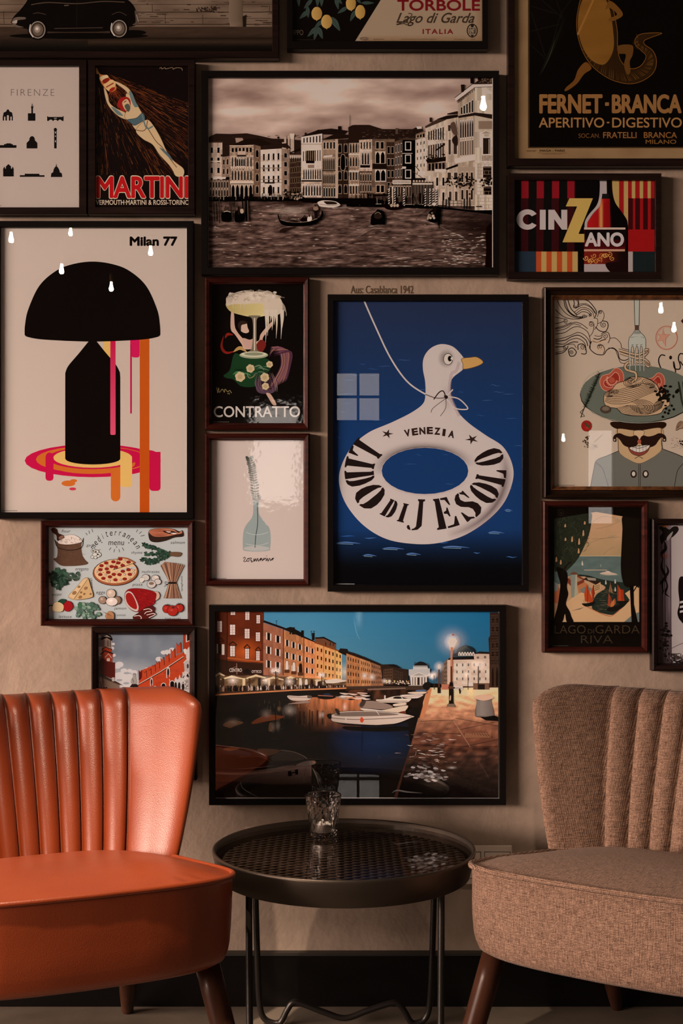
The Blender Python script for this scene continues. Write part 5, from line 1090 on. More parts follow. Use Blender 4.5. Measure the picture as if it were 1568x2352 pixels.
A.shape([(1140, 955), (1280, 960), (1310, 985), (1240, 1000), (1150, 990)], '#17100e'); A.line([(1145, 962), (1290, 970)], 6, '#a5604a'); A.shape([(1200, 945), (1250, 940), (1270, 960), (1200, 962)], '#1b2636')
for i in range(16):
    x = R.uniform(1260, 1560); y = R.uniform(930, 990); A.shape([(x, y), (x+60, y+3), (x+100, y+10), (x+50, y+18)], R.choice(('#b59a8c', '#8d7263', '#d0b5a4', '#241712')))
A.grid(1180, 1280, 1568, 1620, 12, 12, lambda x, y: (*hx('#0d2240'), .95*max(0, min(1, (x-1250)/150))*max(0, 1-abs(y-1400)/170)))
# near boat lower left
A.shape([(100, 1480), (300, 1462), (620, 1480), (850, 1500), (980, 1530), (1060, 1580), (1120, 1605), (1110, 1630), (1075, 1650), (1060, 1740), (1035, 1810), (800, 1830), (400, 1800), (100, 1770)], '#2a1712')
A.grid(130, 1640, 1080, 1830, 20, 8, lambda x, y: (*hx('#94766e'), .95*max(0, min(1, (x-250)/750))*max(0, min(1, (1840-y)/180))*max(0, min(1, (y-1625)/30))))
A.shape([(120, 1490), (400, 1475), (640, 1485), (560, 1560), (690, 1590), (700, 1640), (400, 1670), (120, 1660)], '#21100b'); A.shape([(690, 1560), (780, 1510), (900, 1510), (1020, 1570), (900, 1600), (720, 1600)], '#50423d'); A.shape([(580, 1480), (780, 1495), (650, 1550), (560, 1510)], '#7d5540'); A.shape([(700, 1600), (960, 1600), (700, 1635)], '#2f2724'); A.curve([(780, 1495), (900, 1510), (1000, 1550), (1040, 1580)], 8, '#9c8a7d')
A.shape([(220, 1480), (300, 1466), (380, 1480), (280, 1500)], '#a0643d'); A.curve([(380, 1560), (560, 1555), (680, 1600), (700, 1620)], 6, '#6b3f2a')
A.curve([(120, 1680), (400, 1690), (700, 1660), (950, 1605), (1120, 1600)], 22, '#120a08'); A.curve([(120, 1715), (400, 1725), (700, 1700), (900, 1660), (1080, 1625)], 20, '#7b5a4c', a=.7); A.shape([(930, 1640), (1010, 1605), (1100, 1595), (1124, 1612), (1100, 1635), (1000, 1648)], '#8d7871'); A.ell(1105, 1612, 18, 14, '#c08468')
A.poly([(850, 1700), (885, 1695), (890, 1745), (855, 1750)], '#150c0a'); A.poly([(920, 1685), (950, 1678), (952, 1728), (925, 1735)], '#150c0a'); A.poly([(885, 1712), (925, 1702), (925, 1714), (886, 1726)], '#150c0a'); A.line([(1025, 1660), (1005, 1800)], 3, '#4a3833')
A.curve([(1050, 1575), (1130, 1582), (1280, 1588)], 5, '#54443c', taper=True); A.curve([(390, 1790), (420, 1870), (570, 1955)], 5, '#5f5148', taper=2)
for i in range(14): A.curve([(1080+i*3, 1650+i*4), (1110+i*3, 1730+R.uniform(-10, 10)), (1140+i*4, 1820+R.uniform(-10, 40))], R.uniform(2, 5), R.choice(('#6d625b', '#3f3832', '#97877b')), taper=2, n=5, a=.8)  # the tumbler's reflection in the picture glass, drawn into the print as pale streaks
A.line([(150, 1958), (335, 1958)], 3, '#3a302b')
# right half of the photograph
A.T(800, 1370, .24235)
A.poly([(-20, 520), (40, 540), (200, 610), (330, 665), (330, 850), (-20, 860)], '#7a4a34')
H_([(-20, 535), (110, 580), (115, 850), (-20, 850)], '#96623f', 4, 5, wu=.34, wv=.5); H_([(110, 580), (210, 620), (212, 845), (115, 850)], '#9a6a48', 4, 5, wu=.34, wv=.5); H_([(210, 620), (330, 670), (330, 842), (212, 845)], '#7d543d', 4, 6, wu=.34, wv=.5)
A.poly([(-20, 515), (60, 540), (210, 600), (335, 655), (335, 672), (210, 620), (-20, 538)], '#21130e')
for x, y in ((30, 530), (70, 545), (140, 570), (205, 605)): A.rect(x, y, x+12, y+22, '#2c1d17')
A.poly([(300, 645), (400, 640), (480, 680), (560, 690), (570, 830), (330, 840)], '#2a1c16'); H_([(330, 690), (420, 680), (420, 810), (330, 810)], '#4a3325', 4, 5, wu=.4, wv=.5); H_([(420, 690), (515, 720), (515, 800), (420, 805)], '#38281f', 3, 5, wu=.4, wv=.5); A.poly([(370, 645), (430, 640), (500, 680), (400, 660)], '#14100f')
# temple
A.poly([(570, 690), (770, 680), (772, 745), (745, 760), (745, 835), (590, 838), (582, 755), (570, 745)], '#9d938e'); A.poly([(610, 690), (612, 655), (690, 640), (750, 655), (752, 690)], '#a59a94'); A.poly(sp([(612, 655), (640, 632), (680, 615), (720, 632), (745, 655)], 5)+[(612, 655)], '#191512'); A.rect(612, 660, 750, 666, '#6b625d'); A.rect(625, 620, 632, 640, '#241d1a'); A.rect(745, 628, 751, 660, '#3b332f')
A.poly([(585, 752), (665, 716), (750, 748), (750, 756), (585, 760)], '#c0b2a6'); A.poly([(605, 750), (665, 724), (730, 748)], '#8a807a'); A.rect(590, 765, 745, 838, '#5d5048')
for x in (590, 612, 637, 675, 702, 728): A.rect(x, 765, x+14, 838, '#c4b3a4')
A.rect(655, 770, 670, 838, '#241a15'); A.rect(568, 838, 760, 846, '#8f7d6e')
# right-hand buildings
A.poly([(870, 730), (915, 610), (945, 580), (945, 860), (870, 830)], '#5d463a'); H_([(905, 620), (943, 590), (943, 830), (905, 820)], '#6d5446', 5, 3, wu=.4, wv=.5)
A.poly([(935, 590), (1340, 590), (1345, 850), (935, 850)], '#b09485'); H_([(985, 605), (1340, 600), (1340, 830), (985, 830)], '#b59a8a', 3, 6, wu=.2, wv=.4, win='#4d4038', trim='#cdb5a5', v0=.05, v1=.92)
A.poly([(985, 570), (1190, 565), (1190, 595), (925, 600)], '#15110f'); A.poly([(1185, 545), (1340, 535), (1340, 595), (1190, 598)], '#a88d7e'); A.poly([(1190, 540), (1240, 520), (1340, 525), (1340, 545)], '#211814'); A.rect(1215, 568, 1235, 588, '#5f5047'); A.rect(1283, 562, 1303, 585, '#5f5047')
A.poly(sp([(1020, 535), (1030, 500), (1060, 475), (1107, 463), (1155, 475), (1185, 500), (1195, 530)], 6)+[(1195, 560), (1020, 560)], '#1b2226')
for k in range(9): A.line([(1107, 466), (1030+k*19, 530)], 3, '#35403f', up=(k == 0))
A.rect(1035, 528, 1195, 562, '#2a2320')
for k in range(6): A.shape([(1040+k*26, 560), (1040+k*26, 538), (1051+k*26, 524), (1062+k*26, 538), (1062+k*26, 560)], '#b3a79f'); A.rect(1047+k*26, 540, 1055+k*26, 560, '#4a423d')
A.poly([(985, 560), (1000, 538), (1030, 535), (1035, 565)], '#171c1f'); A.line([(1107, 445), (1107, 466)], 4, '#171412')
A.poly([(1338, 150), (1345, 150), (1440, 150), (1440, 910), (1335, 900), (1335, 600), (1325, 395), (1340, 370)], '#2c1c15'); H_([(1345, 170), (1430, 170), (1430, 360), (1345, 360)], '#33221a', 2, 2, wu=.4, wv=.5); H_([(1342, 420), (1430, 400), (1430, 600), (1342, 590)], '#33221a', 2, 2, wu=.4, wv=.5); H_([(1342, 640), (1430, 640), (1430, 900), (1342, 900)], '#3a261c', 1, 2, wu=.5, wv=.8, arch=True)
for y in range(180, 640, 26): A.line([(1340, y), (1430, y-4)], 3, '#4a3429', up=(y == 180))
# promenade
A.poly([(748, 862), (1440, 850), (1440, 2000), (400, 2000), (590, 1400), (660, 1150), (700, 1020)], '#3a2017')
def paving(x, y):
    t = max(0, min(1, (y-860)/480)); n = fbm(x*.011, y*.03, 4)
    c = mixc(mixc('#f0b48c', '#e5a078', .5+n), mixc('#5a2a1b', '#2a1713', .5+n*1.2), t*.95-.08+n*.4)
    if y > 1350: c = mixc(c, '#080505', (y-1350)/420+n*.35)
    if x > 1000 and 1180 < y < 1420: c = mixc(c, '#6f4231', .4+n)
    return c
A.grid(700, 862, 1440, 1150, 60, 26, paving); 
A.up()
for j in range(34):      # trapezoid rows below
    y0, y1 = 1150+j*26, 1150+(j+1)*26
    e = lambda y: 660-(y-1150)*.27 if y < 1420 else 587-(y-1420)*.26
    n = 40
    for i in range(n):
        q = []
        for fx, y in ((i, y0), (i+1, y0), (i+1, y1), (i, y1)): q.append((e(y)+(1440-e(y))*fx/n, y))
        A._emit([A.P(p) for p in q], [(*A.ink(paving(*p)), 1) for p in q], 0)
A.poly([(748, 870), (700, 1020), (660, 1150), (690, 1150), (705, 1150), (705, 862)], '#2a160f'); A.poly([(752, 880), (640, 1000), (560, 1180), (575, 1330), (590, 1400), (660, 1150), (700, 1020), (745, 880)], '#0c0908')
A.poly([(738, 905), (700, 1050), (672, 1150), (712, 1150), (760, 1000), (790, 870), (750, 866)], '#a86a48')
for i in range(170):
    x, y = R.uniform(740, 1420), R.uniform(880, 1330); 
    if x < 760-(y-880)*.25: continue
    A.line([(x, y), (x+R.uniform(15, 80), y+R.uniform(-3, 6))], R.uniform(1.5, 4), R.choice(('#6b3a26', '#8a4f34', '#e0a87e', '#4a281b')), taper=2, up=(i == 0), a=.6)
for a, b in (((850, 960), (1010, 1200)), ((1010, 1200), (1150, 1420)), ((1150, 1420), (1330, 1720))): A.line([a, b], 9, '#a87b64' if a[1] < 1400 else '#443532', a=.35)
for p in ([(1060, 1260), (1420, 1180)], [(1010, 1150), (1430, 1230)], [(1100, 1420), (1430, 1350)], [(680, 1180), (1000, 1170)], [(640, 1290), (1060, 1300)], [(600, 1400), (1140, 1420)], [(560, 1540), (1200, 1610)], [(1250, 1560), (1430, 1500)], [(1160, 1420), (1430, 1420)]): A.curve(p, 5, '#1b0f0b', a=.8)
for i in range(80):
    x, y = R.gauss(760, 130), R.uniform(1300, 1580); A.curve([(x, y), (x+R.uniform(10, 40), y+R.uniform(-6, 8)), (x+R.uniform(30, 80), y+R.uniform(-4, 14))], R.uniform(2, 8), R.choice(('#a08379', '#6d5148', '#c4a79c', '#4a342c')), taper=2, n=4, up=(i == 0), a=.8)
for i in range(70):
    x, y = R.gauss(700, 90), R.gauss(1680, 40); A.shape([(x, y), (x+R.uniform(10, 30), y-8), (x+R.uniform(30, 60), y+4), (x+20, y+12)], R.choice(('#8d7d78', '#5f5350', '#aa9a94', '#3a302d')), n=3, a=.75)
A.curve([(410, 1860), (460, 1835), (560, 1850), (700, 1860)], 14, '#6b5f5a', a=.7, taper=2); A.glow(980, 1620, 60, 20, '#a08d84', .8)
A.poly([(1090, 1295), (1320, 1285), (1365, 1335), (1120, 1340)], '#4a2c20')
for i in range(10): A.line([(1095+i*24, 1296), (1125+i*25, 1338)], 4, '#1d100b', up=(i == 0)); A.line([(1100, 1296+i*4.4), (1350, 1290+i*4.8)], 3, '#8a5b42', up=False)
A.shape([(1198, 1130), (1212, 990), (1190, 962), (1210, 940), (1280, 928), (1350, 938), (1374, 960), (1352, 990), (1378, 1125), (1300, 1140)], '#5e4f49'); A.grid(1210, 985, 1360, 1130, 8, 8, lambda x, y: (*hx('#8a7a72'), .6*(1-abs(x-1260)/120 if abs(x-1260) < 120 else 0))); A.shape([(1190, 962), (1210, 938), (1280, 928), (1350, 938), (1374, 960), (1280, 985)], '#b58f78'); A.poly([(1240, 1140), (1300, 1140), (1378, 1125), (1430, 1145), (1430, 1180), (1300, 1172)], '#080505')
A.glow(1165, 900, 60, 70, '#d09070', .6); A.rect(985, 848, 1082, 882, '#c9b0a0'); A.text('ottica', 1010, 854, 1070, 876, '#4a3a33'); A.ell(999, 864, 10, 10, '#4a3a33'); A.rect(880, 830, 950, 880, '#9d5f4a'); A.shape([(1045, 880), (1055, 870), (1062, 900), (1052, 922)], '#17100e'); A.rect(1180, 820, 1330, 880, '#6b4a3a'); A.rect(1230, 830, 1290, 880, '#1d1410'); A.rect(1130, 815, 1180, 850, '#d8b8a0')
for i in range(50): A.ell(R.uniform(340, 580), R.uniform(795, 832), R.uniform(3, 9), R.uniform(3, 8), R.choice(('#f3c794', '#e0a066', '#8a5430', '#ffe6c4', '#3a2317')), up=(i == 0))
A.poly([(-20, 850), (330, 845), (560, 850), (720, 850), (740, 880), (560, 885), (330, 880), (-20, 875)], '#3c2a21'); A.poly(sp([(345, 895), (380, 870), (450, 862), (520, 872), (560, 895)], 5)+[(345, 895)], '#120b09'); A.line([(180, 880), (540, 868)], 14, '#6d5446'); A.shape([(700, 850), (725, 815), (765, 812), (775, 850), (740, 890)], '#17110e')
for x, y, r in ((152, 750, 28), (222, 762, 30), (340, 800, 20), (385, 805, 18), (790, 750, 26), (815, 735, 30), (800, 760, 24), (1130, 745, 26), (775, 750, 22)): A.glow(x, y, r*1.6, r*1.6, '#ffdcae', 1, 1.3); A.ell(x, y, r*.3, r*.34, '#fff0d8')
for x in (810, 1130, 1228): A.line([(x, 745), (x, 880)], 5, '#3b251b')
A.glow(1235, 650, 90, 60, '#fff0dc', 1, 1.0); A.line([(1228, 660), (1226, 870)], 7, '#2a1b15')
A.glow(858, 665, 60, 60, '#ffe2c0', 1, 1.2); A.ell(858, 662, 16, 22, '#fff2de'); A.line([(857, 690), (856, 905)], 13, '#54301f'); A.rect(842, 860, 870, 915, '#1d110c')
A.glow(980, 425, 190, 175, '#f7d3b6', .8, 1.9); A.glow(980, 430, 80, 90, '#fff4e6', 1, 1.0); A.poly([(940, 430), (955, 395), (1010, 392), (1028, 420), (1000, 480), (985, 520), (962, 510)], '#fff4e4'); A.shape([(978, 362), (990, 352), (1002, 362), (992, 370)], '#9d4f30')
A.poly([(966, 480), (992, 480), (984, 560), (986, 680), (982, 810), (962, 810), (964, 680), (966, 560)], '#a5694c'); A.rect(966, 660, 980, 810, '#3d2117'); A.poly([(958, 810), (985, 810), (992, 870), (992, 1000), (998, 1020), (945, 1020), (950, 1000), (950, 870)], '#160d0b'); A.poly([(938, 1015), (1000, 1015), (1012, 1045), (925, 1045)], '#6b5546'); A.shape([(960, 940), (970, 940), (968, 980), (955, 980)], '#9c8270'); A.shape([(950, 850), (990, 850), (994, 870), (948, 870)], '#4a2c20')
# moored row of boats
A.grid(-30, 880, 740, 1090, 30, 12, lambda x, y: (*hx('#a25f42'), .7*max(0, fbm(x*.02, y*.01, 3)+.15)*max(0, 1-(y-880)/200)*(1 if x < 350 else .3)))
BT = '#b79c8b'
for q, c in (([(570, 905), (720, 898), (740, 910), (690, 925), (580, 920)], BT), ([(500, 930), (690, 925), (700, 940), (640, 965), (520, 955)], '#c9ab96'), ([(260, 975), (330, 970), (420, 945), (500, 940), (520, 965), (595, 960), (560, 1000), (440, 1005), (290, 1000)], '#c4a793'), ([(425, 1018), (530, 1002), (545, 1025), (440, 1040)], BT), ([(640, 885), (720, 880), (735, 892), (650, 900)], '#4b5a72')): A.shape(q, c, line='#2a1a13', lw=3)
A.shape([(425, 965), (440, 948), (490, 948), (500, 966)], '#1d1512'); A.line([(262, 990), (560, 992)], 5, '#6b4a3a'); A.rect(338, 935, 352, 968, '#c9b3a4'); A.line([(520, 945), (690, 940)], 4, '#7a4a38'); A.line([(630, 960), (690, 1060)], 4, '#17100d')
A.shape([(90, 1020), (150, 990), (250, 990), (380, 1020), (420, 1050), (350, 1068), (200, 1060), (110, 1045)], '#7d665b'); A.shape([(120, 995), (165, 990), (140, 1040), (105, 1040)], '#3c2d27'); A.shape([(120, 1055), (300, 1075), (430, 1050), (560, 1030), (540, 1080), (490, 1110), (300, 1095), (140, 1080)], '#b79c89', line='#241610', lw=3); A.shape([(470, 1100), (540, 1085), (530, 1140), (500, 1130)], '#5d2b1c'); A.line([(130, 1062), (330, 1085)], 12, '#cdb4a3')
A.T(460, 1370, .23597)
A.shape([(1240, 1160), (1275, 1150), (1380, 1118), (1568, 1112), (1750, 1118), (1960, 1135), (2080, 1165), (2050, 1180), (1900, 1235), (1700, 1250), (1400, 1232), (1290, 1215), (1265, 1180)], '#b39b8e', line='#1d120d', lw=4); A.shape([(1300, 1150), (1400, 1125), (1700, 1122), (1930, 1145), (1760, 1160), (1400, 1165)], '#6d5a50'); A.curve([(1270, 1180), (1500, 1195), (1800, 1185), (2060, 1168)], 6, '#5c4a41'); A.poly([(1290, 1215), (1400, 1232), (1700, 1250), (1900, 1235), (1880, 1250), (1700, 1266), (1400, 1250)], '#1d1310'); A.shape([(1310, 1100), (1325, 1090), (1360, 1140), (1335, 1148)], '#2b2320'); A.shape([(1232, 1150), (1270, 1140), (1275, 1185), (1245, 1185)], '#120c0a'); A.line([(1700, 1100), (1740, 1150)], 6, '#c3aa9b'); A.shape([(1555, 1190), (1570, 1170), (1590, 1200), (1575, 1225), (1556, 1215)], '#b5412a'); A.shape([(1565, 1272), (1585, 1272), (1580, 1300), (1568, 1300)], '#8d3520'); A.rect(1408, 1170, 1422, 1222, '#cfb9ab')
A.shape([(1400, 1262), (1700, 1272), (1960, 1262), (2040, 1290), (1800, 1310), (1450, 1300)], '#0a0706')
A.glow(1545, 190, 60, 180, '#7d95a5', .4); A.curve([(1490, 200), (1520, 350), (1560, 430)], 10, '#7d95a5', taper=2, a=.25)
A.shape([(2030, 1560), (2090, 1545), (2100, 1500), (2085, 1548), (2040, 1566)], '#8d7a70', n=4); A.curve([(1850, 1565), (2000, 1565), (2060, 1560)], 4, '#2c231f'); A.glow(1740, 1560, 24, 30, '#2a2a2c', .8)
picture('framed_photograph', 'night photograph of a canal with moored boats, black frame above the table', (479.4, 1390, 1162, 1850), (494, 1405, 1147, 1835.4), M_FBLACK, 'flat', A)
# ---------------------------------------------------------------- spaghetti cook drawing (right)
A = Art((1275, 685.7, 1656, 1117), DEPB, '#b39985').T(1230, 640, .22109)
R = random.Random(12)
K = '#1a100c'
# flowing hair
for q in ([(200, 320), (300, 400), (420, 420), (520, 400), (530, 380)], [(215, 200), (260, 300), (340, 380), (450, 412), (510, 385)], [(290, 205), (310, 300), (380, 380), (470, 405)], [(300, 205), (340, 330), (420, 392), (490, 395)], [(330, 205), (360, 300), (400, 350), (430, 380)],
          [(200, 470), (260, 455), (300, 440)], [(200, 400), (250, 410), (310, 420)], [(200, 525), (300, 500), (400, 455), (470, 470), (540, 520)], [(200, 545), (310, 520), (390, 470), (470, 490)], [(200, 515), (290, 490), (370, 455)], [(200, 575), (300, 560), (380, 510), (450, 500), (530, 545), (560, 610), (570, 680)],
          [(200, 635), (290, 615), (360, 590), (440, 560), (510, 590), (560, 660), (565, 730)], [(200, 650), (300, 640), (380, 600), (450, 590), (520, 640), (540, 700)], [(200, 670), (290, 680), (350, 640), (430, 620), (500, 660), (520, 720)], [(200, 710), (280, 705), (310, 690), (380, 660), (440, 660)], [(200, 785), (280, 770), (330, 720), (330, 700)], [(200, 770), (270, 755), (300, 740)],
          [(390, 210), (400, 260), (390, 290)], [(410, 210), (440, 250), (420, 300)], [(440, 210), (445, 280), (410, 310)], [(450, 205), (540, 230), (600, 290), (630, 350), (610, 410)], [(400, 350), (470, 300), (540, 310), (590, 350), (605, 400)], [(410, 370), (480, 320), (540, 330), (580, 370)], [(420, 385), (480, 345), (540, 355), (570, 385)], [(440, 270), (520, 260), (590, 310), (625, 370)], [(430, 300), (500, 270), (570, 300), (615, 360)],
          [(640, 400), (660, 340), (690, 335), (710, 380), (690, 440), (640, 470)], [(600, 410), (640, 420), (640, 480), (610, 530)], [(620, 500), (660, 540), (720, 550), (750, 500), (740, 450), (690, 440)], [(560, 600), (590, 560), (605, 490), (590, 450), (555, 450)], [(610, 590), (650, 600), (690, 590)], [(600, 620), (650, 630), (690, 610)], [(590, 650), (640, 660), (690, 640), (730, 630)], [(680, 580), (700, 560), (750, 560), (770, 620), (750, 670)], [(580, 650), (560, 720), (620, 780), (700, 790), (740, 740), (800, 720), (850, 760), (870, 830), (920, 850), (970, 830)], [(640, 700), (690, 690), (715, 740), (700, 780)], [(770, 620), (830, 620), (880, 670), (890, 720)], [(750, 720), (820, 735), (850, 800), (880, 870), (930, 880)], [(890, 720), (960, 740), (1040, 745)],
          [(350, 790), (340, 740), (380, 720), (420, 760), (400, 800), (360, 805), (345, 780)], [(440, 740), (440, 690), (490, 680), (520, 730), (520, 780), (470, 780)], [(330, 690), (390, 680), (420, 720)]): A.curve(q, R.choice((6, 7, 9)), K)
for x, y, r, a, c in ((314, 440, 26, 1, 1), (500, 395, 22, 0, -1), (568, 380, 18, 2, 1), (403, 292, 16, 0, 1), (668, 350, 22, 3, 1), (703, 478, 32, 4, -1), (575, 470, 28, 0, 1), (720, 600, 34, 3, 1), (490, 715, 34, 1, -1), (370, 768, 24, 3, 1), (300, 718, 20, 0, 1), (668, 705, 30, 2, 1)): A.spiral(x, y, r, 1.6, 6, K, a, c)
A.curve([(580, 640), (660, 660), (730, 640)], 14, '#b28b6b', a=.6); A.glow(680, 735, 60, 50, '#b0855f', .5)
# fork
A.poly([(1024, 190), (1076, 190), (1072, 490), (1030, 490)], '#a7a093'); A.line([(1022, 190), (1028, 490)], 6, K); A.line([(1078, 190), (1073, 490)], 6, K); A.rect(1028, 482, 1072, 535, '#5d4438')
for y in (495, 508, 522): A.line([(1028, y), (1072, y)], 4, K)
fk = sp([(1028, 535), (1010, 570), (972, 610), (962, 660), (964, 780), (978, 985), (990, 1000), (1015, 780), (1030, 985), (1040, 780), (1062, 1000), (1072, 990), (1085, 780), (1104, 1000), (1112, 985), (1140, 780), (1143, 640), (1130, 600), (1090, 560), (1072, 535)], 1, True)
A.poly(fk, '#aaa396'); A.line(fk, 5, K, closed=True)
for x in (1005, 1050, 1095): A.shape([(x-12, 740), (x, 700), (x+12, 740), (x+8, 900), (x-8, 900)], '#b39985', line=K, lw=5); A.line([(x-10, 690), (x+10, 685)], 5, K)
for i in range(9): A.line([(985+i*17, 600-abs(4-i)*-4), (995+i*15, 604)], 4, K)
for i in range(7): A.line([(1030+i*8, 545), (1024+i*10, 575)], 4, K)
# red tomato outline
A.line(ellp(1358, 615, 112, 122), 7, '#a8523c', closed=True); A.line(ellp(1362, 618, 104, 110), 3, '#b5715a', closed=True); A.poly([(1325, 520), (1335, 580), (1395, 578), (1350, 620), (1350, 710), (1315, 640), (1265, 650), (1295, 610), (1270, 575), (1312, 585)], '#b9836c'); A.line([(1325, 520), (1335, 580), (1395, 578), (1350, 620), (1350, 710), (1315, 640), (1265, 650), (1295, 610), (1270, 575), (1312, 585)], 4, '#a34a35', closed=True)
# Ciao
A.curve([(1345, 800), (1300, 795), (1275, 850), (1300, 930), (1360, 985), (1420, 1015), (1450, 980), (1440, 900), (1430, 860)], 12, K); A.curve([(1430, 865), (1440, 930), (1490, 940), (1500, 900), (1480, 830), (1500, 780), (1550, 800), (1560, 880), (1530, 900), (1500, 860)], 12, K); A.ell(1400, 820, 15, 20, K); A.curve([(1560, 800), (1590, 900), (1640, 830), (1690, 830), (1690, 900), (1640, 900), (1640, 840)], 12, K)
A.poly([(1505, 440), (1530, 415), (1570, 420), (1570, 470), (1525, 465)], '#3a1712')
# plate
A.ell(1060, 1205, 602, 302, K); A.ell(1062, 1198, 598, 296, '#5d5e52'); A.curve([(505, 1330), (700, 1440), (1000, 1498), (1300, 1480), (1560, 1400)], 5, '#a59a88'); A.curve([(470, 1160), (540, 1020), (700, 940)], 4, '#8d8a7b')
# tomatoes on the plate
def tom(cx, cy, s):
    A.shape([(cx-.2*s, cy-.55*s), (cx+.3*s, cy-s), (cx+.8*s, cy-.8*s), (cx+s, cy-.2*s), (cx+.8*s, cy+.5*s), (cx, cy+.9*s), (cx-.7*s, cy+.8*s), (cx-s, cy+.2*s), (cx-.8*s, cy-.35*s)], '#a34b38', line='#c58e77', lw=5)
    A.shape([(cx-.1*s, cy-.3*s), (cx+.3*s, cy-.65*s), (cx+.6*s, cy-.35*s), (cx+.55*s, cy+.2*s), (cx, cy+.6*s), (cx-.55*s, cy+.5*s), (cx-.65*s, cy+.1*s)], '#8a2a1f', line='#c9937d', lw=5)
    for k in range(12): a = .2+k*.32; A.ell(cx+.42*s*math.cos(a), cy+.42*s*math.sin(a), .05*s, .1*s, '#c58a70', rot=math.degrees(a)+90)
    A.ell(cx, cy, .25*s, .25*s, '#a34b38')
tom(790, 1055, 125); tom(1235, 1085, 105)
A.ell(1300, 1170, 44, 44, '#a34b38')
for i in range(42):
    t = i/41; x, y = 660-150*t, 985+350*t
    for sg in (-1, 1): A.line([(x, y), (x+sg*R.uniform(20, 36), y-R.uniform(6, 30))], 8, '#17190f', taper=True)
A.curve([(662, 985), (580, 1180), (500, 1350), (465, 1445)], 7, '#17190f')
for p in ([(500, 1350), (460, 1390), (480, 1400)], [(480, 1400), (505, 1430), (470, 1432)]): A.curve(p, 5, '#17190f')
# spaghetti mound
P = '#b59070'
A.shape([(705, 1270), (720, 1190), (790, 1150), (840, 1090), (930, 1060), (1000, 1020), (1080, 1020), (1190, 1050), (1260, 1110), (1290, 1170), (1370, 1240), (1390, 1310), (1330, 1350), (1290, 1400), (1150, 1425), (1000, 1425), (900, 1400), (840, 1350), (740, 1330)], P, line=K, lw=6)
for k in range(9): A.curve([(715+k*6, 1270-k*12), (800+k*8, 1300-k*18), (960+k*6, 1290-k*22), (1120, 1220-k*16), (1270-k*6, 1160-k*8)], 5, K)
for k in range(8): A.curve([(840+k*14, 1340-k*3), (900+k*14, 1400-k*12), (1050, 1420-k*14), (1200+k*6, 1400-k*12), (1310+k*4, 1340-k*10)], 5, K)
for k in range(6): A.curve([(1230+k*10, 1330-k*4), (1240+k*16, 1290-k*8), (1300+k*12, 1260-k*6), (1380-k*4, 1250+k*8)], 5, K)
for k in range(5): A.line(ellp(1110-k*4, 1330, 130-k*22, 70-k*12, 10, 22, -160, 170), 5, K)
for k in range(5): A.line(ellp(1010, 1075+k*3, 98-k*18, 55-k*9, -6, 22, 0, 340), 5, K)
for k in range(4): A.line(ellp(1170, 1090+k*8, 70-k*14, 40-k*8, 25, 18, 150, 420), 5, K)
for k in range(4): A.line(ellp(790, 1190+k*4, 70-k*14, 30-k*5, -20, 16, 90, 400), 5, K)
A.curve([(1000, 1075), (1040, 1040), (1035, 980), (980, 960), (935, 940), (930, 900), (960, 870), (985, 870)], 30, K); A.curve([(1000, 1075), (1040, 1040), (1035, 980), (980, 960), (935, 940), (930, 900), (960, 870), (985, 870)], 20, P); A.spiral(985, 1055, 40, 1.5, 6, K, 0)
for q in ([(1180, 890), (1140, 860), (1080, 870), (1030, 860)], [(870, 770), (960, 800), (1040, 820), (1140, 790), (1170, 740), (1120, 745)], [(860, 740), (960, 770), (1060, 790), (1130, 760)], [(1040, 830), (1110, 830), (1170, 870), (1180, 910), (1150, 905), (1120, 860)]): A.curve(q, 20, '#b59376'); A.curve([(x, y-12) for x, y in q], 5, K); A.curve([(x, y+12) for x, y in q], 5, K)
for x in (970, 1030, 1075, 1115): A.line([(x, 720), (x+4, 960)], 12, '#a9a294'); A.line([(x-6, 740), (x, 960)], 4, K)
A.ell(725, 1360, 58, 42, '#4f3f33'); A.line(ellp(725, 1355, 52, 34), 5, '#2b1d16', closed=True); A.ell(725, 1350, 36, 22, '#6d5a4a')
for i in range(46): A.ell(1320+R.gauss(30, 45), 1200+R.gauss(0, 45), R.uniform(8, 22), R.uniform(8, 20), '#120c08', n=8)
for x, y in ((1410, 1320), (1432, 1358), (1385, 1370), (1375, 1400), (1340, 1390), (1352, 1350), (1318, 1436)): A.ell(x, y, 13, 13, '#120c08')
for x0, y0, x1, y1 in ((1475, 1080, 1510, 1240), (1520, 1080, 1545, 1220), (1500, 1240, 1540, 1360)): A.shape([(x0, y0), (x0+16, y0+10), (x1+6, y1), (x1-6, y1+6)], '#26261c', n=3)
# hat band, face
A.shape([(790, 1490), (1060, 1508), (1330, 1492), (1305, 1560), (1060, 1575), (830, 1555)], '#231109', line=K, lw=5)
A.poly(sp([(840, 1565), (1060, 1580), (1305, 1555), (1308, 1700), (1300, 1790), (1180, 1880), (1070, 1922), (960, 1880), (868, 1810), (850, 1700)], 6, True), '#b28d68'); A.line(sp([(845, 1560), (855, 1700), (868, 1810), (960, 1880), (1070, 1922), (1180, 1880), (1300, 1790), (1306, 1700), (1303, 1555)], 6), 6, K)
A.shape([(1022, 1580), (1118, 1580), (1118, 1630), (1090, 1690), (1045, 1690), (1020, 1630)], '#c09b78', line=K, lw=4)
MU = '#23110c'
for sg in (1, -1):
    m = [(1066, 1655), (1035, 1628), (985, 1640), (925, 1628), (872, 1606), (822, 1620), (800, 1658), (814, 1692), (834, 1690), (826, 1668), (846, 1650), (876, 1680), (915, 1732), (985, 1756), (1040, 1738), (1068, 1700)]
    A.shape([(x if sg > 0 else 2*1076-x-0, y) for x, y in m], MU)
for cx in (818, 1335): A.line(ellp(cx, 1676, 15, 16), 6, MU, closed=True); A.ell(cx, 1676, 9, 9, '#b39985')
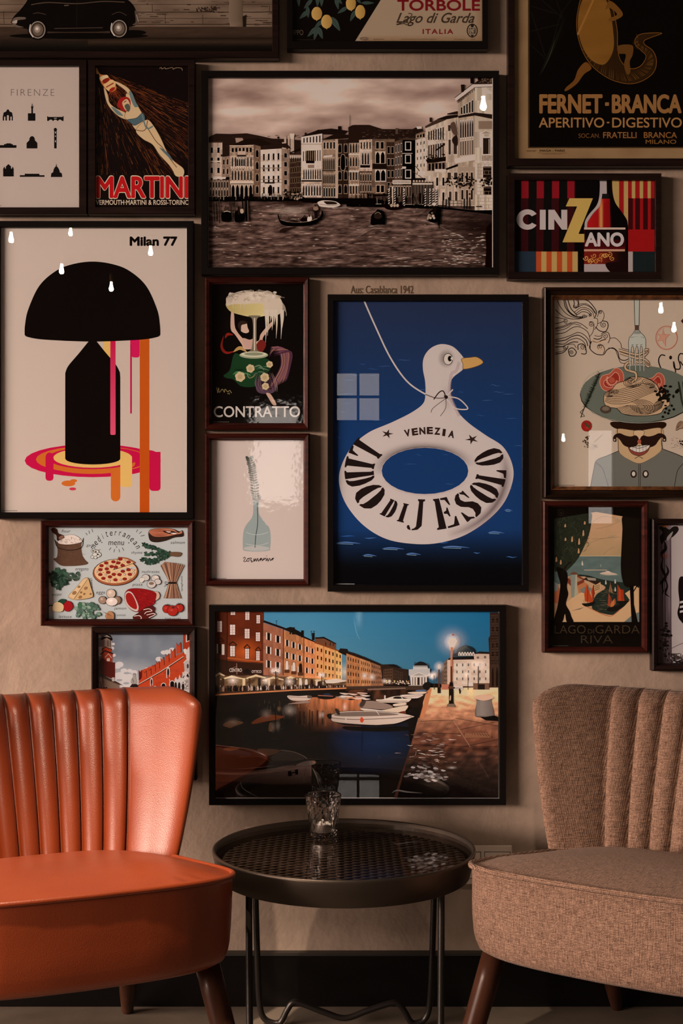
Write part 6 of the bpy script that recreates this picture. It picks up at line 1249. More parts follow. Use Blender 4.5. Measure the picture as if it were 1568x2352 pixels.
A.shape([(960, 1750), (1000, 1760), (1072, 1735), (1150, 1745), (1188, 1720), (1165, 1790), (1110, 1832), (1050, 1838), (990, 1810)], '#7d3a2e', line=K, lw=5); A.shape([(975, 1755), (1070, 1738), (1180, 1730), (1150, 1780), (1080, 1805), (1010, 1790)], '#c4b3a5', line=K, lw=4); A.curve([(985, 1740), (1070, 1762), (1175, 1728)], 5, K); A.shape([(1055, 1690), (1075, 1665), (1095, 1690), (1085, 1712), (1062, 1712)], '#9c4a38')
for x in (1005, 1040, 1075, 1110, 1145): A.line([(x, 1735), (x+3, 1800)], 3, K)
A.curve([(1028, 1870), (1070, 1848), (1112, 1870)], 6, K)
# jacket
A.poly(sp([(860, 1790), (740, 1840), (630, 1890), (600, 1990), (560, 2180)], 5)+[(1570, 2180)]+sp([(1600, 2180), (1600, 1900), (1500, 1840), (1310, 1765)], 5)+sp([(1300, 1790), (1180, 1880), (1070, 1922), (960, 1880), (868, 1810)], 5), '#645d54')
A.curve([(860, 1790), (740, 1840), (630, 1890), (600, 1990), (565, 2180)], 6, K); A.curve([(1305, 1765), (1500, 1840), (1600, 1900)], 6, K); A.curve([(625, 1910), (690, 1970), (730, 2080), (755, 2170)], 6, K); A.curve([(1530, 1920), (1470, 2000), (1440, 2160)], 6, K); A.line([(1068, 1925), (1068, 2180)], 5, K); A.line([(1084, 1925), (1084, 2180)], 5, K)
for x in (1015, 1140): A.ell(x, 2030, 33, 40, '#2b1814'); A.ell(x, 2028, 18, 24, '#b9aa9c')
A.ell(525, 1530, 54, 58, '#8d1a17'); A.glow(535, 1545, 34, 36, '#a53a2a', .8); A.poly([(520, 1490), (540, 1520), (580, 1510), (555, 1535), (560, 1560), (530, 1540), (500, 1500)], '#3d3c26')
for i in range(24): A.ell(525+R.gauss(0, 14), 1680+R.gauss(0, 34), R.uniform(4, 9), R.uniform(4, 9), '#3a2a20', n=8)
for i in range(12): A.curve([(610, 1730), (600+R.uniform(-50, 50), 1760+R.uniform(-60, 30))], 2, '#8d7565'); 
A.line([(600, 1700), (690, 1620)], 3, '#7d6757')
A.shape([(1455, 1575), (1470, 1510), (1505, 1480), (1530, 1500), (1525, 1550), (1490, 1560)], '#8d6a54', line=K, lw=4)
for k in range(3): A.curve([(1468, 1555), (1480+k*14, 1510), (1500+k*8, 1490)], 3, K)
for x, y in ((1495, 1690), (1520, 1690), (1505, 1715), (1525, 1725)): A.ell(x, y, 9, 9, K)
for i in range(22): x, y = R.uniform(1400, 1530), R.uniform(1640, 1760); A.line([(x, y), (x+R.uniform(5, 20), y+R.uniform(-8, 10))], 3, '#4a382d')
A.line([(218, 2147), (405, 2147)], 4, '#4a3a30')
picture('framed_poster', 'drawing of a moustached cook balancing a plate of spaghetti, wide dark moulded frame at right', (1248, 659.5, 1683, 1144.5), (1275, 685.7, 1656, 1117), M_FWALN, 'scoop', A)

# ---------------------------------------------------------------- lake harbour poster
A = Art((1263, 1165, 1476, 1487), DEPB, '#0b0604').T(1230, 1130, .21556)
A.poly([(195, 285), (640, 212), (1102, 290), (1102, 1385), (195, 1385)], '#b08260')
A.grid(440, 220, 935, 690, 24, 24, lambda x, y: mixc('#b08462', '#9a7b58', max(0, (y-400)/300)+fbm(x*.006, y*.006)*.7))
for q in ([(600, 320), (720, 260), (840, 280)], [(640, 390), (760, 370), (900, 310)], [(530, 560), (700, 500), (900, 480)], [(600, 500), (760, 490), (850, 460)], [(720, 670), (770, 620), (830, 590)]): A.curve(q, 3, '#7a6148')
A.glow(870, 300, 70, 40, '#7c7564', .6); A.glow(820, 480, 60, 26, '#7c7564', .5)
A.grid(195, 682, 935, 980, 26, 16, lambda x, y: mixc('#5d6863', '#4a544f', .5+fbm(x*.01, y*.02))); A.line([(440, 683), (930, 683)], 4, '#c0a382')
A.line([(515, 832), (760, 832)], 8, '#a98a75'); A.shape([(680, 870), (760, 850), (870, 878), (760, 884)], '#b79a86'); A.shape([(740, 852), (770, 842), (800, 858)], '#c9b09c'); A.line([(680, 895), (880, 885)], 3, '#8f8a7c')
A.shape([(488, 775), (495, 730), (505, 780)], '#b9aa96', n=3); A.line([(692, 770), (692, 800)], 3, '#b9aa96')
A.shape([(440, 880), (560, 890), (700, 930), (900, 960), (1000, 970), (1000, 1200), (860, 1300), (740, 1300), (600, 1240), (640, 1100), (740, 1010), (520, 920)], '#20261f')
for i in range(80): x, y = R.uniform(640, 830), R.uniform(1040, 1270); A.line([(x, y), (x+R.uniform(10, 46), y+R.uniform(-2, 2))], 5, R.choice(('#b48b62', '#967350', '#c9a57c')), taper=2)
for i in range(20): x, y = R.uniform(450, 930), R.uniform(880, 950); A.line([(x, y), (x+R.uniform(20, 70), y+3)], 4, R.choice(('#39433c', '#4f5a54')), taper=2)
# town
A.poly([(340, 900), (520, 900), (700, 990), (740, 1010), (620, 1110), (440, 1190), (330, 1190)], '#a8805f')
A.poly([(340, 920), (440, 880), (520, 930), (510, 980), (400, 1030), (340, 970)], '#6d2f1f'); A.poly([(350, 920), (430, 900), (500, 935), (420, 970)], '#8d6c55'); A.poly([(440, 1000), (520, 960), (560, 990), (560, 1060), (460, 1085)], '#a3623f'); A.poly([(500, 930), (560, 900), (690, 960), (640, 990), (560, 950)], '#2c1a14'); A.poly([(540, 910), (640, 920), (640, 945), (560, 940)], '#8a7a68'); A.poly([(620, 1000), (690, 960), (690, 1035), (625, 1080)], '#b58a62')
for i in range(4):
    for j in range(3): A.rect(632+i*13, 1000-i*5+j*20, 640+i*13, 1012-i*5+j*20, '#4a3323')
A.poly([(470, 1040), (540, 1000), (600, 1030), (560, 1090), (490, 1090)], '#6d675c')
A.poly([(372, 870), (425, 865), (440, 1120), (375, 1125)], '#76766a'); A.poly([(425, 865), (440, 870), (442, 1115), (410, 1125)], '#9d8a70'); A.poly([(362, 872), (400, 848), (445, 866), (440, 880), (370, 882)], '#5f3a28')
A.poly([(195, 950), (260, 1040), (270, 1120), (230, 1190), (195, 1180)], '#a85a3a'); A.poly([(195, 950), (240, 985), (235, 1050), (195, 1060)], '#7c8078')
A.poly([(330, 1170), (480, 1070), (560, 1090), (500, 1160), (520, 1220), (740, 1315), (830, 1310), (1000, 1150), (950, 1080), (1095, 985), (1102, 1385), (195, 1385), (300, 1300)], '#b98e68'); A.curve([(500, 1190), (600, 1250), (740, 1312), (830, 1308), (1000, 1155)], 8, '#a35b3a'); A.poly([(940, 1385), (1040, 1300), (1102, 1280), (1102, 1385)], '#5d615b'); A.poly([(375, 1268), (520, 1225), (470, 1250)], '#4d4a42')
# red sails
RD = '#a33a1a'
for q, c in (([(540, 985), (515, 1090), (525, 1165), (612, 1182), (590, 1110)], RD), ([(615, 985), (590, 1060), (605, 1160), (630, 1080)], '#8d3018'), ([(795, 960), (778, 1060), (820, 1080)], '#8a5a3a'), ([(870, 985), (870, 1160), (945, 1160), (930, 1080)], RD), ([(905, 1040), (910, 1155), (940, 1155), (935, 1040)], '#8d2a14'), ([(775, 1080), (765, 1210), (830, 1240), (800, 1120)], '#8d3a22'), ([(845, 1130), (785, 1200), (800, 1245), (850, 1190)], '#b06034')): A.poly(q, c)
for q in ([(490, 1190), (540, 1185), (630, 1170), (600, 1210), (530, 1220)], [(760, 1240), (860, 1210), (970, 1170), (940, 1220), (850, 1270), (770, 1270)], [(860, 1170), (990, 1160), (930, 1200)]): A.shape(q, '#17120e')
for x, y0, y1 in ((555, 990, 1180), (620, 990, 1180), (798, 960, 1240), (880, 980, 1160), (845, 1000, 1200)): A.line([(x, y0), (x-4, y1)], 4, '#1d1410')
for x, y in ((745, 960), (845, 1035), (845, 950)): A.shape([(x, y-25), (x+9, y+20), (x-7, y+20)], '#b9a996', n=3)
# trees
A.poly(sp([(195, 285), (300, 262), (440, 242), (585, 222), (590, 320), (565, 450), (510, 590), (440, 720), (350, 820), (300, 850), (240, 840), (195, 800)], 6, True), '#23241a')
for i in range(150): x, y = R.uniform(200, 560), R.uniform(290, 800); (A.curve([(x, y), (x+R.uniform(-20, 30), y-R.uniform(10, 40)), (x+R.uniform(-30, 40), y-R.uniform(30, 60))], 3, R.choice(('#14150e', '#353626', '#43432f')), n=3, up=(i % 30 == 0)) if y < 850-1.0*(x-300) or x < 320 else None)
for x, y, s in ((505, 440, 26), (385, 505, 24), (460, 530, 28), (315, 505, 14), (455, 630, 22), (218, 720, 22), (265, 750, 20), (520, 330, 14), (312, 360, 14)): A.shape([(x-8, y+s), (x-4, y-s), (x+6, y-s*1.2), (x+10, y+s*.8)], '#b0805a', n=3)
A.poly(sp([(225, 800), (320, 840), (340, 930), (330, 1010), (345, 1090), (320, 1190), (360, 1270), (380, 1330), (400, 1385), (330, 1385), (310, 1300), (280, 1385), (195, 1385), (230, 1220), (250, 1090), (260, 980), (235, 880)], 6, True), '#0f0906'); A.curve([(290, 870), (310, 800), (380, 740)], 10, '#17130d'); A.curve([(300, 830), (340, 770), (345, 740)], 8, '#17130d')
A.poly(sp([(930, 255), (1105, 290), (1105, 960), (1060, 1000), (960, 1010), (920, 930), (905, 800), (912, 600), (922, 400)], 5, True), '#120b07')
A.poly([(1000, 1000), (1040, 1000), (1045, 1200), (1085, 1385), (1020, 1385), (1010, 1200)], '#0d0705'); A.curve([(1040, 1060), (1070, 1010), (1080, 980)], 10, '#0d0705')
for q in ([(150, 100), (640, 100), (640, 212), (195, 285), (195, 1385), (150, 1385)], [(640, 100), (1160, 100), (1160, 1390), (1102, 1390), (1102, 290), (640, 212)], [(150, 1385), (1160, 1385), (1160, 1700), (150, 1700)]): A.poly(q, '#0b0604')
A.text('LAGO', 200, 1420, 530, 1508, '#3a2b1d', bold=-.01); A.text('DI', 555, 1462, 620, 1508, '#3a2b1d', bold=-.01); A.text('GARDA', 635, 1420, 1105, 1508, '#3a2b1d', bold=-.01); A.text('RIVA', 480, 1528, 820, 1612, '#33261a', bold=-.01); A.line(ellp(268, 220, 30, 32), 4, '#2b2015', closed=True); A.ell(268, 225, 14, 15, '#1d160f'); A.line([(175, 1638), (345, 1638)], 4, '#4d4137')
picture('framed_poster', 'LAGO DI GARDA poster with red sails and dark trees in a mahogany frame', (1247, 1150.5, 1490, 1500), (1263, 1165, 1476, 1487), M_FMAHO, 'bevel', A)

# ---------------------------------------------------------------- photograph cut by the right edge
A = Art((1513, 1206, 1740, 1525.6), DEPB, '#a08d88').T(1230, 1130, .21556)
A.grid(1300, 340, 1445, 1850, 8, 30, lambda x, y: mixc(mixc('#7d6668', '#574448', .5+1.2*fbm(x*.02, y*.002)), '#2a1d1c', max(0, (y-1200)/900)))
for x, w, c in ((1352, 8, '#4a3838'), (1378, 10, '#2c2021'), (1400, 6, '#57474a'), (1440, 8, '#3d3031')): A.line([(x-10, 480), (x+6, 1800)], w, c)
A.shape([(1310, 380), (1360, 360), (1420, 400), (1460, 370), (1510, 370), (1520, 410), (1470, 470), (1420, 500), (1370, 520), (1340, 560), (1320, 480), (1350, 430)], '#17100e'); A.shape([(1400, 480), (1460, 420), (1440, 480), (1400, 520)], '#8d7c76'); A.ell(1370, 365, 30, 12, '#8a4a24')
for q, w in (([(1370, 520), (1385, 600), (1340, 660), (1360, 720)], 34), ([(1360, 700), (1340, 800), (1380, 900), (1370, 980)], 30), ([(1380, 770), (1410, 850), (1350, 960), (1360, 1090)], 26), ([(1370, 900), (1400, 1000), (1380, 1080), (1430, 1120)], 22), ([(1340, 940), (1320, 990)], 16), ([(1365, 1040), (1345, 1090)], 14)): A.curve(q, w, '#120c0b', taper=2)
A.glow(1375, 680, 70, 40, '#7a3312', .8)
A.shape([(1525, 930), (1560, 900), (1600, 960), (1600, 1380), (1540, 1370), (1508, 1290), (1530, 1180), (1518, 1050)], '#110a0a')
for y in (1165, 1215, 1265): A.poly([(1535, y), (1600, y-12), (1600, y+10), (1533, y+24)], '#a89894')
A.curve([(1440, 1670), (1520, 1630), (1600, 1600)], 6, '#4d3d3c')
for i in range(70): A.ell(1380+R.gauss(0, 26), 1600+R.gauss(0, 90), R.uniform(6, 20), R.uniform(6, 18), R.choice(('#120c0b', '#241a18', '#5a4a48', '#0c0807')), n=8)
for i in range(50): A.curve([(R.uniform(1430, 1600), R.uniform(1720, 1830)), (R.uniform(1430, 1600), R.uniform(1720, 1830))], R.uniform(5, 14), R.choice(('#17100f', '#a89792', '#3a2c2a', '#0f0a09')), a=.9)
A.line([(1340, 1834), (1600, 1834)], 5, '#b39f98')
picture('framed_photograph', 'pale photograph with dark hanging shapes cut by the right picture edge, espresso frame', (1498, 1191.5, 1755, 1542), (1513, 1206, 1740, 1525.6), M_FDARK, 'bevel', A)

# ---------------------------------------------------------------- mediterranean menu drawing
A = Art((108, 1211, 429.5, 1423), DEPB, '#a4a09c').T(80, 1180, .24235)
K = '#1d1411'; GR = '#24352a'
def ctext(t, cx, cy, rx, ry, a0, a1, h, c):
    n = len(t)
    for i, ch in enumerate(t):
        a = math.radians(a0+(a1-a0)*(i+.5)/n)
        x, y = cx+rx*math.cos(a), cy+ry*math.sin(a); an = a+PI/2
        w = {'i': 8, 't': 16, 'r': 20, 'm': 40}.get(ch, 27); hh = {'d': 1.5, 't': 1.4, 'i': 1.35, 'M': 1.6}.get(ch, 1)*h
        def wp(u, v, x=x, y=y, an=an, w=w, hh=hh):
            X, Y = (u-.5)*w, h*.5-v*hh; return (x+X*math.cos(an)-Y*math.sin(an), y+X*math.sin(an)+Y*math.cos(an))
        A.text(ch, 0, 0, 1, 1, c, bold=.002, shear=.15, warp=wp)
ctext('mediterranean', 765, 470, 250, 285, 208, 332, 40, K)
A.text('menu', 696, 262, 846, 298, K, shear=.1)
for x, y in ((635, 272), (890, 276), (774, 315)): A.ell(x, y, 5, 5, K)
for p in ([(482, 182), (498, 202)], [(510, 160), (520, 190)], [(540, 145), (550, 175)], [(975, 150), (962, 175)], [(1012, 168), (988, 190)], [(1040, 203), (1002, 212)], [(722, 320), (705, 345)], [(756, 335), (748, 365)], [(796, 335), (803, 365)], [(828, 320), (844, 350)]): A.line(p, 5, K)
for t, x0, y0, x1, y1 in (('flour', 255, 150, 338, 178), ('garlic', 488, 285, 580, 318), ('salmon', 1285, 258, 1420, 285), ('thyme', 915, 355, 1018, 388), ('oregano', 384, 516, 508, 548), ('mushrooms', 1012, 535, 1180, 562), ('pizza', 924, 658, 1018, 692), ('eggs', 582, 738, 664, 770), ('pepper', 163, 758, 258, 786), ('jamon', 750, 885, 866, 916), ('onion', 778, 950, 860, 970), ('lettuce', 226, 962, 348, 988), ('tomatoes', 1232, 984, 1382, 1006)): A.text(t, x0, y0, x1, y1, '#1d1411', shear=.2, space=1.1)
def vt(t, x0, y0, x1, y1, dirn):
    L = y1-y0; W = x1-x0
    A.text(t, 0, 0, 1, 1, '#1d1411', warp=(lambda u, v: (x1-v*W, y1-u*L)) if dirn > 0 else (lambda u, v: (x0+v*W+u*W*.6, y0+u*L)))
vt('spaghetti', 1382, 590, 1404, 735, 1); vt('cheese', 525, 610, 545, 705, -1)
# flour sack
A.shape([(185, 245), (215, 270), (300, 290), (440, 275), (462, 225), (440, 300), (450, 390), (480, 440), (505, 465), (490, 480), (430, 490), (350, 495), (250, 490), (185, 440), (180, 425), (210, 410), (215, 330)], '#54382a', line=K)
A.up()
for i in range(150): x, y = R.uniform(205, 460), R.uniform(285, 480); A.line([(x, y), (x+R.uniform(8, 50), y+R.uniform(-2, 3))], 3, R.choice(('#1f130e', '#8a6852', '#2e1d15')), up=False, taper=2)
for i in range(100): x, y = R.uniform(215, 450), R.uniform(285, 450); A.line([(x, y), (x+R.uniform(-3, 3), y+R.uniform(10, 40))], 3, R.choice(('#1f130e', '#7d5c48')), up=False, taper=2)
A.curve([(190, 250), (220, 320), (330, 345), (440, 320), (460, 235)], 6, K)
A.shape([(220, 262), (260, 215), (330, 200), (385, 205), (435, 240), (440, 270), (330, 292), (235, 285)], '#c9beb9', line=K)
for i in range(50): x = R.uniform(240, 430); y = R.uniform(220, 280); A.line([(x, y), (x+8, y+3)], 3, '#5a4a44', up=(i == 0))
A.shape([(156, 148), (180, 133), (210, 150), (222, 185), (270, 205), (275, 228), (235, 250), (212, 250), (205, 205), (170, 178)], '#33170f', line=K); A.shape([(225, 225), (260, 205), (275, 222), (240, 245)], '#7a5344')
# garlic
for x, y, r in ((556, 352, 22), (585, 360, 22), (605, 388, 24), (570, 388, 24), (545, 410, 16), (575, 415, 16), (600, 400, 16)): A.ell(x, y, r, r*.85, '#b8aea8'); A.line(ellp(x, y, r, r*.85), 3.5, K, closed=True)
for x, y in ((552, 352), (597, 386), (578, 360)): A.ell(x, y, 7, 8, K)
A.line([(585, 348), (620, 338)], 5, '#8d6d5c')
# salmon
A.shape([(1078, 170), (1120, 145), (1220, 136), (1310, 145), (1370, 168), (1395, 158), (1408, 185), (1400, 215), (1320, 225), (1240, 255), (1150, 270), (1090, 250)], '#2b1b15', line=K); A.shape([(1080, 172), (1120, 148), (1220, 138), (1310, 148), (1360, 180), (1390, 162), (1392, 185), (1330, 198), (1240, 215), (1130, 215)], '#a8644a')
for k in range(6): A.line(ellp(1180, 180, 90-k*14, 34-k*5), 3, '#7a3522', closed=True)
A.shape([(1210, 165), (1300, 162), (1350, 185), (1280, 192)], '#241611'); A.shape([(1240, 165), (1290, 168), (1270, 180)], '#c5988a'); A.shape([(1285, 182), (1345, 182), (1320, 194)], '#c8bbb4')
# thyme
for q in ([(1380, 385), (1290, 375), (1180, 350), (1030, 290)], [(1380, 385), (1270, 385), (1160, 380), (1050, 380)], [(1370, 390), (1250, 400), (1120, 430), (1015, 435)], [(1360, 385), (1240, 370), (1120, 320), (1060, 310)], [(1370, 390), (1270, 400), (1160, 450), (1060, 470)]):
    A.curve(q, 4, '#3a2a1e')
    for p in sp(q, 5)[5:]:
        for k in range(5): a = R.uniform(0, 6.28); A.ell(p[0]+11*math.cos(a), p[1]+11*math.sin(a), 13, 7, R.choice((GR, '#1b2a20', '#304636')), rot=math.degrees(a), n=9, up=(k == 0))
A.shape([(1290, 365), (1385, 368), (1370, 405), (1290, 398)], '#5f4230', line=K)
# pizza
A.ell(765, 555, 214, 125, '#8a4a2e', rot=-3); A.line(ellp(765, 555, 214, 125, -3), 5, K, closed=True); A.ell(765, 545, 200, 113, '#c49a72', rot=-3)
A.poly([(750, 545), (945, 496), (960, 520)], '#a4a09c'); A.poly([(740, 540), (800, 408), (880, 440), (760, 520)], '#3a2118'); A.poly([(752, 530), (792, 412), (870, 425), (950, 465)], '#c49a72'); A.line([(752, 530), (792, 412), (870, 425), (950, 465), (752, 530)], 5, K); A.curve([(792, 414), (870, 424), (948, 464)], 12, '#8a4a2e')
for i in range(120):
    a = R.uniform(0, 6.28); r = R.random()**.5; x, y = 765+190*r*math.cos(a), 550+105*r*math.sin(a); A.line([(x, y), (x+R.uniform(4, 14), y+R.uniform(-3, 3))], 3, R.choice(('#8a5a3a', '#dcbb98', '#6b3a24')), up=(i == 0))
for x, y in ((632, 492), (622, 530), (682, 522), (695, 555), (620, 576), (650, 612), (712, 598), (748, 574), (764, 626), (802, 576), (834, 545), (852, 618), (900, 574), (888, 530), (676, 466), (728, 500), (745, 455), (810, 430), (792, 466), (832, 490), (888, 458), (768, 505)): A.ell(x, y, 20, 14, '#7d1f18', n=12); A.line(ellp(x, y, 20, 14, 0, 12), 2, '#3a0f0b', closed=True, up=False)
for x, y in ((690, 492), (590, 548), (672, 580), (706, 632), (815, 625), (900, 610), (936, 560), (852, 575), (852, 440), (935, 535)): A.ell(x, y, 9, 8, '#cdbfb4', n=8); A.line(ellp(x, y, 9, 8, 0, 8), 2.5, K, closed=True, up=False)
# mushrooms
for cx, cy, r, st in ((1050, 605, 36, (1005, 632)), (1142, 612, 38, None), (1165, 645, 32, None), (1105, 668, 42, None)):
    A.ell(cx, cy, r, r*.85, '#b3a39a'); A.line(ellp(cx, cy, r, r*.85), 4, K, closed=True)
    if st: A.shape([(990, 622), (1010, 605), (1045, 615), (1020, 650), (1000, 650)], '#beb0a8', line=K)
A.ell(1105, 660, 24, 14, '#6d584c'); A.ell(1150, 600, 18, 12, '#cabdb5')
# spaghetti bundle
A.poly([(1190, 495), (1230, 455), (1300, 462), (1415, 490), (1340, 640), (1335, 670), (1385, 800), (1220, 800), (1272, 670), (1272, 640)], '#7d5442')
for i in range(26):
    t = i/25; A.line([(1195+218*t, 480-18*math.sin(t*3)), (1274+62*t, 650), (1222+162*t, 802)], 4, R.choice(('#33201a', '#b08468', '#5d3c2e', '#a5775d')), up=(i == 0))
A.rect(1266, 646, 1340, 664, K); A.curve([(1270, 655), (1235, 645), (1240, 670), (1268, 660), (1225, 690)], 4, K)
# oregano
for i in range(70):
    a = R.uniform(0, 6.28); r = R.random()**.6; x, y = 225+95*r*math.cos(a), 615+88*r*math.sin(a); an = R.uniform(0, 6.28); s = R.uniform(18, 32)
    A.shape([(x-s*math.cos(an), y-s*math.sin(an)), (x+s*.5*math.sin(an), y-s*.5*math.cos(an)), (x+s*math.cos(an), y+s*math.sin(an)), (x-s*.5*math.sin(an), y+s*.5*math.cos(an))], R.choice(('#1d2b21', '#2c4032', '#38503e', '#16211a')), n=3)
for i in range(18):
    x, y = R.uniform(310, 415), R.uniform(560, 620); s = R.uniform(16, 26); an = R.uniform(0, 6.28); A.shape([(x-s*math.cos(an), y-s*math.sin(an)), (x+s*.5*math.sin(an), y-s*.5*math.cos(an)), (x+s*math.cos(an), y+s*math.sin(an)), (x-s*.5*math.sin(an), y+s*.5*math.cos(an))], R.choice(('#3d4a3e', '#2c3a2f', '#55614f')), n=3)
A.line([(290, 600), (410, 630)], 6, '#2c2a20')
# cheese
A.shape([(320, 780), (400, 690), (465, 615), (505, 612), (530, 690), (552, 770), (530, 795), (440, 812), (360, 812)], '#b58d62', line=K); A.line([(372, 808), (500, 620)], 4, K); A.poly([(322, 780), (465, 618), (500, 618), (370, 806)], '#c29c74')
for x, y, r in ((376, 750, 20), (485, 705, 16), (432, 790, 16), (470, 760, 10), (420, 692, 12), (440, 745, 10), (530, 760, 9)): A.ell(x, y, r, r*.7, '#8a5f3c', rot=-30); A.line(ellp(x, y, r, r*.7, -30, 14), 3, K, closed=True)
# eggs
for x, y, rx, ry, c in ((642, 818, 36, 36, '#8a6a58'), (782, 818, 36, 38, '#7a5a48'), (722, 755, 44, 42, '#b59a88'), (730, 832, 56, 42, '#c8b9b0')): A.ell(x, y, rx, ry, c); A.line(ellp(x, y, rx, ry), 4, K, closed=True); A.glow(x-8, y-10, rx*.6, ry*.6, '#d3c4ba', .7)
# jamon
A.shape([(1120, 745), (1165, 738), (1185, 775), (1165, 812), (1120, 820)], '#b58d7c', line=K); A.shape([(850, 770), (880, 720), (950, 706), (1050, 715), (1140, 745), (1150, 790), (1120, 860), (1040, 910), (960, 930), (900, 900), (860, 840)], '#7d1214', line=K)
for i in range(30): x = R.uniform(940, 1130); y = 720+R.uniform(0, 150); A.line([(x, y), (x+R.uniform(10, 30), y+R.uniform(0, 10))], 3, R.choice(('#4a0a0b', '#a02420')), up=(i == 0))
A.shape([(852, 770), (880, 735), (920, 745), (955, 800), (985, 880), (970, 925), (910, 905), (862, 850)], '#b59a90', line=K); A.shape([(862, 775), (885, 748), (915, 758), (945, 805), (970, 880), (955, 905), (905, 880), (872, 835)], '#8a1a17')
A.shape([(930, 975), (980, 940), (1030, 900), (1090, 872), (1135, 890), (1130, 930), (1145, 950), (1100, 985), (1040, 1003), (950, 1003)], '#4a1512', line=K)
for q in ([(1030, 910), (1080, 900), (1110, 920), (1060, 930), (1040, 950)], [(1060, 960), (1120, 945), (1140, 955), (1080, 985)], [(940, 970), (990, 965), (1010, 985), (1000, 1003)]): A.curve(q, 7, '#c7b0a6')
# pepper, lettuce, onion, tomatoes
A.shape([(222, 830), (255, 808), (292, 815), (290, 850), (240, 855)], '#1f3a2a', line=K); A.shape([(275, 860), (310, 825), (350, 845), (360, 890), (320, 925), (285, 915)], '#8d1418', line=K); A.shape([(165, 880), (190, 840), (240, 840), (275, 870), (265, 920), (220, 930), (170, 915)], '#c2a37c', line=K); A.curve([(130, 880), (150, 868), (172, 872)], 10, '#24352a')
for i in range(60):
    a = R.uniform(0, 6.28); r = R.random()**.5; x, y = 500+115*r*math.cos(a), 930+85*r*math.sin(a); s = R.uniform(14, 26); A.ell(x, y, s, s*.7, R.choice(('#56685a', '#687a68', '#45584a', '#7b8a76')), rot=R.uniform(0, 180), n=10); A.line(ellp(x, y, s, s*.7, 30, 10), 2.5, '#26382c', closed=True, up=False)
A.shape([(410, 860), (425, 836), (448, 850), (440, 890), (415, 895)], '#3a5a40', line=K)
A.shape([(645, 928), (680, 942), (710, 922), (745, 940), (752, 975), (740, 1003), (690, 1003), (668, 970), (676, 948)], '#9d6a48', line=K)
for k in range(4): A.curve([(690, 945), (690+k*14, 970), (695+k*10, 1003)], 3, '#5d3420')
for x, y, r in ((1250, 900, 40), (1368, 892, 40), (1305, 918, 50)): A.ell(x, y, r, r, '#99231a'); A.line(ellp(x, y, r, r), 4, K, closed=True); A.glow(x-10, y-6, r*.5, r*.4, '#b5503c', .6)
for x, y in ((1260, 865), (1368, 855), (1312, 888)):
    for k in range(6): a = k*PI/3+.3; A.line([(x, y), (x+28*math.cos(a), y+18*math.sin(a))], 7, '#17201a', taper=True)
picture('framed_poster', 'white mediterranean menu drawing with pizza and vegetables in a red mahogany frame', (92, 1196, 444.7, 1438), (108, 1211, 429.5, 1423), M_FMAHO, 'bevel', A)

# ---------------------------------------------------------------- red battlements drawing, half hidden by the orange chair
A = Art((223, 1458, 434.6, 1778), DEPB, '#8d3320').T(190, 1430, .17857)
A.grid(180, 150, 1372, 900, 24, 20, lambda x, y: mixc(mixc('#61626a', '#7b7a7e', fbm(x*.004, y*.004)+.4), '#a59a97', (y-420)/330-max(0, (x-700)/900)))
CL = '#b7a8a4'
for x, y, r in ((390, 275, 24), (370, 330, 34), (395, 420, 30), (470, 540, 54), (440, 560, 50), (225, 340, 44), (210, 400, 50), (205, 180, 26), (530, 620, 44), (605, 620, 34), (660, 640, 40), (1040, 385, 38), (1090, 380, 44), (980, 470, 44), (830, 600, 34), (1150, 350, 40), (1015, 385, 14), (590, 700, 60), (480, 700, 90), (560, 780, 90)): A.ell(x, y, r, r*.7, CL)
for x, y in ((565, 650), (470, 740), (560, 780), (500, 880)): A.ell(x, y, 40, 14, '#8a8485')
RD, RD2, RDD = '#a5371c', '#8d2c17', '#4a110c'
A.poly([(715, 800), (740, 620), (1300, 380), (1372, 330), (1372, 900), (700, 900)], RD)
for i in range(24): A.glow(R.uniform(740, 1300), R.uniform(560, 840), R.uniform(20, 90), R.uniform(15, 50), R.choice(('#7d2412', '#b54a26', '#6b1d10')), .4)
mer = ((780, 625, 44, 85), (840, 597, 42, 82), (892, 545, 44, 95), (943, 503, 46, 100), (1000, 450, 50, 108), (1060, 405, 54, 112), (1130, 340, 60, 120), (1203, 262, 66, 130))
for x, y, w, h in mer:
    A.poly([(x, y+h+18), (x, y), (x+w*.42, y+h*.28), (x+w*.85, y-8), (x+w*.9, y+h-6)], RD); A.line([(x, y), (x+w*.42, y+h*.28), (x+w*.85, y-8)], 6, '#33100a'); A.poly([(x+w*.85, y-8), (x+w, y-4), (x+w+2, y+h-14), (x+w*.9, y+h-6)], '#33100a')
A.poly([(718, 605), (740, 640), (762, 605), (762, 700), (740, 735), (720, 740)], RDD)
A.line([(715, 800), (1000, 640), (1295, 445)], 11, '#1d0a07'); A.line([(715, 793), (1000, 630), (1295, 435)], 9, '#b79a8c')
A.rect(1290, 150, 1372, 420, RD2); A.rect(1325, 150, 1340, 240, '#b7a197'); A.rect(1340, 150, 1372, 235, '#1d0f0c'); A.line([(1325, 250), (1372, 232)], 8, '#c3ada3')
A.poly([(1300, 400), (1372, 290), (1372, 900), (1290, 900), (1300, 640)], '#9d3a22')
for x, y, w, h in ((1097, 565, 44, 150), (884, 708, 34, 112)): A.poly(sp([(x-w*.5, y+h), (x-w*.5, y+h*.3), (x, y), (x+w*.5, y+h*.25), (x+w*.5, y+h*.9)], 5), '#b7a096'); A.poly(sp([(x-w*.25, y+h*.75), (x-w*.25, y+h*.35), (x, y+h*.15), (x+w*.3, y+h*.35), (x+w*.3, y+h*.7)], 5), '#120a09'); A.rect(x-w*.25, y+h*.72, x+w*.3, y+h*.95, '#8d2c17')
